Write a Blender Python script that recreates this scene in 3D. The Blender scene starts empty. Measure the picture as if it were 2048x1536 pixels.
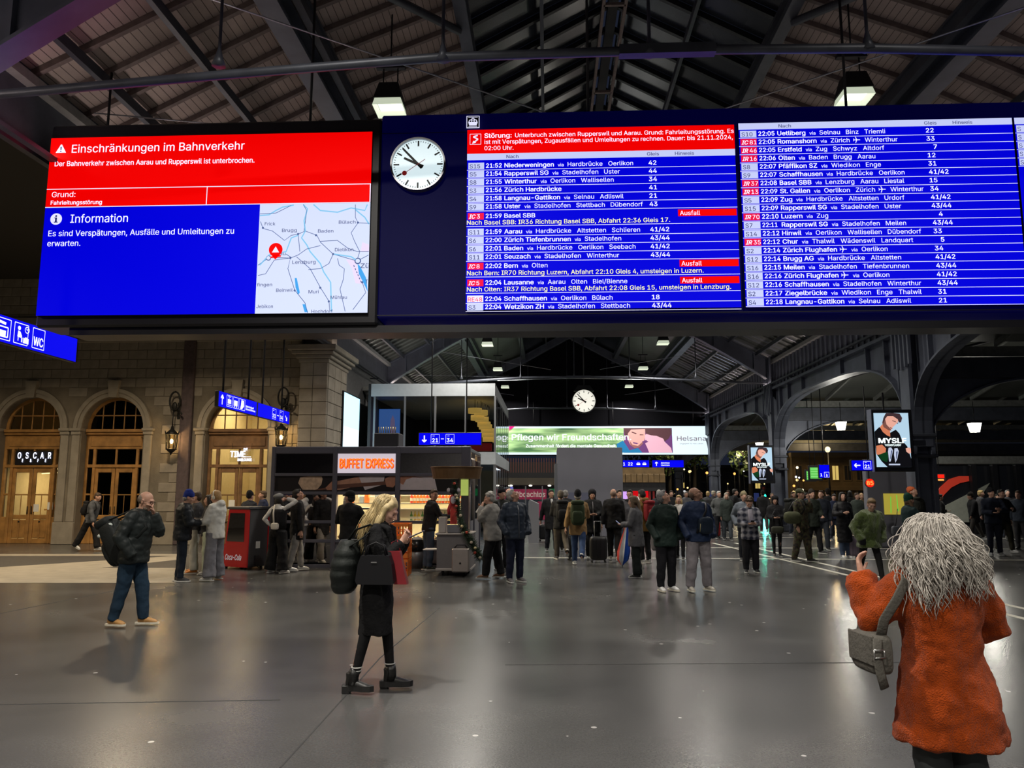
import bpy, math, random, os
from mathutils import Vector, Matrix
from mathutils.geometry import delaunay_2d_cdt
import numpy as np
random.seed(7)
PI = math.pi
scene = bpy.context.scene
COL = scene.collection
# ---------------------------------------------------------------- camera
CAM_H, FPX = 1.72, 1540.0
YAW, PITCH, ROLL = math.radians(2.65), math.radians(7.88), math.radians(0.06)
_f = Vector((-math.sin(YAW) * math.cos(PITCH), math.cos(YAW) * math.cos(PITCH), math.sin(PITCH)))
_r0 = Vector((math.cos(YAW), math.sin(YAW), 0)); _u0 = _r0.cross(_f)
_r = _r0 * math.cos(ROLL) + _u0 * math.sin(ROLL); _u = _u0 * math.cos(ROLL) - _r0 * math.sin(ROLL)
cam = bpy.data.cameras.new('camera'); cam.sensor_width = 36; cam.lens = FPX / 2048 * 36
cam.clip_start = 0.1; cam.clip_end = 400
camo = bpy.data.objects.new('camera', cam); COL.objects.link(camo)
camo.matrix_world = Matrix(((_r.x, _u.x, -_f.x, 0), (_r.y, _u.y, -_f.y, 0), (_r.z, _u.z, -_f.z, CAM_H), (0, 0, 0, 1)))
scene.camera = camo
# ---------------------------------------------------------------- world, exposure
w = bpy.data.worlds.new('night'); scene.world = w; w.use_nodes = True
w.node_tree.nodes['Background'].inputs[0].default_value = (0.010, 0.013, 0.024, 1)
w.node_tree.nodes['Background'].inputs[1].default_value = 1.0
vs = scene.view_settings
vs.view_transform = 'Standard'; vs.look = 'None'; vs.exposure = 0.0; vs.gamma = 1.0; vs.use_curve_mapping = False
ROOF_W = 175.0        # watts of each added strip that brightens the roof
LAMP_W = 270.0        # watts of each hall pendant
HALL_LAMP_COL = (1.0, 0.94, 0.84)

# ---------------------------------------------------------------- photograph -> place
def ray(px, py):
    return _r * ((px - 1024) / FPX) + _u * ((768 - py) / FPX) + _f
def atY(px, py, Y):
    d = ray(px, py); d = d * (Y / d.y); return Vector((d.x, Y, d.z + CAM_H))
def atX(px, py, X):
    d = ray(px, py); d = d * (X / d.x); return Vector((X, d.y, d.z + CAM_H))
def ground(px, py):
    d = ray(px, py); d = d * (-CAM_H / d.z); return Vector((d.x, d.y, 0))

# ---------------------------------------------------------------- materials
MATS = {}
def srgb(c):
    return tuple(((x / 255 + 0.055) / 1.055) ** 2.4 if x / 255 > 0.04045 else x / 255 / 12.92 for x in c)
def mat(name, col, rough=0.6, metal=0.0, var=0.0, scale=8.0, bump=0.0, bscale=40.0, spec=0.5, emit=None, estr=1.0, kind=None, sheen=0.0, sampling=None):
    """procedural material; col is linear rgb"""
    if name in MATS: return MATS[name]
    m = bpy.data.materials.new(name); m.use_nodes = True
    nt = m.node_tree; N = nt.nodes; L = nt.links; b = N['Principled BSDF']
    b.inputs['Base Color'].default_value = (*col, 1); b.inputs['Roughness'].default_value = rough
    b.inputs['Metallic'].default_value = metal; b.inputs['Specular IOR Level'].default_value = spec
    if sheen: b.inputs['Sheen Weight'].default_value = sheen
    tc = N.new('ShaderNodeTexCoord')
    if var > 0:
        n = N.new('ShaderNodeTexNoise'); n.inputs['Scale'].default_value = scale; n.inputs['Detail'].default_value = 5
        L.new(tc.outputs['Object'], n.inputs['Vector'])
        r = N.new('ShaderNodeValToRGB')
        r.color_ramp.elements[0].position = 0.3; r.color_ramp.elements[1].position = 0.7
        r.color_ramp.elements[0].color = (*[c * (1 - var) for c in col], 1)
        r.color_ramp.elements[1].color = (*[min(1, c * (1 + var)) for c in col], 1)
        L.new(n.outputs['Fac'], r.inputs['Fac']); L.new(r.outputs['Color'], b.inputs['Base Color'])
    if bump > 0:
        n2 = N.new('ShaderNodeTexNoise'); n2.inputs['Scale'].default_value = bscale; n2.inputs['Detail'].default_value = 4
        L.new(tc.outputs['Object'], n2.inputs['Vector'])
        bp = N.new('ShaderNodeBump'); bp.inputs['Strength'].default_value = bump; bp.inputs['Distance'].default_value = 0.02
        L.new(n2.outputs['Fac'], bp.inputs['Height']); L.new(bp.outputs['Normal'], b.inputs['Normal'])
    if emit is not None:
        b.inputs['Emission Color'].default_value = (*emit, 1); b.inputs['Emission Strength'].default_value = estr
    if kind == 'glass':
        tr = N.new('ShaderNodeBsdfTransparent'); tr.inputs[0].default_value = (*col, 1)
        gl = N.new('ShaderNodeBsdfGlossy'); gl.inputs['Roughness'].default_value = rough
        fr = N.new('ShaderNodeFresnel'); fr.inputs[0].default_value = 1.5
        mx = N.new('ShaderNodeMixShader'); L.new(fr.outputs[0], mx.inputs[0]); L.new(tr.outputs[0], mx.inputs[1]); L.new(gl.outputs[0], mx.inputs[2])
        L.new(mx.outputs[0], N['Material Output'].inputs[0])
    if sampling: m.cycles.emission_sampling = sampling
    MATS[name] = m
    return m
def led(name, rgb8, k=1.0, sampling='NONE'):
    c = srgb(rgb8)
    return mat(name, tuple(0.35 * x for x in c), 0.6, spec=0.1, emit=c, estr=k, sampling=sampling)

# ---------------------------------------------------------------- mesh collecting
class MB:
    def __init__(s): s.v = []; s.f = []; s.m = []; s.sm = []
    def add(s, vs, fs, mi=0, smooth=False):
        o = len(s.v); s.v += [tuple(p) for p in vs]
        for f in fs: s.f.append(tuple(i + o for i in f)); s.m.append(mi); s.sm.append(smooth)
        return s
    def box(s, x0, x1, y0, y1, z0, z1, mi=0):
        if x0 > x1: x0, x1 = x1, x0
        if y0 > y1: y0, y1 = y1, y0
        if z0 > z1: z0, z1 = z1, z0
        return s.add([(x0, y0, z0), (x1, y0, z0), (x1, y1, z0), (x0, y1, z0), (x0, y0, z1), (x1, y0, z1), (x1, y1, z1), (x0, y1, z1)],
                     [(3, 2, 1, 0), (4, 5, 6, 7), (0, 1, 5, 4), (1, 2, 6, 5), (2, 3, 7, 6), (3, 0, 4, 7)], mi)
    def bbox(s, x0, x1, y0, y1, z0, z1, b=0.02, mi=0):
        """box with bevelled edges (chamfer) """
        hx, hy, hz = (x1 - x0) / 2, (y1 - y0) / 2, (z1 - z0) / 2; cx, cy, cz = (x0 + x1) / 2, (y0 + y1) / 2, (z0 + z1) / 2
        b = min(b, hx * .9, hy * .9, hz * .9)
        vs = []; idx = {}
        for sx in (-1, 1):
            for sy in (-1, 1):
                for sz in (-1, 1):
                    for a in range(3):
                        h = [hx - b, hy - b, hz - b]; h[a] += b
                        idx[(sx, sy, sz, a)] = len(vs); vs.append((cx + sx * h[0], cy + sy * h[1], cz + sz * h[2]))
        fs = []
        S = (-1, 1)
        for sg in S:
            fs.append([idx[(sg, p, q, 0)] for p, q in ((-1, -1), (1, -1), (1, 1), (-1, 1))][::sg])
            fs.append([idx[(p, sg, q, 1)] for p, q in ((-1, -1), (1, -1), (1, 1), (-1, 1))][::-sg])
            fs.append([idx[(p, q, sg, 2)] for p, q in ((-1, -1), (1, -1), (1, 1), (-1, 1))][::sg])
        for sx in S:
            for sy in S: fs.append([idx[(sx, sy, -1, 0)], idx[(sx, sy, -1, 1)], idx[(sx, sy, 1, 1)], idx[(sx, sy, 1, 0)]][::-sx * sy])
            for sz in S: fs.append([idx[(sx, -1, sz, 0)], idx[(sx, -1, sz, 2)], idx[(sx, 1, sz, 2)], idx[(sx, 1, sz, 0)]][::sx * sz])
        for sy in S:
            for sz in S: fs.append([idx[(-1, sy, sz, 1)], idx[(-1, sy, sz, 2)], idx[(1, sy, sz, 2)], idx[(1, sy, sz, 1)]][::-sy * sz])
        for sx in S:
            for sy in S:
                for sz in S: fs.append([idx[(sx, sy, sz, a)] for a in (0, 1, 2)][::sx * sy * sz])
        return s.add(vs, fs, mi)
    def tube(s, pts, rad, n=8, mi=0, cap=True, smooth=True, flat=1.0, up=None):
        pts = [Vector(p) for p in pts]
        if not hasattr(rad, '__len__'): rad = [rad] * len(pts)
        vs = []; fs = []; pu = up
        for i, p in enumerate(pts):
            t = (pts[min(i + 1, len(pts) - 1)] - pts[max(i - 1, 0)])
            if t.length < 1e-9: t = Vector((0, 0, 1))
            t.normalize()
            if pu is None: pu = Vector((0, 0, 1)) if abs(t.z) < 0.9 else Vector((0, 1, 0))
            a = t.cross(pu)
            if a.length < 1e-5: a = t.orthogonal()
            a.normalize(); b = a.cross(t).normalized(); pu = b
            r = rad[i]; ra, rb = r if hasattr(r, '__len__') else (r, r * flat)
            for k in range(n):
                th = 2 * PI * k / n; vs.append(p + a * (ra * math.cos(th)) + b * (rb * math.sin(th)))
        for i in range(len(pts) - 1):
            for k in range(n):
                fs.append((i * n + k, i * n + (k + 1) % n, (i + 1) * n + (k + 1) % n, (i + 1) * n + k))
        if cap:
            fs.append(tuple(range(n))[::-1]); fs.append(tuple((len(pts) - 1) * n + k for k in range(n)))
        return s.add(vs, fs, mi, smooth)
    def loft(s, rings, mi=0, cap=True, smooth=True):
        n = len(rings[0]); vs = [p for r in rings for p in r]; fs = []
        for i in range(len(rings) - 1):
            for k in range(n): fs.append((i * n + k, i * n + (k + 1) % n, (i + 1) * n + (k + 1) % n, (i + 1) * n + k))
        if cap: fs.append(tuple(range(n))[::-1]); fs.append(tuple((len(rings) - 1) * n + k for k in range(n)))
        return s.add(vs, fs, mi, smooth)
    def ell(s, c, r, mi=0, nu=14, nv=9, rot=None, smooth=True):
        vs = [(0, 0, -1)]; fs = []
        for j in range(1, nv):
            ph = -PI / 2 + PI * j / nv
            for k in range(nu): th = 2 * PI * k / nu; vs.append((math.cos(ph) * math.cos(th), math.cos(ph) * math.sin(th), math.sin(ph)))
        vs.append((0, 0, 1)); T = len(vs) - 1
        for k in range(nu):
            fs.append((0, 1 + (k + 1) % nu, 1 + k)); b = 1 + (nv - 2) * nu; fs.append((b + k, b + (k + 1) % nu, T))
        for j in range(nv - 2):
            for k in range(nu): fs.append((1 + j * nu + k, 1 + j * nu + (k + 1) % nu, 1 + (j + 1) * nu + (k + 1) % nu, 1 + (j + 1) * nu + k))
        out = []
        for p in vs:
            q = Vector((p[0] * r[0], p[1] * r[1], p[2] * r[2]))
            if rot is not None: q = rot @ q
            out.append(q + Vector(c))
        return s.add(out, fs, mi, smooth)
    def disc(s, c, r, axis='y', n=24, mi=0, r0=0.0, sx=1.0):
        """flat disc or ring facing -y (axis y) or +z"""
        vs = []; fs = []
        def P(a, q): return (c[0] + q * sx * math.cos(a), c[1], c[2] + q * math.sin(a)) if axis == 'y' else (c[0] + q * math.cos(a), c[1] + q * math.sin(a), c[2])
        if r0 <= 0:
            vs = [P(2 * PI * k / n, r) for k in range(n)]; fs = [tuple(range(n)) if axis == 'y' else tuple(range(n))]
        else:
            for k in range(n): vs += [P(2 * PI * k / n, r0), P(2 * PI * k / n, r)]
            fs = [(2 * k, 2 * k + 1, (2 * k + 3) % (2 * n), (2 * k + 2) % (2 * n)) for k in range(n)]
        return s.add(vs, fs, mi)
    def prism(s, poly, a0, a1, plane='xz', mi=0):
        """extrude a 2-d polygon: plane xz (along y), yz (along x), xy (along z)"""
        n = len(poly)
        def P(u, v, a): return {'xz': (u, a, v), 'yz': (a, u, v), 'xy': (u, v, a)}[plane]
        vs = [P(u, v, a0) for u, v in poly] + [P(u, v, a1) for u, v in poly]
        fs = [tuple(range(n)), tuple(range(n, 2 * n))[::-1]] + [(i, i + n, (i + 1) % n + n, (i + 1) % n) for i in range(n)]
        return s.add(vs, fs, mi)
    def xform(s, M): s.v = [tuple(M @ Vector(p)) for p in s.v]; return s
    def build(s, name, mats, parent=None, fix=False):
        me = bpy.data.meshes.new(name); me.from_pydata(s.v, [], s.f)
        if not isinstance(mats, (list, tuple)): mats = [mats]
        for m in mats: me.materials.append(m)
        me.polygons.foreach_set('material_index', s.m); me.polygons.foreach_set('use_smooth', s.sm)
        me.update()
        if fix:
            import bmesh
            bm = bmesh.new(); bm.from_mesh(me); bmesh.ops.recalc_face_normals(bm, faces=bm.faces); bm.to_mesh(me); bm.free()
        o = bpy.data.objects.new(name, me); COL.objects.link(o)
        if parent is not None: o.parent = parent
        return o
def thing(name, label, cat, loc=(0, 0, 0), rz=0, group=None, kind=None):
    o = bpy.data.objects.new(name, None); COL.objects.link(o); o.empty_display_size = 0.1
    o.location = loc; o.rotation_euler = (0, 0, rz)
    return tag(o, label, cat, group, kind)
def tag(o, label=None, cat=None, group=None, kind=None):
    if label: o['label'] = label
    if cat: o['category'] = cat
    if group: o['group'] = group
    if kind: o['kind'] = kind
    return o
def copy_tree(o, parent=None):
    c = o.copy(); COL.objects.link(c)
    if parent is not None: c.parent = parent
    for ch in list(o.children): copy_tree(ch, c)
    return c
# ---------------------------------------------------------------- lettering
_fp = bpy.utils.system_resource('DATAFILES', path='fonts')
FONT = None
try: FONT = bpy.data.fonts.load(os.path.join(_fp, 'Inter.woff2'))
except Exception: FONT = None
_tc = bpy.data.curves.new('lettering', 'FONT'); _to = bpy.data.objects.new('lettering', _tc); COL.objects.link(_to)
if FONT: _tc.font = FONT
_tcache = {}
def glyphs(t, bold=0.0, shear=0.0, res=2):
    """outline of a string, filled by the non-zero rule (the face has overlapping contours)"""
    k = (t, shear, res)
    if k not in _tcache:
        _tc.body = t; _tc.shear = shear; _tc.resolution_u = res; _tc.size = 1.0; _tc.fill_mode = 'NONE'
        me = _to.to_mesh()
        P = [Vector((v.co.x, v.co.y)) for v in me.vertices]; E = [tuple(e.vertices) for e in me.edges]
        _to.to_mesh_clear()
        vs, fs = [], []
        if E:
            nxt = {}
            for a, b in E: nxt.setdefault(a, []).append(b); nxt.setdefault(b, []).append(a)
            seen = set(); seg = []
            for s0 in nxt:
                if s0 in seen: continue
                loop = [s0]; seen.add(s0); cur = s0; up = True
                while True:
                    n_ = [q for q in nxt[cur] if q not in seen]
                    # follow the stored direction of the contour
                    if not n_: break
                    q = cur + 1 if cur + 1 in n_ else n_[0]; loop.append(q); seen.add(q); cur = q
                seg += list(zip(loop, loop[1:] + loop[:1]))
            ov, oe, of, _, _, _ = delaunay_2d_cdt(P, seg, [], 0, 1e-6)
            A = np.array([(P[a].x, P[a].y, P[b].x, P[b].y) for a, b in seg])
            T = np.array([[(ov[i].x, ov[i].y) for i in f] for f in of]); C = T.mean(1)
            y = C[:, 1][:, None]; x = C[:, 0][:, None]
            up_ = (A[:, 1] <= y) & (A[:, 3] > y); dn = (A[:, 1] > y) & (A[:, 3] <= y)
            cr = (A[:, 2] - A[:, 0]) * (y - A[:, 1]) - (x - A[:, 0]) * (A[:, 3] - A[:, 1])
            wn = (up_ & (cr > 0)).sum(1) - (dn & (cr < 0)).sum(1)
            vs = [(v.x, v.y) for v in ov]; fs = [tuple(f) for f, w_ in zip(of, wn) if w_ != 0]
        _tcache[k] = (vs, fs, min([a for a, b in vs] or [0]), max([a for a, b in vs] or [0]))
    return _tcache[k]
CAP = max(v for u, v in glyphs('H')[0])   # cap height of the face at size 1
def text(mb, t, x, z, cap, P, width=None, bold=0.0, shear=0.0, mi=0, align='l', xs=1.0, res=2):
    """write t at (x,z); cap = capital height in metres; P maps (u,v) to 3-d. returns end x"""
    vs, fs, a, b = glyphs(t, 0.0, shear, res)
    s = cap / CAP; sx = s * xs
    if width is not None and b > a: sx = width / (b - a)
    W = (b - a) * sx
    off = {'l': 0, 'c': -W / 2, 'r': -W}[align]
    d = max(bold, 0) * .62      # heavier weights are struck two to four times, slightly shifted
    for du, dv in ([(0, 0)] if d < .002 else [(-d, 0), (d, 0)] if d < .012 else [(-d, 0), (0, 0), (d, 0), (0, d * .5), (0, -d * .5)]):
        mb.add([P(x + off + (u - a + du) * sx, z + (v + dv) * s) for u, v in vs], fs, mi)
    return x + off + W
def onY(Y): return lambda u, v: (u, Y, v)
# ================================================================ the hall
XC, XL, XR = 1.38, -7.27, 10.03
PROF = [(0, 11.72), (2.82, 10.19), (5.37, 9.18), (8.65, 7.54)]   # half width, height: ridge, skylight edge, girder, eave
def roof_z(x):
    a = abs(x - XC)
    for (a0, z0), (a1, z1) in zip(PROF, PROF[1:]):
        if a <= a1: return z0 + (z1 - z0) * (a - a0) / (a1 - a0)
    return PROF[-1][1]
M_steel = mat('dark_painted_steel', (0.060, 0.066, 0.085), 0.45, 0.3, var=0.25, scale=3, bump=0.05)
M_steel2 = mat('blue_grey_painted_steel', (0.105, 0.117, 0.155), 0.42, 0.3, var=0.2, scale=2)
M_black = mat('black_metal', (0.012, 0.012, 0.015), 0.5, 0.2)
M_beam = mat('pale_grey_steel_beam', (0.22, 0.22, 0.215), 0.5, 0.1, var=0.15)
# --- floor
def floor_mat():
    m = bpy.data.materials.new('dark_mastic_asphalt'); m.use_nodes = True; MATS['floor'] = m
    nt = m.node_tree; N = nt.nodes; L = nt.links; b = N['Principled BSDF']
    tc = N.new('ShaderNodeTexCoord')
    n1 = N.new('ShaderNodeTexNoise'); n1.inputs['Scale'].default_value = 0.6; n1.inputs['Detail'].default_value = 8
    n2 = N.new('ShaderNodeTexNoise'); n2.inputs['Scale'].default_value = 60; n2.inputs['Detail'].default_value = 3
    vo = N.new('ShaderNodeTexVoronoi'); vo.inputs['Scale'].default_value = 2.6; vo.inputs['Randomness'].default_value = 1
    for n in (n1, n2, vo): L.new(tc.outputs['Object'], n.inputs['Vector'])
    r = N.new('ShaderNodeValToRGB'); r.color_ramp.elements[0].color = (0.057, 0.057, 0.056, 1); r.color_ramp.elements[1].color = (0.104, 0.103, 0.10, 1)
    r.color_ramp.elements[0].position = .3; r.color_ramp.elements[1].position = .75
    L.new(n1.outputs['Fac'], r.inputs['Fac'])
    mx = N.new('ShaderNodeMixRGB'); mx.blend_type = 'OVERLAY'; mx.inputs['Fac'].default_value = .35
    L.new(r.outputs['Color'], mx.inputs['Color1']); L.new(n2.outputs['Fac'], mx.inputs['Color2'])
    # trodden-in chewing gum: small pale spots, some cells only
    lt = N.new('ShaderNodeMath'); lt.operation = 'LESS_THAN'; lt.inputs[1].default_value = 0.058
    L.new(vo.outputs['Distance'], lt.inputs[0])
    sp = N.new('ShaderNodeSeparateColor'); L.new(vo.outputs['Color'], sp.inputs[0])
    gt = N.new('ShaderNodeMath'); gt.operation = 'GREATER_THAN'; gt.inputs[1].default_value = 0.3; L.new(sp.outputs[0], gt.inputs[0])
    mu = N.new('ShaderNodeMath'); mu.operation = 'MULTIPLY'; L.new(lt.outputs[0], mu.inputs[0]); L.new(gt.outputs[0], mu.inputs[1])
    m2 = N.new('ShaderNodeMixRGB'); m2.inputs['Color2'].default_value = (0.45, 0.44, 0.42, 1)
    L.new(mu.outputs[0], m2.inputs['Fac']); L.new(mx.outputs['Color'], m2.inputs['Color1']); L.new(m2.outputs['Color'], b.inputs['Base Color'])
    rr = N.new('ShaderNodeMapRange'); rr.inputs['To Min'].default_value = 0.19; rr.inputs['To Max'].default_value = 0.32
    L.new(n1.outputs['Fac'], rr.inputs['Value']); L.new(rr.outputs['Result'], b.inputs['Roughness'])
    bp = N.new('ShaderNodeBump'); bp.inputs['Strength'].default_value = 0.06; bp.inputs['Distance'].default_value = 0.01
    L.new(n2.outputs['Fac'], bp.inputs['Height']); L.new(bp.outputs['Normal'], b.inputs['Normal'])
    b.inputs['Specular IOR Level'].default_value = 0.5
    return m
fl = MB().box(-30, 45, -14, 120, -0.2, 0).build('floor', floor_mat()); tag(fl, kind='structure')
M_strip = mat('white_guide_marking', (0.55, 0.53, 0.46), 0.6, var=0.2, scale=5)
M_pale = mat('pale_stone_paving', (0.30, 0.27, 0.22), 0.5, var=0.15, scale=3)
M_joint = mat('floor_joint_filler', (0.028, 0.028, 0.028), 0.7)
def strip(pts, wd, m=M_strip, name='guide_line', h=0.004):
    a, b = Vector(pts[0]), Vector(pts[1]); t = (b - a).normalized(); n = Vector((-t.y, t.x, 0)) * wd / 2
    mb = MB(); q = [a - n, b - n, b + n, a + n]
    mb.prism([(p.x, p.y) for p in q], 0.0, h, 'xy'); mb.build(name, m, fl, fix=True)
def gl(p, q, wd, **k): strip([ground(*p), ground(*q)], wd, **k)
# the guide lines running across and the double line running diagonally
for (p, q) in (((2048, 1188.5), (1420, 1086)), ((2048, 1172), (1470, 1086)), ):
    pass
gl((1425, 1086), (1760, 1166), 0.11); gl((1760, 1166), (2300, 1300), 0.11)
gl((1470, 1086), (1775, 1158), 0.11); gl((1775, 1158), (2300, 1272), 0.11)
strip([(-3.0, 20.35, 0), (24, 20.35, 0)], 0.12); strip([(3.6, 24.2, 0), (26, 24.2, 0)], 0.12)
strip([(3.6, 29.5, 0), (26, 29.5, 0)], 0.12); strip([(3.6, 38, 0), (26, 38, 0)], 0.12)
strip([(8.9, 13.85, 0), (26, 13.85, 0)], 0.10); strip([(8.9, 13.45, 0), (26, 13.45, 0)], 0.10)
# pale paving band at the left with its dark pointed inlay
mb = MB(); q = [ground(-200, 1166), ground(352, 1166), ground(372, 1140), ground(372, 1108), ground(-200, 1108)]
mb.prism([(p.x, p.y) for p in q], 0, 0.003, 'xy'); mb.build('pale_paving', M_pale, fl, fix=True)
M_dk = mat('dark_stone_inlay', (0.055, 0.052, 0.05), 0.5, var=0.2)
mb = MB(); q = [ground(-200, 1112), ground(352, 1112), ground(-40, 1137), ground(-200, 1137)]
mb.prism([(p.x, p.y) for p in q], 0, 0.005, 'xy'); mb.build('dark_inlay', M_dk, fl, fix=True)
mb = MB(); q = [ground(205, 1136), ground(372, 1118), ground(372, 1136)]
mb.prism([(p.x, p.y) for p in q], 0, 0.005, 'xy'); mb.build('dark_inlay', M_dk, fl, fix=True)
for p, q in (((-100, 1247), (250, 1177)), ((560, 1536), (760, 1316)), ((760, 1316), (880, 1215)), ((-50, 1410), (560, 1400)), ((1010, 1330), (1800, 1325))):
    gl(p, q, 0.012, m=M_joint, name='floor_joint', h=0.002)

# --- roof
def wood_mat():
    m = mat('grey_brown_roof_boarding', (0.40, 0.325, 0.295), 0.75, var=0.2, scale=1.2)
    nt = m.node_tree; N = nt.nodes; L = nt.links; b = N['Principled BSDF']
    tc = N.new('ShaderNodeTexCoord'); sx = N.new('ShaderNodeSeparateXYZ'); L.new(tc.outputs['Object'], sx.inputs[0])
    mm = N.new('ShaderNodeMath'); mm.operation = 'MULTIPLY'; mm.inputs[1].default_value = 1 / 0.11; L.new(sx.outputs[0], mm.inputs[0])
    fr = N.new('ShaderNodeMath'); fr.operation = 'FRACT'; L.new(mm.outputs[0], fr.inputs[0])
    lt = N.new('ShaderNodeMath'); lt.operation = 'LESS_THAN'; lt.inputs[1].default_value = 0.10; L.new(fr.outputs[0], lt.inputs[0])
    src = b.inputs['Base Color'].links[0].from_socket
    mx = N.new('ShaderNodeMixRGB'); mx.inputs['Color2'].default_value = (0.10, 0.08, 0.07, 1)
    L.new(lt.outputs[0], mx.inputs['Fac']); L.new(src, mx.inputs['Color1']); L.new(mx.outputs[0], b.inputs['Base Color'])
    return m
M_wood = wood_mat()
M_sky = mat('dark_skylight_glass', (0.020, 0.024, 0.032), 0.22, spec=0.6, var=0.5, scale=0.6)
M_raft = mat('brown_rafter_paint', (0.17, 0.13, 0.12), 0.6, var=0.2)
M_corr = mat('corrugated_roof_sheet', (0.16, 0.17, 0.16), 0.4, 0.5, var=0.25, scale=0.5)
M_edge = mat('bare_metal_glazing_bar', (0.50, 0.52, 0.58), 0.28, 0.8)
ceil = thing('ceiling', None, None, (0, 0, 0), kind='structure')
Y0, Y1 = -13.0, 51.0
def slope(sx, i, off=0.0):
    (a0, z0), (a1, z1) = PROF[i], PROF[i + 1]
    return (XC + sx * a0, z0 + off), (XC + sx * a1, z1 + off)
for sx in (-1, 1):
    for i in (1, 2):
        (xa, za), (xb, zb) = slope(sx, i)
        cuts = [Y0, 21.3, Y1]
        for k in range(2):
            mb = MB(); mb.prism([(xa, za), (xb, zb), (xb, zb + .12), (xa, za + .12)], cuts[k], cuts[k + 1], 'xz')
            mb.build('roof_boarding' if k == 0 else 'roof_sheet', M_wood if k == 0 else M_corr, ceil, fix=True)
# rafters: nearer bays one by one, down both outer slopes of the far hall too
def rafter(sx, i, y, wd, dp, m, name='rafter'):
    (xa, za), (xb, zb) = slope(sx, i)
    mb = MB(); mb.prism([(xa, za - .001), (xb, zb - .001), (xb, zb - dp), (xa, za - dp)], y, y + wd, 'xz'); return mb.build(name, m, ceil, fix=True)
y = 4.2
while y < 20.8:
    for sx in (-1, 1):
        for i in (1, 2): rafter(sx, i, y, 0.075, 0.10, M_raft)
    y += 0.62
y = 21.8; k = 0
while y < 50:
    rafter(1, 2, y, 0.06, 0.07, M_edge if (k % 9) in (0, 1, 3, 4, 6) else M_corr, 'glazing_bar')
    rafter(-1, 2, y, 0.07, 0.09, M_corr, 'sheet_rib'); y += 0.58; k += 1
# skylight: a pane between every two bars, dark night outside
y = 2.8
while y < 20.6:
    for sx in (-1, 1):
        (xa, za), (xb, zb) = slope(sx, 0)
        for t0, t1 in ((0.06, 0.5), (0.5, 0.985)):
            pa = (xa + (xb - xa) * t0, za + (zb - za) * t0); pb = (xa + (xb - xa) * t1, za + (zb - za) * t1)
            mb = MB(); mb.prism([pa, pb, (pb[0], pb[1] + .03), (pa[0], pa[1] + .03)], y + .05, y + .80, 'xz'); mb.build('glass_pane', M_sky, ceil, fix=True)
        mb = MB(); mb.prism([(xa, za), (xb, zb), (xb, zb - .13), (xa, za - .13)], y - .045, y + .045, 'xz'); mb.build('skylight_bar', M_black, ceil, fix=True)
    y += 0.85
for sx in (-1, 1):
    (xa, za), (xb, zb) = slope(sx, 0)
    for a, b in ((Y0, 2.75), (20.7, Y1)):
        mb = MB(); mb.prism([(xa, za), (xb, zb), (xb, zb + .05), (xa, za + .05)], a, b, 'xz'); mb.build('skylight_sheet', M_sky, ceil, fix=True)
# girders, purlins and the ridge, all running down the hall
def long_beam(x, z, wd, dp, m=M_steel, name='purlin', y0=Y0, y1=Y1):
    return MB().box(x - wd / 2, x + wd / 2, y0, y1, z - dp, z).build(name, m, ceil)
def ibeam(x, z, wd, dp, name='girder', m=M_steel):
    mb = MB(); mb.box(x - wd / 2, x + wd / 2, Y0, Y1, z - .05, z); mb.box(x - wd / 2, x + wd / 2, Y0, Y1, z - dp, z - dp + .05); mb.box(x - .02, x + .02, Y0, Y1, z - dp + .05, z - .05)
    return mb.build(name, m, ceil)
for sx in (-1, 1):
    ibeam(XC + sx * 5.37, 9.06, 0.34, 0.42, m=M_steel2); ibeam(XC + sx * 5.02, 9.12, 0.12, 0.3)
    ibeam(XC + sx * 2.82, 10.12, 0.22, 0.34)
    long_beam(XC + sx * 1.45, 10.80, 0.07, 0.16)
    long_beam(XC + sx * 6.71, roof_z(XC + sx * 6.71) - .10, 0.09, 0.16); long_beam(XC + sx * 7.90, roof_z(XC + sx * 7.9) - .10, 0.09, 0.16)
    mb = MB(); mb.box(XC + sx * 8.45, XC + sx * 8.75, Y0, Y1, 7.28, 7.42); mb.build('eave_beam', M_beam, ceil)
    mb = MB(); mb.box(XC + sx * 8.62, XC + sx * 8.80, Y0, Y1, 7.42, 7.72); mb.build('eave_gutter', M_steel, ceil)
# ridge ladder walkway
for sx in (-1, 1): long_beam(XC + sx * .22, 11.40, .06, .12, M_raft, 'ridge_rail')
y = 4.0
while y < 50: MB().box(XC - .22, XC + .22, y, y + .06, 11.28, 11.34).build('ridge_rung', M_raft, ceil); y += 1.7
MB().box(XC - .1, XC + .1, Y0, Y1, 11.5, 11.7).build('ridge_beam', M_black, ceil)
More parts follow.
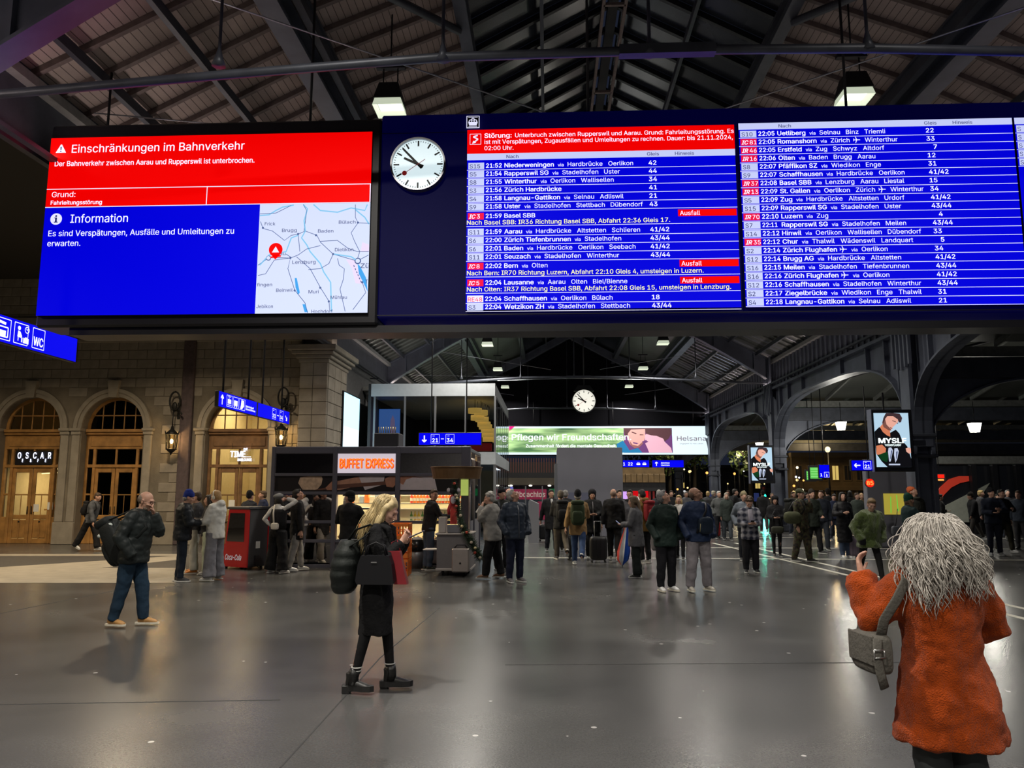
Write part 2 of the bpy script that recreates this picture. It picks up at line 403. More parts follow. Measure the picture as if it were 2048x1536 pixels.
# transverse frames with curved haunches, tie and hangers
def frame(Y, tie=True):
    outer = []; inner = []
    for k in range(41):
        a = -8.65 + 17.3 * k / 40; x = XC + a; zr = roof_z(x) - .14
        d = 0.42 + 0.55 * (abs(a) / 8.65) ** 3
        outer.append((x, zr)); inner.append((x, zr - d))
    poly = outer + inner[::-1]
    mb = MB(); mb.prism(poly, Y - .03, Y + .03, 'xz')
    for i in range(40):
        (x0, z0), (x1, z1) = inner[i], inner[i + 1]
        mb.prism([(x0, z0), (x1, z1), (x1, z1 - .06), (x0, z0 - .06)], Y - .17, Y + .17, 'xz')
        (x0, z0), (x1, z1) = outer[i], outer[i + 1]
        mb.prism([(x0, z0), (x1, z1), (x1, z1 - .06), (x0, z0 - .06)], Y - .17, Y + .17, 'xz')
    for k in range(2, 40, 4):
        (x0, z0), (x1, z1) = outer[k], inner[k]; mb.box(x0 - .03, x0 + .03, Y - .12, Y + .12, z1, z0)
    mb.build('roof_frame', M_steel2, ceil, fix=True)
    if tie:
        tp = [(-7.2, 6.36), (-3.87, 6.58), (-1.2, 6.74), (1.4, 6.76), (3.67, 6.72), (10.0, 6.40)]
        MB().tube([(x, Y, z) for x, z in tp], .055, 10).build('tie_bar', M_steel, ceil)
        MB().box(.85, 1.95, Y - .06, Y + .06, 6.695, 6.815).build('tie_splice_plate', M_steel, ceil)
        for x in (-3.87, -1.2, 1.2, 3.67, 6.6):
            zt = roof_z(x) - .1; z0 = 6.7
            MB().tube([(x, Y, zt), (x, Y, z0 + .22), (x, Y, z0 + .1), (x, Y, z0)], [.02, .02, .05, .085], 8).build('hanger_rod', M_steel, ceil)
        for s in (-1, 1):
            MB().tube([(XC + s * 6.4, Y + .1, 8.0), (XC + s * 1.2, Y + 3.2, 7.6)], .012, 5).build('tie_wire', M_edge, ceil)
            MB().tube([(XC + s * 8, Y + 2, 7.2), (XC - s * 4, Y + 5.5, 7.4)], .010, 5).build('tie_wire', M_edge, ceil)
            MB().tube([(XC + s * 5.2, Y + .2, 8.75), (XC + s * 2.9, Y + 4.2, 9.75)], .07, 6).build('wind_brace', M_steel, ceil)
for Y in (8.35, 21.3, 34.2, 47.2): frame(Y)
# pendant floodlights in two rows
M_lamp = mat('lamp_lens', (1, 1, 1), 0.4, emit=srgb((232, 240, 215)), estr=1.6, sampling='NONE')
M_refl = mat('lamp_reflector', (0.55, 0.55, 0.5), 0.25, 0.9)
lampdata = bpy.data.lights.new('pendant_light', 'AREA'); lampdata.energy = LAMP_W; lampdata.shape = 'DISK'; lampdata.size = 0.36; lampdata.color = HALL_LAMP_COL; lampdata.spread = math.radians(150)
lampside = lampdata.copy(); lampside.energy = LAMP_W * 1.15; lampside.color = (1, .80, .54)
lampdim = lampdata.copy(); lampdim.energy = LAMP_W * .45; lampnear = lampdata.copy(); lampnear.energy = LAMP_W * 1.75; lampfar = lampdata.copy(); lampfar.energy = LAMP_W * .8
def pendant():
    t = thing('pendant_lamp', None, 'lamp', group='pendant floodlights along the roof')
    mb = MB(); a, b, h = .20, .235, .30
    top = [(-a * .8, -a * .8, h), (a * .8, -a * .8, h), (a * .8, a * .8, h), (-a * .8, a * .8, h)]; bot = [(-b, -b, 0), (b, -b, 0), (b, b, 0), (-b, b, 0)]
    mb.loft([bot, top], cap=False, smooth=False); mb.add(top, [(0, 1, 2, 3)]); mb.build('housing', M_black, t)
    c, d = .245, .215
    mb = MB(); b2 = [(-c, -c, -.13), (c, -c, -.13), (c, c, -.13), (-c, c, -.13)]; b1 = [(-d, -d, 0.0), (d, -d, 0), (d, d, 0), (-d, d, 0)]
    mb.loft([b2, b1], cap=False, smooth=False); mb.build('diffuser_skirt', mat('lit_lamp_skirt', (.6, .6, .55), .4, emit=srgb((205, 215, 190)), estr=.8, sampling='NONE'), t)
    MB().box(-.2, .2, -.2, .2, -.02, .0).build('lens', M_lamp, t)
    MB().box(-.24, .24, -.05, .05, .62, .68).build('bracket', M_black, t)
    MB().tube([(-.12, 0, .3), (-.12, 0, .65)], .012, 5).tube([(.12, 0, .3), (.12, 0, .65)], .012, 5).tube([(0, 0, .65), (0, 0, 1.75)], .015, 5).build('suspension', M_black, t)
    return t
pl0 = pendant(); first = True; n_p = 0
rows = [-9, -2, 5, 12, 19, 26, 33, 40, 47]
for Y in rows:
    for s in (-1, 1):
        o = pl0 if first else copy_tree(pl0); first = False
        o.location = (1.2 + s * 3.8, Y, 8.12)
        side = 'left' if s < 0 else 'right'
        if Y == 12: o['label'] = 'square pendant floodlight hanging just above the %s of the departure board' % ('information half' if s < 0 else 'departure lists')
        elif Y < 12: o['label'] = 'square pendant floodlight overhead, outside the picture'
        else: o['label'] = 'small square pendant floodlight under the far roof, %s row, %s beyond the departure board' % (side, ('first', 'second', 'third', 'fourth', 'fifth')[(Y - 12) // 7 - 1])
        L = bpy.data.objects.new('pendant_light', lampdim if Y == 12 else (lampnear if s < 0 else lampfar) if Y < 12 else lampdata); COL.objects.link(L); L.location = (o.location.x, Y, 7.97)

for k, (x, y_) in enumerate(((-12.5, 6.0), (-13.0, 13.5), (-10.6, 19.5), (-16.5, 18.5))):
    o = copy_tree(pl0); o.location = (x, y_, 7.0); o['label'] = 'square pendant floodlight over the side hall, hidden behind the departure board'
    L = bpy.data.objects.new('pendant_light', lampside); COL.objects.link(L); L.location = (x, y_, 6.85)
# added strips below the eaves, invented to brighten the roof boarding from underneath
for sx in (-1, 1):
    tr = thing('added_roof_strip', 'long strip light added to brighten the roof, under the eave of the %s roof slope' % ('left' if sx < 0 else 'right'), 'lamp', (XC + sx * 8.30, 19.0, 6.35))
    MB().box(-.05, .05, -32, 32, -.06, 0).build('trough', M_steel, tr)
    for k in range(11): MB().box(*sorted((0, sx * .4)), -30 + 6 * k, -29.95 + 6 * k, -.10, -.06).build('bracket', M_steel, tr)
    Ld = bpy.data.lights.new('added_roof_glow', 'AREA'); Ld.shape = 'RECTANGLE'; Ld.size = .08; Ld.size_y = 62; Ld.energy = ROOF_W * (1.2 if sx < 0 else .7); Ld.color = (1, .83, .76); Lo = bpy.data.objects.new('added_roof_glow', Ld); COL.objects.link(Lo)
    Lo.location = (XC + sx * 8.30, 19.0, 6.38); Lo.rotation_euler = (math.radians(180), math.radians(sx * -30), 0)
# --- left: stone end wall with three arched doorways, then the side wall of the far hall
WY = 24.4
M_stone = mat('warm_grey_sandstone', (0.17, 0.145, 0.11), 0.85, var=0.22, scale=2.2, bump=0.25, bscale=30)
M_stone2 = mat('sandstone_block', (0.26, 0.228, 0.185), 0.85, var=0.25, scale=1.7, bump=0.25, bscale=25)
M_trimst = mat('dressed_sandstone', (0.27, 0.24, 0.195), 0.8, var=0.15, scale=3, bump=0.15)
wl = thing('wall_back', None, None, kind='structure')
ARCH = [(-16.90, 1.03, 3.72), (-14.13, 1.03, 3.72), (-10.02, 1.03, 3.72)]
def arch_wall():
    mb = MB(); yf, yb = WY, WY + .55; zt = 9.0; x = -26.0
    for cx, hw, sp in ARCH:
        mb.box(x, cx - hw, yf, yb, 0, zt)
        n = 20; pts = [(cx - hw * math.cos(PI * k / n), sp + hw * math.sin(PI * k / n)) for k in range(n + 1)]
        for (xa, za), (xb, zb) in zip(pts, pts[1:]): mb.prism([(xa, za), (xb, zb), (xb, zt), (xa, zt)], yf, yb, 'xz')
        x = cx + hw
    mb.box(x, -7.0, yf, yb, 0, zt)
    return mb.build('wall_core', M_stone, wl, fix=True)
arch_wall()
# ashlar blocks
bw, bh = 0.64, 0.31
def clear(x0, x1, z0, z1):
    for cx, hw, sp in ARCH:
        R = hw + .30
        if z0 < sp and x1 > cx - hw - .30 and x0 < cx + hw + .30: return False
        if z1 > sp:
            dx = max(x0 - cx, cx - x1, 0); dz = max(z0 - sp, sp - z1, 0)
            if math.hypot(dx, dz) < R: return False
    return True
bmesh_cache = {}
r = 0; z = 0.72
while z < 8.6:
    x = -20.5 - (bw / 2 if r % 2 else 0)
    while x < -7.9:
        x1 = min(x + bw, -7.85)
        if x1 - x > .25 and clear(x, x1, z, z + bh) and not (-11.05 < x1 and x < -10.85 + .0 and False):
            key = round(x1 - x, 2)
            if key not in bmesh_cache:
                o = MB().bbox(.008, key - .008, -.018, .05, .008, bh - .008, .012).build('stone_block', M_stone2, wl); bmesh_cache[key] = o.data
            else:
                o = bpy.data.objects.new('stone_block', bmesh_cache[key]); COL.objects.link(o); o.parent = wl
            o.location = (x, WY - random.uniform(0, .012), z)
        x += bw
    z += bh; r += 1
# plinth, archivolts, imposts, string course, pilaster strips
for xa, xb in ((-20.5, -17.94), (-15.86, -15.17), (-13.09, -11.06), (-8.98, -7.0)):
    MB().bbox(xa, xb, WY - .10, WY + .02, 0, .70, .02).build('plinth', M_trimst, wl)
for cx, hw, sp in ARCH:
    for r0, r1, pr in ((1.0, 1.13, .06), (1.13, 1.25, .10)):
        mb = MB(); n = 24
        for k in range(n):
            a0, a1 = PI * k / n, PI * (k + 1) / n
            mb.prism([(cx - r * math.cos(a), sp + r * math.sin(a)) for r, a in ((hw * r0, a0), (hw * r1, a0), (hw * r1, a1), (hw * r0, a1))], WY - pr, WY + .02, 'xz')
        mb.build('archivolt', M_trimst, wl, fix=True)
    mb = MB(); mb.prism([(cx - .13, sp + 1.0), (cx + .13, sp + 1.0), (cx + .19, sp + 1.55), (cx - .19, sp + 1.55)], WY - .17, WY + .02, 'xz'); mb.build('keystone', M_trimst, wl, fix=True)
    for s in (-1, 1):
        x0, x1 = (cx - hw - .36, cx - hw + .02) if s < 0 else (cx + hw - .02, cx + hw + .36)
        mb = MB(); mb.bbox(x0, x1, WY - .13, WY + .3, sp - .10, sp, .02); mb.bbox(x0 + .03, x1 - .03, WY - .09, WY + .3, sp - .22, sp - .10, .02); mb.build('impost', M_trimst, wl)
        MB().bbox(x0 + .06, x1 - .06, WY - .06, WY + .02, .7, sp - .22, .02).build('pier_strip', M_trimst, wl)
MB().bbox(-20.5, -7.9, WY - .12, WY + .02, 7.15, 7.42, .03).build('string_course', M_trimst, wl)
MB().bbox(-20.5, -7.9, WY - .07, WY + .02, 6.55, 6.68, .02).build('string_course', M_trimst, wl)
M_pip = mat('dark_reddish_downpipe', (0.055, 0.036, 0.038), 0.6, var=.2)
MB().bbox(-11.86, -11.48, WY - .16, WY + .02, 0, 8.6, .03).build('pilaster_edge', mat('shadow_toned_stone', (.085, .062, .066), .85, var=.2), wl)  # vertical shadow strip: its shade is put into the stone colour
MB().tube([(-7.93, WY - .06, 0), (-7.93, WY - .06, 8.6)], .05, 8).build('downpipe', M_pip, wl)
MB().tube([(-15.52, WY - .06, 5.9), (-15.52, WY - .06, 8.6)], .03, 8).build('downpipe', M_pip, wl)
# corner pier with cornice
wp = thing('wall_pier', None, None, kind='structure')
MB().box(-7.85, -6.98, 23.9, 26.2, 0, 5.75).build('pier_core', M_stone, wp)
z = .72
while z < 5.6:
    MB().bbox(-7.86, -7.44, 23.87, 23.95, z + .006, z + .41, .012).build('stone_block', M_stone2, wp); MB().bbox(-7.43, -6.97, 23.87, 23.95, z + .006, z + .41, .012).build('stone_block', M_stone2, wp)
    for y in (23.96, 24.7, 25.45): MB().bbox(-7.05, -6.95, y, y + .72, z + .006, z + .41, .012).build('stone_block', M_stone2, wp)
    z += .42
for k, (e, z0, z1) in enumerate(((.06, 5.75, 5.88), (.14, 5.88, 6.0), (.24, 6.0, 6.12), (.34, 6.12, 6.30))):
    MB().bbox(-7.85 - e, -6.98 + e, 23.9 - e, 26.2 + e, z0, z1, .02).build('cornice', M_trimst, wp)
MB().bbox(-7.95, -6.9, 23.8, 26.3, 0, .7, .03).build('plinth', M_trimst, wp)
M_plas = mat('grey_rendered_wall', (0.13, 0.13, 0.135), 0.8, var=.15)
ws = MB().box(XL - .5, XL, 26.2, 51, 0, 7.5).build('wall_left', M_plas); tag(ws, kind='structure')
ww = MB().box(-26.2, -26, -14, 25, 0, 9).build('wall_far_left', M_plas); tag(ww, kind='structure')
cl2 = MB().box(-26, XL - .1, -14, WY, 8.75, 8.95).build('ceiling_side_hall', mat('dark_side_ceiling', (.035, .033, .03), .8)); tag(cl2, kind='structure')
wb = MB().box(-26, 45, -14.2, -14, 0, 12).build('wall_behind', M_plas); tag(wb, kind='structure')
for sx, x in ((-1, XL), (1, XR)):
    MB().box(x - .05, x + .05, -14, 51, 6.17 if sx > 0 else 6.4, 7.6).build('clerestory_cladding', M_steel, ceil)
# --- right: steel arcade
wr = thing('wall_right', None, None, kind='structure')
COLY = [8.35, 21.3, 34.2, 47.2, 60.0]
def column(Y):
    mb = MB()
    for xo in (-.24, .24):
        mb.box(XR + xo - .05, XR + xo + .05, Y - .26, Y + .26, 0, 6.2)
    mb.box(XR - .2, XR + .2, Y - .04, Y + .04, 0, 6.2)
    mb.build('column', M_steel2, wr)
    MB().bbox(XR - .42, XR + .42, Y - .42, Y + .42, 0, .28, .04).build('column_base', M_steel, wr)
    for z in (2.6, 3.15): MB().bbox(XR - .34, XR + .34, Y - .31, Y + .31, z, z + .09, .02).build('column_band', M_steel, wr)
    for k in range(5):
        MB().box(XR - .36, XR - .28, Y - .5 + .23 * k, Y - .42 + .23 * k, 5.0 + .05 * abs(k - 2), 7.5).build('cladding_rib', M_steel2, wr)
for Y in COLY: column(Y)
def arcade(Ya, Yb, ztop=5.55, zs=2.9):
    n = 28; cy = (Ya + Yb) / 2; hw = (Yb - Ya) / 2 - .27; inner = []
    for k in range(n + 1):
        a = PI * k / n; c = -math.cos(a); s = math.sin(a)
        inner.append((cy + hw * math.copysign(abs(c) ** .62, c), zs + (ztop - zs) * (s ** .62)))
    mb = MB()
    for (y0, z0), (y1, z1) in zip(inner, inner[1:]):
        if abs(y1 - y0) > 1e-4: mb.prism([(y0, z0), (y1, z1), (y1, 6.17), (y0, 6.17)], XR - .03, XR + .03, 'yz')
        d = Vector((y1 - y0, z1 - z0)).normalized() * .0
        mb.prism([(y0, z0), (y1, z1), (y1, z1 + .06), (y0, z0 + .06)], XR - .24, XR + .24, 'yz')
    for k in range(4, n - 3, 3):
        y0, z0 = inner[k]; mb.box(XR - .16, XR + .16, y0 - .03, y0 + .03, z0, 6.17)
    mb.box(XR - .26, XR + .26, Ya, Yb, 6.10, 6.2)
    mb.build('arch', M_steel2, wr, fix=True)
for a, b in zip(COLY, COLY[1:]): arcade(a, b)
arcade(-4.6, 8.35)
# ribs of the cladding above the arcade
y = 10.0
while y < 47:
    MB().box(XR - .10, XR - .04, y, y + .14, 6.22, 7.45).build('cladding_rib', M_steel2, wr); y += .46
# --- side aisle to the right: columns, transverse beams, sloping roof lights
M_side = mat('grey_roof_panel', (0.10, 0.105, 0.095), 0.35, 0.35, var=.3, scale=.4)
sa = thing('ceiling_aisle', None, None, kind='structure')
M_dirty = mat('dull_aisle_beam', (0.17, 0.175, 0.165), .55, .2, var=.2)
for Y in (21.3, 34.2, 47.2, 60.0):
    MB().box(XR + .3, 40, Y - .12, Y + .12, 5.35, 5.62).build('aisle_beam', M_dirty, sa)
    MB().box(XR + .3, 40, Y - .25, Y + .1, 4.75, 5.30).build('aisle_girder', M_steel, sa)
    mb = MB(); n = 12
    pts = [(XR + .25 + 3.2 * (1 - math.cos(PI / 2 * k / n)), 3.0 + 1.75 * math.sin(PI / 2 * k / n)) for k in range(n + 1)]
    for (x0, z0), (x1, z1) in zip(pts, pts[1:]): mb.prism([(x0, z0), (x1, z1), (x1, 4.76), (x0, 4.76)], Y - .05, Y + .05, 'xz')
    for (x0, z0), (x1, z1) in zip(pts, pts[1:]): mb.prism([(x0, z0), (x1, z1), (x1, z1 + .06), (x0, z0 + .06)], Y - .18, Y + .18, 'xz')
    mb.build('aisle_bracket', M_steel2, sa, fix=True)
for Ya, Yb in zip((8.4, 21.4, 34.3, 47.3), (21.2, 34.1, 47.1, 59.9)):
    x = XR + .1
    while x < 38:
        mb = MB(); mb.prism([(Ya, 8.4), (Yb, 5.75), (Yb, 5.85), (Ya, 8.5)], x + .03, x + 2.0, 'yz'); mb.build('roof_panel', M_side, sa, fix=True)
        mb = MB(); mb.prism([(Ya, 8.42), (Yb, 5.76), (Yb, 5.62), (Ya, 8.28)], x - .04, x + .04, 'yz'); mb.build('panel_rib', M_dirty, sa, fix=True)
        x += 2.06
    MB().tube([(XR + .4, Yb - 1.5, 5.9), (XR + 9, Ya + 1.0, 7.6)], .06, 6).build('brace', M_black, sa)
lampaisle = bpy.data.lights.new('aisle_light', 'POINT'); lampaisle.energy = 170; lampaisle.shadow_soft_size = .3; lampaisle.color = (1, .96, .85)
def aisle_lamp(px, py, Y, label):
    p = atY(px, py, Y); t = thing('hanging_lantern', label, 'lamp', p, group='white aisle lanterns')
    mb = MB(); mb.loft([[(s * math.cos(a), s * math.sin(a), zz) for a in [PI / 4 + PI / 2 * k for k in range(4)]] for s, zz in ((.16, -.2), (.24, .12))], smooth=False); mb.build('shade', mat('lit_white_lantern', (.9, .9, .85), .4, emit=srgb((250, 250, 240)), estr=1.6, sampling='NONE'), t)
    MB().tube([(0, 0, .12), (0, 0, .2)], [.25, .05], 4, smooth=False).build('cap', M_black, t); MB().tube([(0, 0, .2), (0, 0, .9)], .012, 5).build('rod', M_black, t)
    L = bpy.data.objects.new('aisle_light', lampaisle); COL.objects.link(L); L.location = p + Vector((0, 0, -.3))
aisle_lamp(1682, 850, 31, 'bright white lantern hanging in the aisle left of the large portrait advert')
aisle_lamp(1949, 853, 28, 'white lantern hanging in the aisle above the red arc')
aisle_lamp(1519, 890, 40, 'small white lantern above the smaller portrait advert')
# ================================================================ departure board
BY = 10.0
def B(px, py): p = atY(px, py, BY); return p.x, p.z
LBLUE = led('led_blue', (0, 0, 212), 1.0, 'AUTO'); LRED = led('led_red', (238, 0, 0), 1.0, 'AUTO'); LWHITE = led('led_white', (228, 228, 255), 1.0)
LPALE = led('led_pale_blue', (196, 204, 246), 1.0); LYEL = led('led_yellow', (240, 236, 170), 1.0); LMAP = led('led_map', (204, 214, 243), 1.0, 'AUTO')
LINK = led('led_ink', (22, 24, 96), 1.0); LPINK = led('led_red_badge', (232, 20, 66), 1.0); LNAVY = mat('glowing_navy_panel', (0.002, 0.002, 0.035), 0.65, spec=0.15, emit=(0.0, 0.0, 0.018), estr=1.0, sampling='NONE')  # the navy casing is no lamp; a faint blue glow is added to it
LRIV = led('map_river', (128, 190, 228)); LRAIL = led('map_railway', (74, 92, 140)); LLAKE = led('map_lake', (66, 156, 226)); LTOWN = led('map_town_tint', (222, 208, 238))
M_case = mat('black_board_casing', (0.010, 0.010, 0.014), 0.42, 0.2)
bd = thing('departure_board', 'huge hanging electronic departure board with red and blue information screen, clock and train lists', 'departure board', (0, BY, 3.9))
def BP(): return bd
def bbuild(mb, name, m, parent=bd):
    off = Vector((0, BY, 3.9)); mb.v = [tuple(Vector(p) - off) for p in mb.v]; return mb.build(name, m, parent)
xl, zb = B(64, 656); xm = B(757, 450)[0]; zt = B(400, 241)[1]; xe = 9.35
mb = MB(); mb.bbox(xl, xm, BY + .05, BY + .62, zb + .02, zt, .03); mb.box(xl + .45, xe, BY + .12, BY + .55, zb - .08, zb + .02); bbuild(mb, 'casing', M_case)
mb = MB(); mb.bbox(xm, xe, BY + .05, BY + .62, zb + .10, 6.915, .02); bbuild(mb, 'navy_casing', LNAVY)
mb = MB(); mb.box(xm, xe, BY + .045, BY + .05, B(900, 627)[1] - .012, B(900, 627)[1]); mb.box(xm, xe, BY + .045, BY + .05, B(850, 263)[1], B(850, 263)[1] + .008); bbuild(mb, 'panel_joint', M_case)
for x in (-6.4, -3.4, .6, 4.2, 7.8):
    mb = MB(); mb.tube([(x, BY + .35, zt - .1), (x, BY + .35, roof_z(x) - .15)], .02, 6); bbuild(mb, 'suspension_cable', M_black)
PY = onY(BY); PY2 = onY(BY - .004); PY3 = onY(BY - .008); PY4 = onY(BY - .012)
def rect(mb, x0, x1, z0, z1, P, mi=0): mb.add([P(x0, z0), P(x1, z0), P(x1, z1), P(x0, z1)], [(0, 1, 2, 3)], mi)
def poly(mb, pts, P, mi=0): 
    a = sum(pts[i][0] * pts[(i + 1) % len(pts)][1] - pts[(i + 1) % len(pts)][0] * pts[i][1] for i in range(len(pts)))
    if a < 0: pts = pts[::-1]
    mb.add([P(u, v) for u, v in pts], [tuple(range(len(pts)))], mi)
def pline(mb, pts, wd, P, mi=0):
    """flat polyline of even width"""
    n = len(pts); L = []; R = []
    for i in range(n):
        a = Vector(pts[max(i - 1, 0)]); b = Vector(pts[min(i + 1, n - 1)]); t = (b - a)
        if t.length < 1e-9: t = Vector((1, 0))
        t.normalize(); nn = Vector((-t.y, t.x)) * wd / 2; p = Vector(pts[i]); L.append(p + nn); R.append(p - nn)
    mb.add([P(p.x, p.y) for p in R] + [P(p.x, p.y) for p in L], [(i, i + 1, n + i + 1, n + i) for i in range(n - 1)], mi)
def circ(mb, x, z, r, P, mi=0, n=20): mb.add([P(x + r * math.cos(2 * PI * k / n), z + r * math.sin(2 * PI * k / n)) for k in range(n)], [tuple(range(n))], mi)
# --- left: information screen
X0, X1 = -6.985, -2.404; Z1, Z0 = 6.648, 4.082
zr = B(400, 409.5)[1]; zg = B(400, 374)[1]; xmap = B(516, 500)[0]; xg = B(414, 392)[0]
scr = MB(); scr.box(X0, X1, BY, BY + .06, Z0, Z1); scr = bbuild(scr, 'information_screen', M_case)
mb = MB(); rect(mb, X0, X1, zr, Z1, PY2); bbuild(mb, 'red_field', LRED, bd)
mb = MB(); rect(mb, X0, xmap, Z0, zr - .012, PY2); bbuild(mb, 'blue_field', LBLUE, bd)
mb = MB(); rect(mb, X0, X1, zr - .012, zr, PY3); rect(mb, X0, X1, zg - .006, zg + .006, PY3); rect(mb, xg - .006, xg + .006, zr, zg, PY3); rect(mb, X1 - .014, X1, zr, zg, PY3)
bbuild(mb, 'divider_lines', LWHITE)
def btext(name, items, mats=(LWHITE,), shape=None):
    mb = MB()
    for it in items:
        t, pa, pb, cap = it[:4]; kw = it[4] if len(it) > 4 else {}
        xa, za = B(*pa); xb, _ = B(*pb); text(mb, t, xa, za, cap, PY3, width=xb - xa, **kw)
    if shape: shape(mb)
    return tag(bbuild(mb, name, list(mats)), kind='stuff')
def tri(mb):
    c = B(123, 299); s = .075
    poly(mb, [(c[0] - s, c[1] - .052), (c[0] + s, c[1] - .052), (c[0] + .008, c[1] + .07), (c[0] - .008, c[1] + .07)], PY3, 0)
    rect(mb, c[0] - .008, c[0] + .008, c[1] - .012, c[1] + .035, PY4, 1); circ(mb, c[0], c[1] - .032, .010, PY4, 1, 8)
btext('headline', [('Einschränkungen im Bahnverkehr', (144, 306), (489, 301), .118, dict(bold=.012))], (LWHITE, LINK), tri)
btext('notice_text', [('Der Bahnverkehr zwischen Aarau und Rupperswil ist unterbrochen.', (110, 333), (509, 327), .073, dict(bold=.02))])
btext('reason_text', [('Grund:', (104, 395), (151, 395), .078, dict(bold=.01)), ('Fahrleitungsstörung', (102, 410), (204, 409), .058, dict(bold=.03))])
def info(mb):
    c = B(113, 438.5); circ(mb, c[0], c[1], .083, PY3, 0, 28); rect(mb, c[0] - .012, c[0] + .014, c[1] - .045, c[1] + .018, PY4, 1); rect(mb, c[0] - .026, c[0] + .028, c[1] - .052, c[1] - .040, PY4, 1); rect(mb, c[0] - .026, c[0] + .01, c[1] + .010, c[1] + .020, PY4, 1); circ(mb, c[0], c[1] + .042, .014, PY4, 1, 10)
btext('information_headline', [('Information', (141, 446), (256, 444), .118, dict(bold=.008))], (LWHITE, LINK), info)
btext('information_text', [('Es sind Verspätungen, Ausfälle und Umleitungen zu', (97, 473), (468, 470), .082, dict(bold=.012)), ('erwarten.', (95, 493), (161, 492), .082, dict(bold=.012))])
# map
mp = MB(); rect(mp, xmap, X1, Z0, zr - .012, PY2)
mp = bbuild(mp, 'network_map', LMAP)
def C3(cx, cy): return B(60 + cx * .3418, 230 + cy * .3418)
def inmap(p): return (min(max(p[0], xmap + .004), X1 - .004), min(max(p[1], Z0 + .004), zr - .016))
def mline(pts, wd, m, name, P=PY3):
    mb = MB(); pline(mb, [inmap(C3(*p)) for p in pts], wd, P); o = bbuild(mb, name, m, bd); return o
mb = MB()
for pl in ([(1340, 590), (1400, 585), (1440, 560), (1480, 540), (1545, 528)], [(1660, 525), (1700, 560), (1800, 570), (1880, 545), (1960, 560), (1975, 525)], [(1600, 525), (1625, 550), (1605, 620), (1612, 680), (1590, 720), (1620, 760), (1640, 800), (1700, 870), (1720, 920), (1760, 980), (1765, 1150)], [(1345, 880), (1400, 820), (1500, 800), (1530, 720), (1570, 705)], [(1780, 815), (1880, 830), (1910, 850)], [(1905, 555), (1960, 600), (1985, 640)]):
    pline(mb, [inmap(C3(*p)) for p in pl], .018, PY3)
tag(bbuild(mb, 'map_rivers', LRIV), kind='stuff')
mb = MB()
for pl in ([(1350, 625), (1365, 665), (1420, 680), (1490, 735), (1530, 705), (1570, 698), (1612, 680), (1680, 705), (1700, 745), (1775, 815), (1915, 855)], [(1335, 880), (1400, 835), (1525, 838), (1570, 820), (1620, 785), (1700, 765)], [(1335, 940), (1380, 930), (1430, 850), (1525, 838), (1510, 900), (1550, 1025), (1610, 1100), (1625, 1160)], [(1570, 698), (1580, 800)], [(1560, 830), (1640, 900), (1700, 1010), (1750, 1090), (1755, 1145)], [(1700, 740), (1800, 735), (1860, 780), (1915, 800), (1985, 800)], [(1775, 815), (1750, 870), (1700, 900), (1630, 905)], [(1905, 525), (1905, 600), (1920, 632), (1880, 690), (1900, 740), (1930, 800), (1915, 850)], [(1920, 632), (1988, 635)], [(1800, 840), (1810, 880), (1840, 900), (1835, 960), (1815, 1020), (1845, 1150)], [(1945, 980), (1965, 1040), (1890, 1140)], [(1600, 525), (1620, 560), (1605, 680)], [(1915, 855), (1985, 820)], [(1500, 815), (1530, 835)], [(1345, 580), (1440, 575), (1530, 530)]):
    pline(mb, [inmap(C3(*p)) for p in pl], .008, PY3)
for k in range(6): pline(mb, [inmap(C3(1895 + 8 * k, 880 + 18 * k)), inmap(C3(1899 + 8 * k, 890 + 18 * k))], .012, PY3)
for c in ((1365, 662), (1570, 698), (1675, 705), (1920, 631), (1775, 815), (1525, 838), (1550, 1028), (1700, 1012), (1750, 1092), (1945, 980)):
    circ(mb, *C3(*c), .015, PY4, 0, 10)
tag(bbuild(mb, 'map_railways', LRAIL), kind='stuff')
mb = MB()
for pl in ([(1550, 955), (1562, 955), (1580, 1040), (1570, 1052), (1555, 1010)], [(1595, 1108), (1612, 1108), (1628, 1155), (1608, 1155)], [(1918, 872), (1932, 885), (1968, 955), (1980, 1035), (1965, 1010), (1925, 930)]):
    poly(mb, [inmap(C3(*p)) for p in pl], PY3)
tag(bbuild(mb, 'map_lakes', LLAKE), kind='stuff')
mb = MB()
for pl in ([(1850, 845), (1900, 850), (1920, 900), (1945, 990), (1905, 985), (1885, 900)], [(1945, 745), (1985, 760), (1985, 800), (1935, 800)]): poly(mb, [inmap(C3(*p)) for p in pl], onY(BY - .006))
tag(bbuild(mb, 'map_town_tint', LTOWN), kind='stuff')
mb = MB()
for t, x, y, x2 in (('Frick', 1375, 648, 1437), ('Brugg', 1476, 686, 1562), ('Baden', 1686, 690, 1776), ('Bülach', 1808, 638, 1906), ('Dietikon', 1785, 799, 1893), ('Lenzburg', 1536, 872, 1672), ('fingen', 1330, 1004, 1418), ('Beinwil', 1442, 1036, 1538), ('Muri', 1631, 1045, 1690), ('Mühlau', 1760, 1078, 1855), ('Jebikon', 1326, 1131, 1423), ('Hochdorf', 1648, 1160, 1772), ('Aarau', 1408, 822, 1497)):
    a = C3(x, y); b = C3(x2, y); text(mb, t, a[0], a[1], .046, PY4, width=b[0] - a[0], bold=.006)
for t, x, y, x2, c in (('Zü', 1936, 896, 1984, .062), ('T', 1962, 988, 1978, .055)):
    a = C3(x, y); b = C3(x2, y); text(mb, t, a[0], a[1], c, PY4, width=b[0] - a[0], bold=.015)
for v in range(len(mb.v)): mb.v[v] = (min(mb.v[v][0], X1 - .003), mb.v[v][1], max(mb.v[v][2], Z0 + .003))
tag(bbuild(mb, 'map_place_names', led('map_lettering', (70, 78, 120))), kind='stuff')
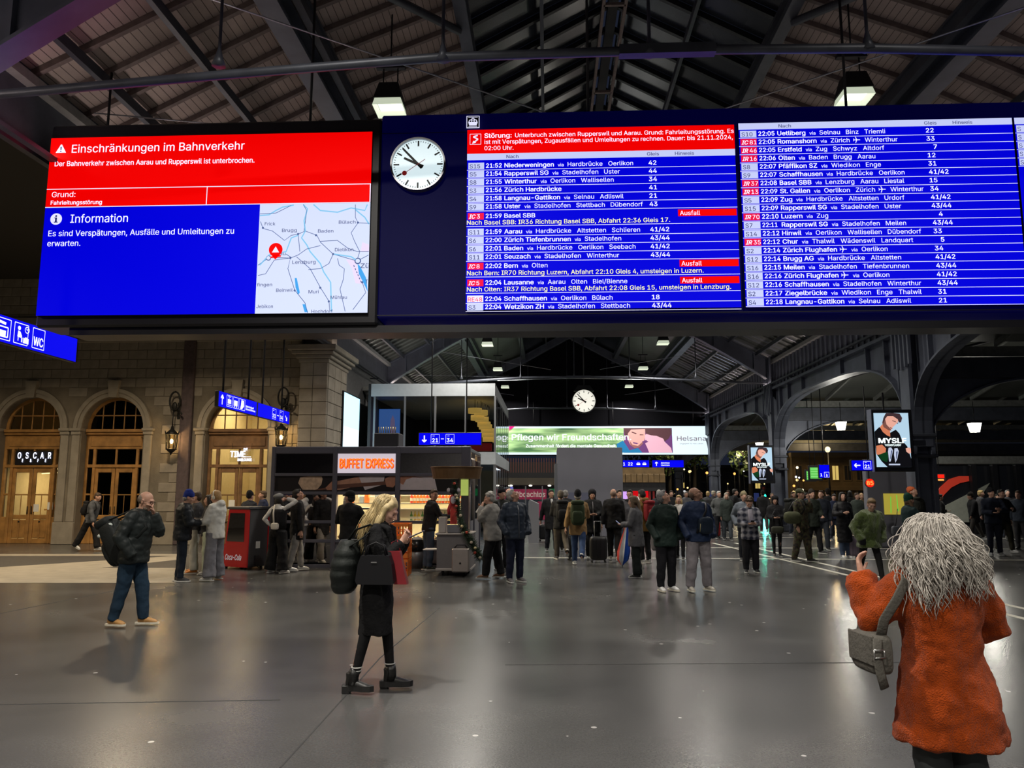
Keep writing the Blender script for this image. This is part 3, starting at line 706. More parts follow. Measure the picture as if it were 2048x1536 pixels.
mb = MB(); c = C3(1397, 838); circ(mb, c[0], c[1], .036, PY3, 0); circ(mb, c[0], c[1], .026, PY4, 1); c = C3(1919, 855); circ(mb, c[0], c[1], .045, PY3, 0); circ(mb, c[0], c[1], .03, PY4, 1); bbuild(mb, 'map_stations', [LRAIL, LMAP])
mb = MB(); c = C3(1440, 790); P5 = onY(BY - .016); circ(mb, c[0], c[1], .095, P5, 0, 28); poly(mb, [(c[0] - .06, c[1] - .07), (c[0] + .06, c[1] - .07), (c[0], c[1] - .14)], P5); pline(mb, [C3(1410, 835), C3(1470, 826)], .022, P5); poly(mb, [(c[0] - .05, c[1] - .04), (c[0] + .05, c[1] - .04), (c[0], c[1] + .045)], onY(BY - .02), 1)
bbuild(mb, 'disruption_pin', [LRED, LWHITE])
# --- clock
M_dial = mat('lit_clock_dial', (.8, .8, .8), .4, emit=srgb((205, 226, 232)), estr=1.0, sampling='NONE'); M_hand = mat('clock_hand_black', (.012, .012, .014), .5); M_cred = mat('clock_second_red', (.30, .02, .02), .5, emit=(.10, .004, .004), estr=1)
def clock(parent, c, R, off, ring_m, dial_m):
    P = lambda d: (lambda u, v: (c[0] + u - off.x, c[1] + d - off.y, c[2] + v - off.z))
    mb = MB(); n = 48
    for d0, d1, r0, r1 in ((0, -.02, R * 1.0, R * 1.055),):
        vs = []
        for k in range(n):
            a = 2 * PI * k / n
            for r, d in ((R * .99, 0.0), (R * .99, -.05), (R * 1.05, -.05), (R * 1.06, .06)): vs.append(P(d)(r * math.cos(a), r * math.sin(a)))
        fs = [(4 * k + j, 4 * k + j + 1, (4 * k + 4 + j + 1) % (4 * n), (4 * k + 4 + j) % (4 * n)) for k in range(n) for j in range(3)]
        mb.add(vs, fs, 0)
    ck = mb.build('clock', ring_m, parent, fix=True)
    mb = MB(); circ(mb, 0, 0, R, P(-.01), 0, 48); mb.build('dial', dial_m, ck)
    mb = MB()
    for k in range(60):
        a = 2 * PI * k / 60; big = k % 5 == 0; r0, r1, wd = (R * .72, R * .94, R * .062) if big else (R * .88, R * .94, R * .022)
        pline(mb, [(r0 * math.sin(a), r0 * math.cos(a)), (r1 * math.sin(a), r1 * math.cos(a))], wd, P(-.014))
    mb.build('minute_marks', M_hand, ck)['kind'] = 'stuff'
    for nm, deg, l0, l1, w0, w1, d in (('hour_hand', 295.5, .22, .60, .115, .085, -.018), ('minute_hand', 317, .22, .88, .105, .07, -.022)):
        a = math.radians(deg); t = Vector((math.sin(a), math.cos(a))); nn = Vector((t.y, -t.x)); mb = MB()
        poly(mb, [tuple(-t * l0 * R + nn * w0 * R * .5), tuple(t * l1 * R + nn * w1 * R * .5), tuple(t * l1 * R - nn * w1 * R * .5), tuple(-t * l0 * R - nn * w0 * R * .5)], P(d)); mb.build(nm, M_hand, ck)
    a = math.radians(235); t = Vector((math.sin(a), math.cos(a))); mb = MB()
    pline(mb, [tuple(-t * .33 * R), tuple(t * .62 * R)], .022 * R, P(-.026)); circ(mb, t.x * .62 * R, t.y * .62 * R, .095 * R, P(-.028)); mb.build('second_hand', M_cred, ck)
    return ck
cc = B(836.5, 329.5); clock(bd, (cc[0], BY, cc[1]), .362, Vector((0, BY, 3.9)), mat('brushed_clock_rim', (.25, .25, .27), .35, .8), M_dial)
# --- train symbol
mb = MB(); c = B(946, 244)
rect(mb, c[0] - .09, c[0] + .09, c[1] - .09, c[1] + .09, PY, 0); rect(mb, c[0] - .08, c[0] + .08, c[1] - .08, c[1] + .08, PY2, 1); rect(mb, c[0] - .065, c[0] + .065, c[1] + .062, c[1] + .068, PY3, 0)
poly(mb, [(c[0] - .05, c[1] - .055), (c[0] + .05, c[1] - .055), (c[0] + .065, c[1] - .01), (c[0] + .05, c[1] + .03), (c[0] - .05, c[1] + .03), (c[0] - .065, c[1] - .01)], PY3, 0)
pline(mb, [(c[0] - .03, c[1] + .03), (c[0], c[1] + .055), (c[0] + .03, c[1] + .03)], .01, PY3, 0)
for s in (-1, 0, 1): rect(mb, c[0] + s * .034 - .012, c[0] + s * .034 + .012, c[1] - .005, c[1] + .018, PY4, 1)
rect(mb, c[0] - .06, c[0] + .06, c[1] - .07, c[1] - .064, PY3, 0); bbuild(mb, 'train_symbol', [LWHITE, M_case])
# --- departure lists
xa0 = B(933, 450)[0]; xa1 = B(1476, 450)[0]; xb0 = B(1484, 430)[0]; xb1 = B(2041, 430)[0]; xc0 = xb1 + .03; xc1 = 9.2
zB = 4.105; ZA = B(1200, 255)[1]; ZH = B(1750, 241.5)[1]
for nm, x0, x1, ztop in (('departure_list', xa0, xa1, ZA), ('departure_list', xb0, xb1, ZH), ('departure_list', xc0, xc1, ZH)):
    mb = MB(); mb.box(x0, x1, BY, BY + .06, zB, ztop); rect(mb, x0, x1, zB, ztop, onY(BY - .002), 1); bbuild(mb, nm, [M_case, LBLUE])
def header(x0, x1, zt, zb, cols):
    mb = MB(); rect(mb, x0, x1, zb, zt, PY2, 0)
    for t, px, py, cap in cols: a = B(px, py); text(mb, t, a[0], zb + (zt - zb) * .2, cap, PY3, bold=.012, mi=1, xs=1.1)
    bbuild(mb, 'list_header', [LPALE, LINK])
zAh1 = B(1200, 303)[1]; zAh0 = B(1200, 316)[1]
rt = MB(); rect(rt, xa0, xa1, zAh1, ZA, PY2, 0)
for ln, y0, x1_ in ((' Unterbruch zwischen Rupperswil und Aarau. Grund: Fahrleitungsstörung. Es', 276.3, 1467), ('ist mit Verspätungen, Zugausfällen und Umleitungen zu rechnen. Dauer: bis 21.11.2024,', 288.5, 1465), ('02:00 Uhr.', 301, 1027)):
    a = B(969, y0); xs0 = a[0]
    if ln[0] == ' ':
        xs0 = text(rt, 'Störung:', xs0, a[1], .064, PY3, width=B(1023, 275)[0] - a[0], bold=.03, mi=1) + .05
    text(rt, ln.strip(), xs0, a[1], .060, PY3, width=B(x1_, y0 - 14)[0] - xs0, bold=.016, mi=1)
c = B(951, 279)
for t0 in ((-.075, -.075, .075, -.075), (.075, -.075, .075, .075), (.075, .075, -.075, .075), (-.075, .075, -.075, -.075)): pline(rt, [(c[0] + t0[0], c[1] + t0[1]), (c[0] + t0[2], c[1] + t0[3])], .007, PY3, 1)
pline(rt, [(c[0] + .03, c[1] + .055), (c[0] - .03, c[1] + .035)], .02, PY3, 1); pline(rt, [(c[0] - .03, c[1] + .035), (c[0] + .035, c[1])], .02, PY3, 1); pline(rt, [(c[0] + .035, c[1]), (c[0] - .02, c[1] - .045)], .02, PY3, 1); poly(rt, [(c[0] - .045, c[1] - .065), (c[0] + .01, c[1] - .05), (c[0] - .03, c[1] - .02)], PY3, 1)
tag(bbuild(rt, 'disruption_notice', [LRED, LWHITE]), kind='stuff')
header(xa0, xa1, zAh1, zAh0, (('Nach', 1013, 319, .047), ('Gleis', 1294, 312, .047), ('Hinweis', 1350, 311, .047)))
zHh0 = B(1750, 254.5)[1]
header(xb0, xb1, ZH, zHh0, (('Nach', 1557, 256, .047), ('Gleis', 1848, 249, .047), ('Hinweis', 1905, 248, .047)))
header(xc0, xc1, ZH, zHh0, ())
def plane_sym(mb, x, z, s, mi):
    poly(mb, [(x, z + .006), (x + s, z + .006), (x + s * 1.08, z), (x + s, z - .006), (x, z - .006)], PY3, mi)
    poly(mb, [(x + .62 * s, z), (x + .38 * s, z + .045), (x + .28 * s, z + .045), (x + .42 * s, z), (x + .28 * s, z - .045), (x + .38 * s, z - .045)], PY3, mi)
    poly(mb, [(x + .16 * s, z), (x + .04 * s, z + .02), (x - .02 * s, z + .02), (x + .03 * s, z), (x - .02 * s, z - .02), (x + .04 * s, z - .02)], PY3, mi)
    return x + s * 1.08
CAPR = .060
def drow(kind, x0, xr, zc, badge, time, dest, via, gleis, xg_, note=None, hint=False, rule=True):
    mb = MB(); zbse = zc - .031
    bx0, bx1 = x0 + .018, x0 + .235
    if badge[0] == 'R': rect(mb, bx0, bx1, zc - .05, zc + .045, PY2, 0); text(mb, badge, bx0 + .012, zbse - .006, .056, PY3, width=.19, mi=1, bold=.004)
    elif badge[0] == 'I':
        rect(mb, bx0, bx1, zc - .05, zc + .045, PY2, 1); e = text(mb, badge[:2], bx0 + .015, zbse - .004, .056, PY3, mi=2, bold=.04, shear=.3, xs=.95); text(mb, badge[2:].strip(), e + .02, zbse - .004, .058, PY3, mi=2, bold=.014)
    else: rect(mb, bx0, bx1, zc - .05, zc + .045, PY2, 0); text(mb, badge, bx0 + .02, zbse - .006, .058, PY3, mi=3, bold=.008)
    text(mb, time, x0 + .262, zbse, CAPR, PY3, width=.213 if '11' not in time[-2:] else .195, bold=.032, mi=2)
    x = x0 + .515; pl = '>' in dest
    x = text(mb, dest.replace('>', '').strip(), x, zbse, CAPR, PY3, bold=.030, mi=2, xs=1.08)
    if pl: x = plane_sym(mb, x + .04, zc, .085, 2)
    if via:
        x = text(mb, 'via', x + .055, zbse, .046, PY3, mi=2, bold=.01)
        x += .055
        for wd in via:
            if wd == '>': x = plane_sym(mb, x - .03, zc, .085, 2) + .06
            else: x = text(mb, wd, x, zbse, CAPR, PY3, bold=.006, mi=2, xs=1.06) + .08
    if gleis:
        big = len(gleis) > 2
        text(mb, gleis, xg_ + (.085 if len(gleis) == 1 else 0), zbse, CAPR, PY3, bold=.028, mi=2, xs=1.08)
    if hint: rect(mb, xg_ + .375, xr - .012, zc - .045, zc + .05, PY2, 4); text(mb, 'Ausfall', xg_ + .40, zbse, CAPR, PY3, mi=2, bold=.012)
    if rule: rect(mb, x0, xr, zc - .066, zc - .058, PY2, 2)
    tag(bbuild(mb, 'departure_row', [LWHITE if badge[0] == 'R' else LPALE, LPINK, LWHITE, LINK, LRED]), kind='stuff')
xgA = B(1297, 320)[0]; xgB = B(1851, 258)[0]
A = [('S15', '21:52', 'Niederweningen', ['Hardbrücke', 'Oerlikon'], '42', 331.3), ('S5', '21:54', 'Rapperswil SG', ['Stadelhofen', 'Uster'], '44', 347.3), ('S8', '21:55', 'Winterthur', ['Oerlikon', 'Wallisellen'], '34', 363.6), ('S3', '21:56', 'Zürich Hardbrücke', [], '41', 380),
     ('S4', '21:58', 'Langnau-Gattikon', ['Selnau', 'Adliswil'], '21', 396.6), ('S9', '21:58', 'Uster', ['Stadelhofen', 'Stettbach', 'Dübendorf'], '43', 413), ('IC 3', '21:59', 'Basel SBB', [], '', 431.9), ('S11', '21:59', 'Aarau', ['Hardbrücke', 'Altstetten', 'Schlieren'], '41/42', 463.4),
     ('S6', '22:00', 'Zürich Tiefenbrunnen', ['Stadelhofen'], '43/44', 480.1), ('S6', '22:01', 'Baden', ['Hardbrücke', 'Oerlikon', 'Seebach'], '41/42', 496.8), ('S11', '22:01', 'Seuzach', ['Stadelhofen', 'Winterthur'], '43/44', 513.5), ('IC 8', '22:02', 'Bern', ['Olten'], '', 531.7),
     ('IC 5', '22:04', 'Lausanne', ['Aarau', 'Olten', 'Biel/Bienne'], '', 565.1), ('RE48', '22:04', 'Schaffhausen', ['Oerlikon', 'Bülach'], '18', 597.4), ('S3', '22:04', 'Wetzikon ZH', ['Stadelhofen', 'Stettbach'], '43/44', 613.7)]
for b, t, d, v, g, y in A:
    ic = b[:2] == 'IC'; drow('a', xa0, xa1, B(990, y)[1], b, t, d, v, g, xgA, hint=ic, rule=not ic)
for t, y, x1_ in (('Nach Basel SBB: IR36 Richtung Basel SBB, Abfahrt 22:36 Gleis 17.', 446.5, 1340), ('Nach Bern: IR70 Richtung Luzern, Abfahrt 22:10 Gleis 4, umsteigen in Luzern.', 547.5, 1407), ('Nach Olten: IR37 Richtung Basel SBB, Abfahrt 22:08 Gleis 15, umsteigen in Lenzburg.', 580, 1462)):
    mb = MB(); a = B(934, y + 3.5); text(mb, t, a[0], a[1], .060, PY3, width=B(x1_, y)[0] - a[0], bold=.012); z = a[1] - .022; rect(mb, xa0, xa1, z - .006, z + .002, PY2, 1); tag(bbuild(mb, 'alternative_note', [LYEL, LWHITE]), kind='stuff')
zb0 = B(1530, 267.4)[1]; pit = (zb0 - B(1530, 604)[1]) / 20
Bl = [('S10', '22:05', 'Uetliberg', 'Selnau Binz Triemli', '22'), ('IC 81', '22:05', 'Romanshorn', 'Zürich > Winterthur', '33'), ('IR 46', '22:05', 'Erstfeld', 'Zug Schwyz Altdorf', '7'), ('IR 16', '22:06', 'Olten', 'Baden Brugg Aarau', '12'), ('S8', '22:07', 'Pfäffikon SZ', 'Wiedikon Enge', '31'),
      ('S9', '22:07', 'Schaffhausen', 'Hardbrücke Oerlikon', '41/42'), ('IR 37', '22:08', 'Basel SBB', 'Lenzburg Aarau Liestal', '15'), ('IR 13', '22:09', 'St. Gallen', 'Oerlikon Zürich > Winterthur', '34'), ('S5', '22:09', 'Zug', 'Hardbrücke Altstetten Urdorf', '41/42'), ('S15', '22:09', 'Rapperswil SG', 'Stadelhofen Uster', '43/44'),
      ('IR 70', '22:10', 'Luzern', 'Zug', '4'), ('S7', '22:11', 'Rapperswil SG', 'Stadelhofen Meilen', '43/44'), ('S14', '22:12', 'Hinwil', 'Oerlikon Wallisellen Dübendorf', '33'), ('IR 35', '22:12', 'Chur', 'Thalwil Wädenswil Landquart', '5'), ('S2', '22:14', 'Zürich Flughafen>', 'Oerlikon', '34'),
      ('S12', '22:14', 'Brugg AG', 'Hardbrücke Altstetten', '41/42'), ('S16', '22:15', 'Meilen', 'Stadelhofen Tiefenbrunnen', '43/44'), ('S16', '22:16', 'Zürich Flughafen>', 'Oerlikon', '41/42'), ('S12', '22:16', 'Schaffhausen', 'Stadelhofen Winterthur', '43/44'), ('S2', '22:17', 'Ziegelbrücke', 'Wiedikon Enge Thalwil', '31'), ('S4', '22:18', 'Langnau-Gattikon', 'Selnau Adliswil', '21')]
for i, (b, t, d, v, g) in enumerate(Bl):
    drow('b', xb0, xb1, zb0 - pit * i, b, t, d, v.split(), g, xgB)
for i in range(5):
    mb = MB(); zc = zb0 - pit * i; rect(mb, xc0 + .018, xc0 + .235, zc - .05, zc + .045, PY2, 0); text(mb, 'S', xc0 + .03, zc - .037, .058, PY3, mi=1); rect(mb, xc0, xc1, zc - .066, zc - .058, PY2, 0); bbuild(mb, 'departure_row', [LPALE, LINK])

# ================================================================ hanging wayfinding signs
SBLUE = led('sign_blue', (0, 0, 236), 1.0, 'AUTO'); SWHITE = led('sign_white', (238, 240, 255), 1.15)
def arrow(mb, x, z, s, ang, P, mi=0):
    R = Matrix.Rotation(ang, 2); f = lambda p: tuple(R @ Vector(p) + Vector((x, z)))
    pline(mb, [f((0, -s)), f((0, s * .8))], s * .34, P, mi)
    pline(mb, [f((-s * .62, s * .22)), f((0, s * .88))], s * .34, P, mi); pline(mb, [f((s * .62, s * .22)), f((0, s * .88))], s * .34, P, mi)
def frame_r(mb, x0, x1, z0, z1, P, wd=.009, mi=0):
    pline(mb, [(x0, z0), (x1, z0)], wd, P, mi); pline(mb, [(x1, z0), (x1, z1)], wd, P, mi); pline(mb, [(x1, z1), (x0, z1)], wd, P, mi); pline(mb, [(x0, z1), (x0, z0)], wd, P, mi)
def num_box(mb, t, x, z, P, s=.30):
    frame_r(mb, x - s * .46, x + s * .46, z - s * .5, z + s * .5, P); text(mb, t, x, z - s * .36, s * .42, P, align='c', bold=.03); rect(mb, x - s * .3, x - s * .05, z + s * .30, z + s * .34, P)
def side_sign(X, ya, yb, z0, z1, label, draw, rods, seam=None):
    t = thing('wayfinding_sign', label, 'sign', (X, ya, z0))
    MB().bbox(-.10, -.005, 0, yb - ya, 0, z1 - z0, .015).build('casing', M_black, t)
    P0 = lambda u, v: (-.004, u, v); P = lambda u, v: (0.001, u, v)
    cuts = [0.02, yb - ya - .02] if seam is None else [0.02, seam - .05, seam + .05, yb - ya - .02]
    for k in range(0, len(cuts), 2):
        mb = MB(); mb.add([(-.004, cuts[k], .01), (-.004, cuts[k + 1], .01), (-.004, cuts[k + 1], z1 - z0 - .01), (-.004, cuts[k], z1 - z0 - .01)], [(0, 1, 2, 3)]); mb.build('lit_face', SBLUE, t)
    mb = MB(); draw(mb, P, yb - ya, z1 - z0); mb.build('pictograms', SWHITE, t)['kind'] = 'stuff'
    for y in rods: MB().tube([(-.05, y - ya, z1 - z0), (-.05, y - ya, 8.77 - z0)], .028, 6).build('hanger_rod', M_black, t)
def d_wc(mb, P, L, H):
    pp = lambda px, py: (atX(px, py, -7.7).y - 8.6, atX(px, py, -7.7).z - zwc0)
    x0 = pp(64, 690)[0]; x1 = pp(88, 690)[0]; frame_r(mb, x0, x1, .05, H - .05, P, .012); text(mb, 'WC', (x0 + x1) / 2, .09, .13, P, align='c', bold=.04, width=(x1 - x0) * .8)
    x0 = pp(28, 670)[0]; x1 = pp(56, 670)[0]; frame_r(mb, x0, x1, .05, H - .05, P, .012); u = x0 + .07
    circ(mb, u + .03, H - .12, .032, P); poly(mb, [(u + .01, H - .16), (u + .06, H - .17), (u + .10, .17), (u + .09, .14), (u, .15)], P); pline(mb, [(u + .02, .16), (u + .02, .09)], .016, P); pline(mb, [(u + .10, .15), (u + .10, .08)], .028, P)
    poly(mb, [(u + .13, .075), (u + .25, .075), (u + .25, .155), (u + .13, .155)], P); pline(mb, [(u + .17, .16), (u + .21, .16)], .02, P)
    for k in range(16):
        a0, a1 = 2 * PI * k / 16, 2 * PI * (k + 1) / 16; pline(mb, [(u + .2 + .045 * math.cos(a0), H - .12 + .045 * math.sin(a0)), (u + .2 + .045 * math.cos(a1), H - .12 + .045 * math.sin(a1))], .012, P)
    pline(mb, [(u + .18, H - .10), (u + .2, H - .125)], .01, P); pline(mb, [(u + .2, H - .125), (u + .22, H - .1)], .01, P)
    x1 = pp(22, 650)[0]; x0 = x1 - .36; frame_r(mb, x0, x1, .05, H - .05, P, .012)
    frame_r(mb, x0 + .05, x1 - .05, .09, H - .17, P, .02); rect(mb, x0 + .1, x1 - .09, .10, H - .22, P); pline(mb, [(x0 + .08, H - .1), (x1 - .10, H - .12)], .04, P)
zwc0 = atX(155, 726, -7.7).z; ywc1 = atX(155, 700, -7.7).y
side_sign(-7.7, 8.6, ywc1, zwc0, zwc0 + .40, 'blue hanging sign with waiting-room and WC symbols beside the departure board', d_wc, (9.2, 11.4))
ya = atX(437, 800, -7.7).y; yb = atX(579, 840, -7.7).y; z0s = atX(437, 813, -7.7).z; 
def d_21(mb, P, L, H):
    pp = lambda px: atX(px, 810, -7.7).y - ya
    arrow(mb, pp(444), H * .5, .12, 0, P)
    for a, b, k in ((453, 464, 0), (466, 476.5, 1), (478, 490, 2)):
        u0, u1 = pp(a), pp(b); frame_r(mb, u0, u1, .06, H - .05, P, .01); w_ = u1 - u0
        if k == 0: rect(mb, u0 + .06, u1 - .06, .13, .24, P); pline(mb, [(u0 + .08, .30), (u1 - .08, .30)], .01, P); pline(mb, [(u0 + w_ * .5, .24), (u0 + w_ * .35, .30)], .012, P); pline(mb, [(u0 + .05, .10), (u1 - .05, .10)], .015, P)
        elif k == 1: rect(mb, u0 + .05, u1 - .05, .12, .25, P); circ(mb, u0 + .1, .10, .025, P, 0, 10); circ(mb, u1 - .1, .10, .025, P, 0, 10)
        else: poly(mb, [(u0 + .08, .08), (u0 + .2, .08), (u1 - .06, .16), (u1 - .07, .30), (u0 + .14, .31), (u0 + .12, .18)], P)
    text(mb, 'Bahnhofquai', pp(492), H * .42, .05, P, width=pp(507.5) - pp(492), bold=.03); text(mb, 'Bahnhofstrasse', pp(492), H * .24, .05, P, width=pp(511) - pp(492), bold=.03)
    for a, t in ((549.2, '21'), (563.8, '34')):
        u = pp(a); frame_r(mb, u - .14, u + .14, .05, H - .05, P, .01); text(mb, t, u, .09, .10, P, align='c', bold=.03, width=.22); rect(mb, u - .09, u - .02, H - .10, H - .085, P)
    rect(mb, pp(555), pp(558.5), H * .42, H * .48, P); arrow(mb, pp(573.5), H * .42, .10, math.radians(-135), P)
side_sign(-7.7, ya, yb, z0s, z0s + .38, 'long blue hanging sign with tram and bus symbols and platforms 21 to 34', d_21, [atX(p, 800, -7.7).y for p in (449, 500, 528, 567)], seam=atX(515, 815, -7.7).y - ya)
def front_sign(px0, px1, py0, py1, Y, label, draw, rods=(), top=9.0, name='wayfinding_sign'):
    a = atY(px0, py1, Y); b = atY(px1, py0, Y); W_, H_ = b.x - a.x, b.z - a.z
    t = thing(name, label, 'sign', (a.x, Y, a.z))
    MB().bbox(-.02, W_ + .02, .005, .12, -.02, H_ + .02, .01).build('casing', M_black, t)
    mb = MB(); rect(mb, 0, W_, 0, H_, onY(0)); mb.build('lit_face', SBLUE, t)
    mb = MB(); draw(mb, onY(-.004), W_, H_); mb.build('pictograms', SWHITE, t)['kind'] = 'stuff'
    for u in rods: MB().tube([(W_ * u, .06, H_), (W_ * u, .06, top - a.z)], .02, 6).build('hanger_rod', M_black, t)
    return t
def d_c(mb, P, L, H):
    arrow(mb, L * .085, H * .5, H * .3, PI, P); num_box(mb, '21', L * .26, H * .5, P, H * .78); num_box(mb, '34', L * .50, H * .5, P, H * .78); rect(mb, L * .355, L * .40, H * .47, H * .53, P)
front_sign(838, 962, 866, 889.5, 25.0, 'blue hanging sign with down arrow and platforms 21 to 34 above the snack kiosk', d_c, (.19, .76))
def d_22(mb, P, L, H):
    text(mb, '1', 0.02, H * .25, H * .42, P, bold=.02); text(mb, '22', L * .2, H * .25, H * .42, P, bold=.02)
    for u in (.52, .75): rect(mb, L * u, L * (u + .14), H * .3, H * .55, P); rect(mb, L * (u + .02), L * (u + .12), H * .65, H * .7, P)
front_sign(1246, 1298, 920.5, 934, 48.55, 'small blue hanging sign reading 22 beside the grey box, below the far banner', d_22, (.5,), 4.1)
def d_up(mb, P, L, H):
    arrow(mb, L * .13, H * .5, H * .3, 0, P); text(mb, 'Bahnhofstrasse', L * .28, H * .52, H * .2, P, width=L * .27, bold=.02); text(mb, 'Löwenstrasse', L * .28, H * .2, H * .2, P, width=L * .27, bold=.02)
front_sign(1305, 1367, 920.5, 934.5, 48.55, 'small blue hanging sign with an up arrow below the far banner', d_up, (.3, .8), 4.1)
def d_l21(mb, P, L, H):
    arrow(mb, L * .27, H * .5, H * .32, PI / 2, P); num_box(mb, '21', L * .76, H * .52, P, H * .8)
front_sign(1704, 1743.5, 921, 940.5, 20.5, 'blue sign with left arrow and platform 21 beside the large portrait advert', d_l21)
def d_5(mb, P, L, H): num_box(mb, '5', L * .72, H * .24, P, H * .40); text(mb, '1', L * .08, H * .12, H * .22, P, bold=.03)
front_sign(1639.5, 1658, 930, 955.5, 30, 'small square blue sign with a number 5 beside a green screen', d_5, (.5,), 6.55)
# ================================================================ clock over the far end
ck = thing('station_clock', 'round white station clock hanging above the far advert banner', 'clock', atY(1168, 802, 38))
clock(ck, tuple(ck.location), .565, Vector(ck.location), M_black, mat('far_clock_dial', (.8, .8, .78), .4, emit=srgb((238, 236, 222)), estr=1.0, sampling='NONE'))
MB().tube([(0, .12, 0), (0, .02, 0)], .60, 36).build('drum', M_black, ck); MB().tube([(0, .1, .58), (0, .1, 5.4)], .03, 6).build('hanger_rod', M_black, ck); mb = MB(); mb.prism([(-.5, .5), (.5, .5), (.3, .78), (-.3, .78)], .0, .2, 'xz'); mb.build('mount', M_black, ck, fix=True)
# ================================================================ doorways, shops, lanterns
M_oak = mat('varnished_oak', (0.36, 0.185, 0.055), 0.45, var=.3, scale=4, bump=.08, bscale=60)
M_oak2 = mat('dark_oak', (0.20, 0.105, 0.045), 0.5, var=.3, scale=4)
M_glass = mat('clear_pane', (.93, .94, .92), 0.03, kind='glass')
M_dglass = mat('dark_pane', (.20, .21, .22), 0.04, kind='glass')
M_cream = mat('cream_plaster', (0.62, 0.52, 0.33), 0.7, var=.06)
M_iron = mat('wrought_iron', (0.012, 0.012, 0.011), 0.5, .4)
M_paper = mat('white_notice', (.75, .74, .70), .7)
def doorway(n, cx, hw, sp, glass, wood, label_sign=None):
    t = thing('door_%d' % n, None, None, (cx, WY + .34, 0), kind='structure'); H = 2.45
    b = MB  # local: x across, y depth, z up
    def fb(nm, x0, x1, z0, z1, y0=-.05, y1=.05, m=wood, par=t, bev=.012): return b().bbox(x0, x1, y0, y1, z0, z1, bev).build(nm, m, par)
    # jambs and the two leaves
    for s in (-1, 1):
        fb('jamb', s * hw - (.0 if s < 0 else .09), s * hw + (.09 if s < 0 else 0), 0, sp)
        fb('mullion', s * .72 - .045, s * .72 + .045, 0, 3.05, -.07, .07)
        fb('sidelight_rail', min(s * .74, s * (hw - .08)), max(s * .74, s * (hw - .08)), .0, .85); fb('sidelight_bar', min(s * .76, s * (hw - .08)), max(s * .76, s * (hw - .08)), 1.55, 1.61, -.02, .02)
        mb = b(); mb.box(min(s * .76, s * (hw - .08)), max(s * .76, s * (hw - .08)), -.008, .008, .85, 3.0); mb.build('sidelight_pane', glass, t)
        lf = thing('door_leaf', None, None); lf.parent = t
        x0, x1 = (-.68, -.01) if s < 0 else (.01, .68)
        for a, c, z0, z1 in ((x0, x0 + .11, 0, H), (x1 - .11, x1, 0, H), (x0 + .11, x1 - .11, 0, .16), (x0 + .11, x1 - .11, .78, .92), (x0 + .11, x1 - .11, H - .16, H)): fb('frame_member', a, c, z0, z1, -.03, .03, wood, lf)
        fb('lower_panel', x0 + .12, (x0 + x1) / 2 - .02, .18, .76, -.016, .016, wood, lf, .02); fb('lower_panel', (x0 + x1) / 2 + .02, x1 - .12, .18, .76, -.016, .016, wood, lf, .02); fb('panel_stile', (x0 + x1) / 2 - .02, (x0 + x1) / 2 + .02, .16, .78, -.025, .025, wood, lf)
        fb('glazing_bar', x0 + .11, x1 - .11, 1.55, 1.59, -.015, .015, wood, lf); fb('glazing_bar', (x0 + x1) / 2 - .012, (x0 + x1) / 2 + .012, .92, 1.55, -.015, .015, wood, lf)
        b().box(x0 + .11, x1 - .11, -.006, .006, .92, H - .16).build('pane', glass, lf)
        xk = x1 - .06 if s < 0 else x0 + .06
        b().tube([(xk, -.06, .95), (xk, -.06, 1.2)], .014, 6).ell((xk, -.045, .98), (.02, .02, .02), nu=8, nv=6).build('handle', M_iron, lf)
        b().ell(((x0 + x1) / 2, -.03, .70), (.03, .02, .03), nu=8, nv=6).build('kick_boss', M_iron, lf)
    # transom light, wooden frieze and cornice, fanlight
    fb('transom', -hw + .09, hw - .09, H, H + .10, -.08, .06); fb('transom_bar', -.03, .03, H + .1, 3.05)
    for s in (-1, 1): b().box(s * .37 - .33, s * .37 + .33, -.006, .006, H + .10, 3.05).build('transom_pane', glass, t)
    fb('frieze', -hw + .05, hw - .05, 3.05, 3.52, -.06, .05); fb('frieze_panel', -.86, .86, 3.14, 3.46, -.085, -.055, wood, t, .02)
    fb('cornice', -hw + .01, hw - .01, 3.52, 3.60, -.14, .05); fb('cornice', -hw + .03, hw - .03, 3.60, 3.70, -.20, .05)
    n_ = 20; mb = b()
    for k in range(n_):
        a0, a1 = PI * k / n_, PI * (k + 1) / n_
        mb.prism([(-r * math.cos(a), sp + r * math.sin(a)) for r, a in ((hw - .09, a0), (hw, a0), (hw, a1), (hw - .09, a1))], -.05, .05, 'xz')
    mb.build('fan_frame', wood, t, fix=True)
    for x in (-.55, -.18, .18, .55): fb('fan_bar', x - .018, x + .018, 3.70, sp + math.sqrt((hw - .05) ** 2 - x * x), -.025, .025)
    fb('fan_bar', -hw + .1, hw - .1, sp + .42, sp + .46, -.025, .025)
    mb = b(); mb.prism([(-hw + .05, 3.70)] + [(-(hw - .06) * math.cos(PI * k / 20), sp + (hw - .06) * math.sin(PI * k / 20)) for k in range(21)] + [(hw - .05, 3.70)], -.006, .006, 'xz'); mb.build('fan_pane', glass, t, fix=True)
    return t
doorway(1, *ARCH[0], M_glass, M_oak); doorway(2, *ARCH[1], M_dglass, M_oak); doorway(3, *ARCH[2], M_glass, M_oak2)
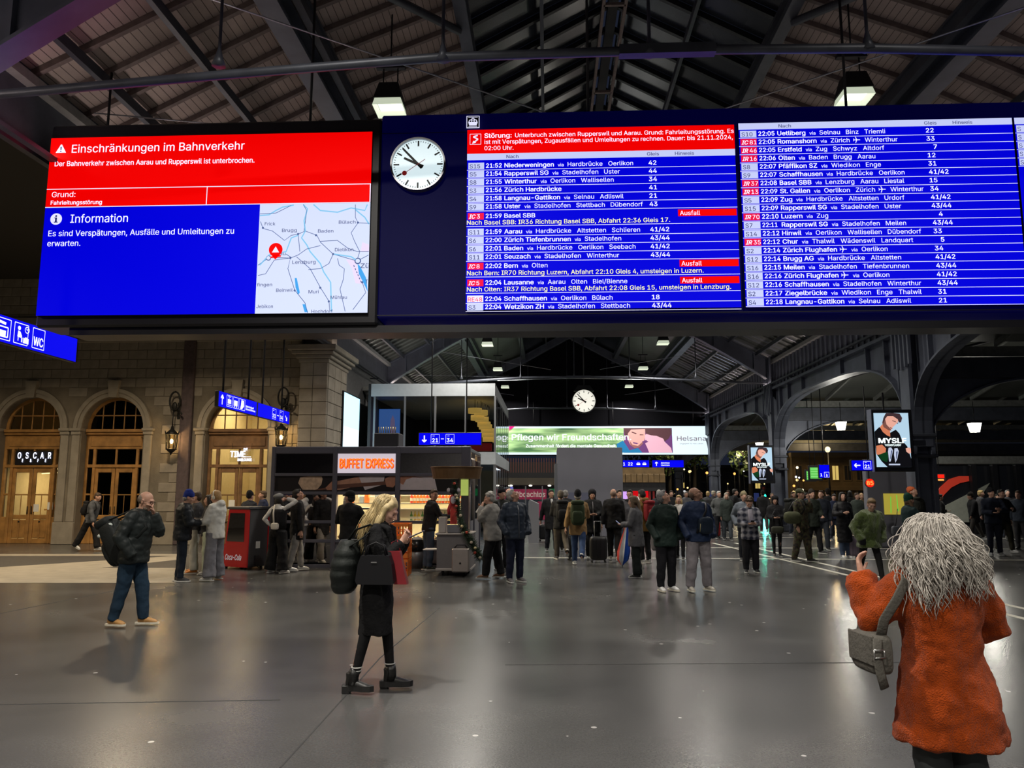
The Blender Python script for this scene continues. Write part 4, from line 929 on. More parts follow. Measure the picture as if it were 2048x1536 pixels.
# rooms behind the doors
def room(n, cx, wall_m, y0=WY + .7, dp=4.0, hw=1.35, h=5.2):
    mb = MB(); mb.box(cx - hw - .08, cx - hw, y0, y0 + dp, 0, h); mb.box(cx + hw, cx + hw + .08, y0, y0 + dp, 0, h); mb.box(cx - hw, cx + hw, y0 + dp, y0 + dp + .08, 0, h); mb.box(cx - hw, cx + hw, y0, y0 + dp, h - .1, h)
    tag(mb.build('wall_room_%d' % n, wall_m), kind='structure')
room(1, ARCH[0][0], M_cream); room(2, ARCH[1][0], mat('dark_room_wall', (.03, .03, .03), .8)); room(3, ARCH[2][0], M_cream)
def area(loc, energy, col, sx, sy=None, rot=(0, 0, 0), spread=PI):
    L = bpy.data.lights.new('room_light', 'AREA'); L.energy = energy; L.color = col; L.size = sx; L.spread = spread
    if sy: L.shape = 'RECTANGLE'; L.size_y = sy
    o = bpy.data.objects.new('room_light', L); COL.objects.link(o); o.location = loc; o.rotation_euler = rot; return o
WARM = (1.0, 0.76, 0.40)
area((ARCH[0][0], WY + 2.6, 2.55), 80, WARM, 1.6, 1.6); area((ARCH[2][0], WY + 2.4, 4.9), 120, (1, .80, .45), 1.6, 1.6)
# shop fittings behind the first door: lit ceiling strips and a counter
t = thing('ceiling_light_strips', 'warm zigzag light strips on the ceiling behind the leftmost doors', 'lamp', (ARCH[0][0], WY + 2.0, 2.3))
for a, c in (((-.9, 0, .1), (-.1, .6, .22)), ((-.1, .6, .22), (.9, .1, .12)), ((-1.1, .4, 0), (.2, .9, .1)), ((.1, .2, .05), (1.1, .8, .2))): MB().tube([a, c], .02, 5).build('light_strip', led('warm_strip', (255, 236, 170), 2.0), t)
mb = MB(); mb.box(-1.2, 1.2, -.8, 1.6, .30, .34); mb.build('ceiling_panel', M_cream, t)
t = thing('shop_counter', 'pale counter with goods seen through the leftmost doors', 'counter', (ARCH[0][0], WY + 2.8, 0))
MB().bbox(-1.1, 1.1, 0, .6, 0, 1.0, .03).build('counter_body', mat('pale_counter', (.45, .36, .22), .5), t); MB().bbox(-1.15, 1.15, -.05, .65, 1.0, 1.05, .01).build('counter_top', M_oak, t)
for k in range(5): MB().tube([(-.9 + .4 * k, .2, 1.05), (-.9 + .4 * k, .2, 1.2 + .05 * (k % 3))], .07, 8).build('jar', mat('jar_%d' % (k % 3), ((.4, .1, .05), (.12, .2, .08), (.5, .4, .2))[k % 3], .4), t)
for px, py in ((100, 1012), (72, 1016)):
    p = atY(px, py, WY + .29); o = MB().box(-.09, .09, 0, .004, -.12, .12).build('paper_notice', M_paper); o.location = p; tag(o, 'white paper notice on the %s glass door under the blue-white lettering' % ('right' if px > 90 else 'left'), 'notice')
p = atY(463, 1010, WY + .29); o = MB().box(-.10, .10, 0, .004, -.16, .16).build('paper_notice', M_paper); o.location = p; tag(o, 'white paper notice on the door below the bar sign', 'notice')
# lettering over the doors
def letters(name, label, px0, px1, py, Y, s, cap, m, par=None, bold=.03, **kw):
    a = atY(px0, py, Y); b = atY(px1, py, Y); t = thing(name, label, 'sign', a)
    mb = MB(); text(mb, s, 0, 0, cap, onY(0), width=b.x - a.x, bold=bold, **kw); mb.build('lettering', m, t)['kind'] = 'stuff'; return t
LCOLD = led('cold_neon_white', (226, 232, 255), 2.2)
t = thing('shop_sign', 'blue-white lit letters spelling a name above the leftmost door', 'sign', atY(66, 922, WY + .22))
mb = MB()
for ch, px, py, cap in (('O', 35, 917, .20), ('E', 44, 921, .10), ('S', 51, 917, .20), ('&', 60, 921, .10), ('C', 66, 917, .20), ('F', 75, 921, .10), ('A', 80.5, 917, .20), ('E', 90, 921, .10), ('R', 96, 917, .20)):
    p = atY(px, py, WY + .22) - t.location; text(mb, ch, p.x, p.z - (.05 if cap < .15 else 0), cap, onY(0), bold=.03, xs=.62)
mb.build('lettering', LCOLD, t)['kind'] = 'stuff'
MB().box(-.62, .62, .02, .05, -.12, .32).build('backing', M_black, t); MB().tube([(-.55, .03, .32), (-.55, .03, .42)], .008, 5).build('bracket', M_black, t)
t = thing('bar_sign', 'cold white lit bar sign hanging in the doorway behind the snack kiosk', 'sign', atY(484, 920, WY + .20))
mb = MB()
for s, x0, x1, y, cap in (('TIME', 460.5, 490, 914, .19), ('OUT', 487, 495, 901, .08), ('BAR/LOUNGE', 475, 503, 922, .085)):
    a = atY(x0, y, WY + .2) - t.location; b = atY(x1, y, WY + .2) - t.location; text(mb, s, a.x, a.z, cap, onY(0), width=b.x - a.x, bold=.05)
for k in range(5): rect(mb, .10 + .04 * k, .125 + .04 * k, .09, .115, onY(0))
mb.build('lettering', LCOLD, t)['kind'] = 'stuff'; MB().box(-.42, .36, .012, .02, -.07, .36).build('clear_plate', M_glass, t); MB().tube([(-.35, .015, .36), (-.35, .015, .55)], .006, 5).tube([(.3, .015, .36), (.3, .015, .55)], .006, 5).build('wires', M_black, t)
# wrought iron wall lanterns
lanl = bpy.data.lights.new('lantern_light', 'POINT'); lanl.energy = 85; lanl.color = (1, .66, .30); lanl.shadow_soft_size = .06
M_flame = mat('lantern_bulb', (1, .8, .5), .4, emit=(1.0, .78, .42), estr=9, sampling='NONE'); M_lgl = mat('lantern_glass', (.95, .88, .72), .1, kind='glass')
def lantern(px, py, label):
    p = atY(px, py, WY - .38); t = thing('wall_lantern', label, 'lantern', p, group='iron wall lanterns')
    mb = MB(); n = 8
    ring = lambda r, z: [(r * math.cos(2 * PI * k / n), r * math.sin(2 * PI * k / n), z) for k in range(n)]
    for k in range(n):
        a = 2 * PI * k / n; mb.tube([(.16 * math.cos(a), .16 * math.sin(a), -.22), (.19 * math.cos(a), .19 * math.sin(a), .24)], .010, 4)
    for r, z in ((.17, -.23), (.20, .25)): mb.tube([Vector(q) for q in ring(r, z)] + [Vector(ring(r, z)[0])], .016, 5)
    mb.build('cage', M_iron, t)
    mb = MB(); mb.loft([ring(.15, -.21), ring(.18, .23)], cap=False); mb.build('glass', M_lgl, t)
    MB().ell((0, 0, .02), (.05, .05, .08), nu=8, nv=6).build('bulb', M_flame, t)
    mb = MB(); mb.loft([ring(.21, .25), ring(.15, .32), ring(.06, .40), ring(.03, .52)]); 
    for k in range(n): a = 2 * PI * k / n; mb.tube([(.2 * math.cos(a), .2 * math.sin(a), .27), (.22 * math.cos(a), .22 * math.sin(a), .36)], [.02, .004], 4)
    mb.build('crown', M_iron, t)
    mb = MB(); mb.loft([ring(.17, -.23), ring(.10, -.30), ring(.04, -.34), ring(.01, -.42)]); mb.build('finial', M_iron, t)
    mb = MB(); mb.tube([(0, 0, .5), (0, 0, 1.0)], .02, 6); mb.tube([(0, 0, .95), (.0, .2, 1.05), (0, .37, 1.0)], .025, 6)
    mb.tube([Vector((.17 * math.sin(2 * PI * k / 16), .06, 1.32 + .30 * math.cos(2 * PI * k / 16))) for k in range(17)], .028, 6); mb.ell((0, .06, 1.15), (.09, .05, .14), nu=10, nv=7)
    mb.tube([(.10, .05, 1.0), (.25, .0, .93), (.28, .0, .88)], .03, 5); mb.build('scroll_bracket', M_iron, t)
    MB().bbox(-.05, .05, .34, .38, .75, 1.3, .02).build('wall_plate', M_iron, t)
    L = bpy.data.objects.new('lantern_light', lanl); COL.objects.link(L); L.location = p + Vector((0, -.02, .03))
lantern(343, 884, 'ornate iron wall lantern with warm light between the two left arches and the pilaster')
lantern(562, 876, 'ornate iron wall lantern with warm light beside the stone corner pier')
# ================================================================ lit advert on the side wall, cream column
t = thing('advert_lightbox', 'tall glowing pale blue advert lightbox on the side wall above the kiosk', 'advert', (-6.88, 26.6, 2.0))
ya_, yb_ = atX(687, 850, -6.88).y - 26.6, atX(718, 850, -6.88).y - 26.6; zt_ = atX(687, 783, -6.88).z - 2.0
MB().bbox(-.12, -.005, ya_ - .05, yb_ + .05, -.05, zt_ + .05, .01).build('frame', M_case, t)
mb = MB(); mb.add([(0, ya_, 0), (0, yb_, 0), (0, yb_, zt_), (0, ya_, zt_)], [(0, 1, 2, 3)]); mb.build('lit_sheet', led('cold_lightbox', (214, 244, 255), 2.2, 'AUTO'), t)
mb = MB()
for k in range(7): mb.add([(.004, ya_ + .02 + .11 * k, .0), (.004, ya_ + .09 + .11 * k, .0), (.004, ya_ + .02 + .07 * k, 1.9 - .2 * k)], [(0, 1, 2)])
mb.build('printed_grass', led('lightbox_blue', (70, 120, 150), .8), t)
mb = MB(); mb.add([(.003, ya_, zt_ * .62), (.003, yb_, zt_ * .62), (.003, yb_, zt_), (.003, ya_, zt_)], [(0, 1, 2, 3)]); mb.build('printed_sky', led('lightbox_sky', (176, 232, 255), 1.8), t)
cp = thing('cream_column', 'cream painted column with moulded capital beside the glowing advert', 'column', (-6.95, 30.2, 0))
M_crm = mat('pale_column_paint', (.42, .42, .40), .5, var=.06)
MB().tube([(0, 0, .3), (0, 0, 5.2)], [.24, .21], 20).build('shaft', M_crm, cp); MB().bbox(-.32, .32, -.32, .32, 0, .3, .03).build('base', M_crm, cp)
mb = MB(); mb.tube([(0, 0, 5.2), (0, 0, 5.3), (0, 0, 5.45), (0, 0, 5.6)], [.22, .26, .28, .40], 20); mb.bbox(-.46, .46, -.46, .46, 5.6, 5.78, .02); mb.build('capital', M_crm, cp)
# ================================================================ two-storey glass pavilion
PVY = 27.5
pv = thing('glass_pavilion', 'two-storey glazed cafe pavilion with white fascias behind the snack kiosk', 'pavilion', (0, PVY, 0))
M_fas = mat('white_fascia', (.46, .49, .52), .45, var=.05); M_mul = mat('steel_mullion', (.30, .31, .33), .35, .6)
pvg = mat('pavilion_glass', (.62, .66, .68), 0.02, kind='glass')
x0p, x1p = atY(742, 800, PVY).x, atY(990, 800, PVY).x; zt1, zt0 = atY(900, 767, PVY).z, atY(900, 792, PVY).z; zm1, zm0 = atY(960, 904, PVY).z, atY(960, 929, PVY).z; PD = 9.5
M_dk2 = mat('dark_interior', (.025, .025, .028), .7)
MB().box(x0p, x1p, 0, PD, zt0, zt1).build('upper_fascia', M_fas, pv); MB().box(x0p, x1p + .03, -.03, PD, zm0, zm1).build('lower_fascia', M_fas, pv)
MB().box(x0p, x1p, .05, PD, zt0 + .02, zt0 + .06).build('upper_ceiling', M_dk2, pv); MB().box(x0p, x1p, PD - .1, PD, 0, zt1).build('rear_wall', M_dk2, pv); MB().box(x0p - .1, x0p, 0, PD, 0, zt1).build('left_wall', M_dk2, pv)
xs_ = [atY(p, 850, PVY).x for p in (748, 809, 870, 931, 990)]
for a, c in zip(xs_, xs_[1:]):
    MB().box(a + .03, c - .03, .02, .035, zm1, zt0).build('window_pane', pvg, pv); MB().box(a + .03, c - .03, .02, .035, .1, zm0).build('window_pane', pvg, pv)
for x in xs_: MB().box(x - .035, x + .035, 0, .08, zm1, zt0).build('mullion', M_mul, pv); MB().box(x - .05, x + .05, 0, .12, 0, zm0).build('mullion', M_mul, pv)
yy = 0
while yy < PD - .2:
    MB().box(x1p - .02, x1p - .005, yy + .06, yy + 1.54, zm1, zt0).build('side_pane', pvg, pv); MB().box(x1p - .02, x1p - .005, yy + .06, yy + 1.54, .1, zm0).build('side_pane', pvg, pv)
    MB().box(x1p - .06, x1p, yy + 1.54, yy + 1.62, 0, zt0).build('mullion', M_mul, pv); yy += 1.58
for k in range(9):
    p = atY((950, 962, 955, 964, 968, 971, 975, 976, 978)[k], (822, 826, 836, 839, 849, 854, 862, 870, 880)[k], PVY + 1.2 + .3 * k); o = thing('drum_lamp', 'yellow drum lampshade in the stepped cluster hanging inside the glass pavilion', 'lamp', p, group='yellow drum shades in the pavilion')
    MB().tube([(0, 0, -.09), (0, 0, .10)], .26, 14).build('shade', mat('lit_yellow_shade', (.7, .5, .2), .6, emit=srgb((226, 176, 84)), estr=.9, sampling='NONE'), o); MB().tube([(0, 0, .1), (0, 0, zt0 - p.z + .03)], .012, 5).build('cord', M_black, o)
area((-3.0, PVY + 3, zt0 - .1), 30, (1, .75, .45), 1.5, 3); area((-2.6, PVY + 2.0, zm0 - .1), 70, (.78, .9, 1), 2.0, 3.5)
t = thing('video_screen', 'blue video screen standing inside the pavilion behind the glass', 'screen', atY(775, 888, PVY + 1.4)); MB().bbox(-.38, .48, 0, .08, 0, 1.35, .01).build('frame', M_case, t)
mb = MB(); rect(mb, -.36, .46, .02, 1.33, onY(-.004)); mb.build('picture', led('screen_blue', (84, 128, 206), .8), t); mb = MB(); poly(mb, [(.05, .02), (.3, .02), (.26, .9), (.18, 1.1), (.10, .9)], onY(-.008)); mb.build('figure', led('screen_figure', (150, 130, 170), .7), t)
t = thing('ventilation_unit', 'dark grey ventilation box with pipe fringe standing on the kiosk roof', 'equipment', (atY(770, 893, 19).x, 19, 2.72)); MB().bbox(-.28, .34, 0, .6, 0, .42, .02).build('body', M_dk2, t)
for k in range(8): MB().tube([(-.2 + .06 * k, .15, .42), (-.2 + .06 * k, .15, .58)], .012, 5).build('pipe', mat('brass_pipe', (.3, .25, .12), .4, .6), t)
t = thing('restaurant_table', 'red topped counter seen upstairs in the pavilion', 'counter', atY(958, 900, PVY + 1.0)); MB().bbox(-.35, .45, 0, .5, -.02, .26, .02).build('front', mat('red_laminate', (.45, .03, .03), .5, emit=(.10, .004, .004), estr=1), t); MB().bbox(-.4, .5, -.05, .55, .26, .30, .01).build('top', M_dk2, t)
# ================================================================ far end: banner, gable, shops
EY = 48.4
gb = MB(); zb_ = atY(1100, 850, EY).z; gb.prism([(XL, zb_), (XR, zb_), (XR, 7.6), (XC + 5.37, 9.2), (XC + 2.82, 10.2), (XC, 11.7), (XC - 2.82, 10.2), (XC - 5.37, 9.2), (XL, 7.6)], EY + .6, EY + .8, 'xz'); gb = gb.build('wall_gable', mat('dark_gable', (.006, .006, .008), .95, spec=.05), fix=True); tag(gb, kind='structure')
bn = thing('advert_banner', 'long lit green advert banner with smiling couple across the far end', 'advert', atY(1422, 909, EY))
W0 = atY(860, 909, EY).x - bn.location.x; HB = atY(1422, 852, EY).z - bn.location.z
MB().bbox(W0 - .06, .06, .02, .35, -.06, HB + .06, .02).build('casing', M_case, bn)
mb = MB(); rect(mb, W0, 0, 0, HB, onY(0)); mb.build('white_sheet', led('banner_white', (214, 236, 250), 1.1, 'AUTO'), bn)
def green_mat():
    m = led('banner_meadow', (150, 190, 140), .75, 'AUTO'); nt = m.node_tree; N = nt.nodes; L = nt.links; b = N['Principled BSDF']; tc = N.new('ShaderNodeTexCoord'); mp_ = N.new('ShaderNodeMapping'); mp_.inputs['Scale'].default_value = (.25, 1, 1.6)
    n = N.new('ShaderNodeTexNoise'); n.inputs['Scale'].default_value = 1.6; r = N.new('ShaderNodeValToRGB'); r.color_ramp.elements[0].color = (*srgb((74, 112, 74)), 1); r.color_ramp.elements[1].color = (*srgb((188, 226, 160)), 1); r.color_ramp.elements[0].position = .35; r.color_ramp.elements[1].position = .65
    L.new(tc.outputs['Object'], mp_.inputs[0]); L.new(mp_.outputs[0], n.inputs['Vector']); L.new(n.outputs['Fac'], r.inputs['Fac']); L.new(r.outputs['Color'], b.inputs['Emission Color']); L.new(r.outputs['Color'], b.inputs['Base Color']); return m
bx = lambda px: atY(px, 880, EY).x - bn.location.x
bz = lambda py: atY(1300, py, EY).z - bn.location.z
mb = MB(); rect(mb, W0, bx(1344.5), bz(904.5), bz(856), onY(-.01)); mb.build('meadow_print', green_mat(), bn)
LW = led('banner_lettering', (246, 250, 255), 1.2)
mb = MB(); text(mb, 'Pflegen wir Freundschaften.', bx(1024), bz(880), HB * .21, onY(-.03), width=bx(1262) - bx(1024), bold=.02); text(mb, 'Zusammenhalt fördert die mentale Gesundheit.', bx(1052), bz(894.5), HB * .105, onY(-.03), width=bx(1233) - bx(1052), bold=.02); mb.build('slogan', LW, bn)['kind'] = 'stuff'
skin1 = led('print_skin_light', (226, 168, 160)); skin2 = led('print_skin_pink', (230, 178, 196)); hair1 = led('print_hair_brown', (92, 62, 66)); shirt = led('print_shirt_blue', (40, 120, 170)); shad = led('print_shadow_purple', (110, 66, 120)); beard = led('print_beard', (150, 100, 100))
def bpoly(mb, pts, d, mi=0): poly(mb, [(bx(990 + .2197 * x), bz(830 + .2197 * y)) for x, y in pts], onY(-d), mi)
mb = MB()
bpoly(mb, [(1172, 118), (1610, 118), (1616, 344), (1172, 344)], .012, 4)
bpoly(mb, [(1108, 262), (1165, 232), (1210, 300), (1230, 342), (1108, 342)], .018, 3); bpoly(mb, [(1190, 330), (1300, 300), (1340, 343), (1190, 343)], .016, 3)
bpoly(mb, [(1192, 130), (1240, 122), (1368, 122), (1368, 200), (1350, 255), (1310, 295), (1270, 300), (1230, 270), (1205, 215)], .020, 0)
bpoly(mb, [(1172, 118), (1368, 118), (1366, 128), (1240, 132), (1212, 165), (1206, 200), (1185, 190)], .022, 2)
bpoly(mb, [(1225, 235), (1250, 270), (1300, 282), (1352, 235), (1345, 262), (1310, 296), (1268, 302), (1232, 275)], .022, 5)
bpoly(mb, [(1245, 150), (1290, 166), (1285, 174), (1245, 160)], .024, 2); bpoly(mb, [(1318, 176), (1352, 178), (1352, 184), (1318, 184)], .024, 2); bpoly(mb, [(1256, 246), (1306, 256), (1290, 266), (1258, 258)], .024, 4)
bpoly(mb, [(1368, 180), (1420, 150), (1520, 150), (1540, 240), (1600, 300), (1610, 343), (1400, 343), (1385, 300), (1362, 250)], .024, 1)
bpoly(mb, [(1366, 118), (1600, 118), (1606, 170), (1580, 215), (1545, 240), (1530, 215), (1470, 190), (1420, 185), (1372, 170)], .027, 2); bpoly(mb, [(1490, 220), (1530, 225), (1528, 270), (1500, 285)], .029, 1)
bpoly(mb, [(1338, 240), (1375, 228), (1395, 245), (1350, 262)], .028, 4)
mb.build('couple_print', [skin1, skin2, hair1, shirt, shad, beard], bn)
mb = MB(); rect(mb, bx(1345.5), -.02, .02, HB - .02, onY(-.012)); mb.build('brand_panel', led('banner_pale', (224, 244, 252), 1.1), bn)
mb = MB(); text(mb, 'Helsana', bx(1354), bz(881.5), HB * .16, onY(-.02), width=bx(1412) - bx(1354), bold=-.004); text(mb, 'Engagiert für das Leben.', bx(1359.5), bz(888.5), HB * .045, onY(-.02), width=bx(1407) - bx(1359.5)); mb.build('brand_lettering', led('banner_brown', (104, 66, 84)), bn)['kind'] = 'stuff'
mb = MB(); poly(mb, [(bx(1018), bz(852)), (bx(1030), bz(852)), (bx(1018), bz(861))], onY(-.03)); mb.build('pink_corner', led('banner_pink', (240, 30, 120)), bn)
for x in (-11, -6, -1): MB().tube([(x, .2, HB), (x, .2, 7.3 - bn.location.z)], .03, 6).build('hanger_rod', M_black, bn)
# big grey box, low stele
gx = ground(1180, 1073); zc_ = atY(1180, 895, gx.y).z; xa_, xb_ = atY(1115, 980, gx.y).x, atY(1246, 980, gx.y).x
M_gbox = mat('matt_grey_panel', (.155, .155, .185), .75, var=.06, scale=1.2)
t = thing('grey_enclosure', 'tall plain grey box-shaped enclosure standing in the middle of the hall', 'enclosure', (xa_, gx.y, 0))
MB().bbox(0, xb_ - xa_, 0, 2.6, 0, zc_, .015).build('body', M_gbox, t); MB().box(-.10, 0, .3, 2.3, .02, zc_ * .82).build('side_plate', M_mul, t)
MB().box(.02, 1.45, -.012, 0, .0, atY(1180, 985, gx.y).z).build('front_panel', mat('blue_grey_panel', (.10, .105, .16), .7), t)
g = ground(1068, 1086); t = thing('ticket_stele', 'chest-high grey metal stele behind the man in the quilted jacket', 'stele', g)
mb = MB(); mb.prism([(-.18, 0), (.16, 0), (.16, 1.28), (-.14, 1.42), (-.18, 1.36)], 0, .9, 'xz'); mb.build('body', mat('brushed_grey_metal', (.33, .34, .38), .4, .5), t, fix=True); MB().box(-.19, -.18, .05, .85, .1, 1.3).build('side_panel', M_mul, t)
# shops under the banner
sh = thing('poster_shopfront', 'glazed shopfront with pink poster lettering under the banner', 'shop', (0, 43.5, 0))
xs0, xs1 = atY(985, 990, 43.5).x, atY(1118, 990, 43.5).x; zs = atY(1050, 972, 43.5).z
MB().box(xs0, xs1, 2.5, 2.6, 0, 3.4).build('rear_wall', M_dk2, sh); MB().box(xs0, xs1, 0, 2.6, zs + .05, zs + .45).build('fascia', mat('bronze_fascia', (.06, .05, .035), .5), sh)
mb = MB()
for k in range(26): mb.box(xs0 + (xs1 - xs0) * k / 26, xs0 + (xs1 - xs0) * k / 26 + .06, -.05, .02, zs + .75, zs + 1.55)
mb.build('screen_slats', mat('dark_red_slat', (.08, .025, .02), .6), sh)['kind'] = 'stuff'
for k in range(4): a = xs0 + (xs1 - xs0) * k / 4; MB().box(a + .03, a + (xs1 - xs0) / 4 - .03, 0, .02, .1, zs).build('pane', pvg, sh); MB().box(a - .03, a + .03, -.02, .06, 0, zs).build('mullion', M_mul, sh)
px_ = lambda p: atY(p, 990, 43.4).x
mb = MB(); rect(mb, px_(1026), px_(1093), atY(1050, 999, 43.4).z, atY(1050, 978.5, 43.4).z, onY(.4)); rect(mb, px_(1075), px_(1092), atY(1050, 1040, 43.4).z, atY(1050, 1003, 43.4).z, onY(.4)); mb.build('pink_poster', led('poster_pink', (196, 62, 92), .8, 'AUTO'), sh)
mb = MB(); text(mb, 'Obdachlos', px_(1029), atY(1050, 994, 43.4).z, .30, onY(.38), width=px_(1090) - px_(1029), bold=.03); rect(mb, px_(1073), px_(1091), atY(1050, 987.8, 43.4).z, atY(1050, 986.8, 43.4).z, onY(.37)); mb.build('poster_lettering', led('poster_letters', (236, 206, 190), .9), sh)['kind'] = 'stuff'
for p, c in ((1023, (150, 150, 255)), (991, (30, 220, 110))): MB().box(px_(p) - .08, px_(p) + .08, .1, .16, .9, zs - .05).build('light_column', led('tube_%d' % p, c, 1.0), sh)
MB().box(px_(1098), px_(1116), .2, .25, zs - .55, zs - .15).build('green_sign', led('green_exit', (30, 150, 80), .8), sh)
for p in (1014, 1022, 1061, 1099): MB().ell((px_(p), -.1, zs + .02), (.10, .1, .05), nu=8, nv=5).build('downlight', led('downlight', (255, 250, 235), 2.0), sh)
area((px_(1050), 44.6, zs - .1), 60, (.9, .95, 1), 2.4, 1.5)
sb = thing('timber_pavilion', 'timber-clad shop pavilion with red lit front right of the grey box', 'shop', (0, 41, 0))
x0s, x1s = atY(1240, 990, 41).x, atY(1332, 990, 41).x; zz = lambda py: atY(1290, py, 41).z
M_tim = mat('warm_timber', (.22, .14, .06), .6, var=.25, scale=3)
k = 0
while x0s + .3 * k < x1s: MB().bbox(x0s + .3 * k, x0s + .3 * k + .28, 0, .08, zz(965), zz(948), .01).build('timber_board', M_tim, sb); k += 1
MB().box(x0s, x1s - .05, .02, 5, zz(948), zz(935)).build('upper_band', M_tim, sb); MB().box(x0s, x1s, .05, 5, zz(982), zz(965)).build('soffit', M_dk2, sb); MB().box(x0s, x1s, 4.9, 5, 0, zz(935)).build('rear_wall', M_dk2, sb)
MB().box(atY(1266, 990, 41).x, atY(1298, 990, 41).x, .3, .4, zz(1003), zz(982)).build('red_sign', led('shop_red', (196, 12, 20), 1.0, 'AUTO'), sb); MB().box(atY(1271, 990, 41).x, atY(1282, 990, 41).x, .28, .3, zz(1003), zz(993)).build('white_sign', led('shop_white', (240, 220, 215), .9), sb)
MB().box(atY(1247, 990, 41).x, atY(1258, 990, 41).x, .6, .65, .3, zz(983)).build('violet_light', led('violet_tube', (206, 160, 240), 1.1), sb)
for p in (1300, 1308, 1316, 1324, 1331): MB().box(atY(p, 990, 41).x - .05, atY(p, 990, 41).x + .05, .1, .2, 0, zz(982)).build('red_post', mat('red_post', (.25, .02, .02), .5, emit=(.03, .002, .002), estr=1), sb)
for p in (1303, 1313): MB().box(atY(p, 990, 41).x, atY(p + 9, 990, 41).x, .15, .17, .4, zz(983)).build('pane', pvg, sb)
# ================================================================ snack kiosk
KY = 17.55
kx = lambda p: atY(p, 1000, KY).x
kz = lambda p: atY(740, p, KY).z
kk = thing('snack_kiosk', 'steel-framed snack kiosk with orange lit sign, photo frieze and lit counter', 'kiosk', (0, KY, 0))
M_kfr = mat('blue_grey_kiosk_frame', (.115, .115, .15), .45, .3); M_kmir = mat('smoked_mirror_glass', (.42, .40, .40), .02, 1.0); M_kpan = mat('grey_kiosk_panel', (.20, .20, .225), .5, .2)
XA, XB = kx(541), kx(936); KD = 3.3; ZT = kz(893)
vx = [kx(541), kx(669), kx(795), kx(936)]; hz = [kz(p) for p in (896, 946, 983, 1041, 1079, 1129)]
for i, x in enumerate(vx): MB().bbox(x - .055 + (.055 if i == 0 else -.0 if i < 3 else -.10), x + .055 + (.03 if i == 0 else 0 if i < 3 else 0), -.05, .10, 0, ZT, .01).build('post', M_kfr, kk)
for z, h in zip(hz, (.13, .075, .075, .07, .075, .12)): MB().bbox(XA, XB, -.04, .10, z - h, z + (.03 if z == hz[0] else 0), .01).build('rail', M_kfr, kk)
MB().bbox(XA, XB, 0, KD, ZT - .10, ZT, .02).build('roof', M_kfr, kk); MB().box(XA, XB, 0, KD, 0, .10).build('floor_plinth', M_kfr, kk); MB().box(XA + .06, XB - .1, KD - .1, KD, .1, ZT - .1).build('rear_wall', mat('kiosk_cream_wall', (.60, .55, .38), .5), kk); MB().box(XA, XA + .06, .1, KD, .1, ZT - .1).build('left_side', M_kmir, kk)
for y in (.1, 1.65, KD - .06): MB().box(XB - .09, XB, y - .05, y + .05, .1, ZT - .1).build('side_post', M_kfr, kk)
for a, c in ((.15, 1.6), (1.7, KD - .11)): MB().box(XB - .05, XB - .035, a, c, 1.0, ZT - .25).build('side_pane', M_glass, kk); MB().box(XB - .06, XB - .03, a, c, .1, 1.0).build('side_panel', M_kpan, kk)
def panel(i, r, m, nm, y=.0, y1=.03):
    x0, x1 = vx[i] + (.09 if i == 0 else .055), vx[i + 1] - .055 - (.1 if i == 2 else 0); z1, z0 = hz[r] - (.13, .075, .075, .07, .075)[r], hz[r + 1]
    return MB().box(x0, x1, y, y1, z0, z1).build(nm, m, kk), x0, x1, z0, z1
panel(0, 0, M_kmir, 'mirror_panel'); panel(2, 0, M_kmir, 'mirror_panel')
for r in (2, 3, 4): panel(0, r, M_kmir, 'mirror_panel')
for i in (1, 2): panel(i, 4, M_kpan, 'counter_front'); MB().box(vx[i] + .05, vx[i + 1] - .05, .02, .75, hz[4] - .04, hz[4]).build('counter_top', M_kfr, kk)
_, x0, x1, z0, z1 = panel(1, 0, led('kiosk_sign_white', (206, 196, 206), .9, 'AUTO'), 'sign_box', -.02, .05)
mb = MB(); text(mb, 'BUFFET EXPRESS', x0 + .05, z0 + (z1 - z0) * .27, (z1 - z0) * .46, onY(-.05), width=x1 - x0 - .10, bold=.05); mb.build('sign_lettering', led('neon_orange', (255, 106, 34), 1.6), kk)['kind'] = 'stuff'
mb = MB(); text(mb, 'BUFFET EXPRESS', x0 + .06, z0 + (z1 - z0) * .24, (z1 - z0) * .46, onY(-.035), width=x1 - x0 - .10, bold=.06); mb.build('sign_lettering_edge', led('neon_orange_edge', (206, 40, 16), 1.0), kk)['kind'] = 'stuff'
# photo frieze: loaf on a peel held by a baker
fz = [panel(i, 1, mat('frieze_black', (.012, .010, .012), .35), 'frieze_panel') for i in range(3)]
FX = lambda cx: atY(520 + .2865 * cx, 960, KY).x
FZ = lambda cy: atY(740, 740 + .2865 * cy, KY).z
m_loaf = mat('print_loaf', (.50, .36, .26), .5, var=.3, scale=9); m_arm = mat('print_arm', (.42, .22, .15), .5, var=.15); m_shirt = mat('print_shirt', (.50, .46, .50), .5, var=.08); m_peel = mat('print_peel', (.12, .05, .035), .5); m_hand = mat('print_hand', (.36, .17, .11), .5, var=.15)
def fr(pts, d, m, nm, box):
    x0, x1, z0, z1 = box; mb = MB(); poly(mb, [(min(max(FX(a), x0), x1), min(max(FZ(b), z0), z1)) for a, b in pts], onY(-d)); return mb.build(nm, m, kk)
f0, f1, f2 = [f[1:] for f in fz]
fr([(268, 790), (280, 750), (330, 738), (430, 738), (437, 760), (430, 800), (400, 836), (300, 836)], .004, m_loaf, 'print_loaf', f0); fr([(375, 838), (470, 820), (516, 795), (516, 830), (430, 838)], .006, m_peel, 'print_peel', f0); fr([(460, 822), (500, 780), (516, 775), (516, 838), (470, 838)], .007, m_hand, 'print_hand', f0)
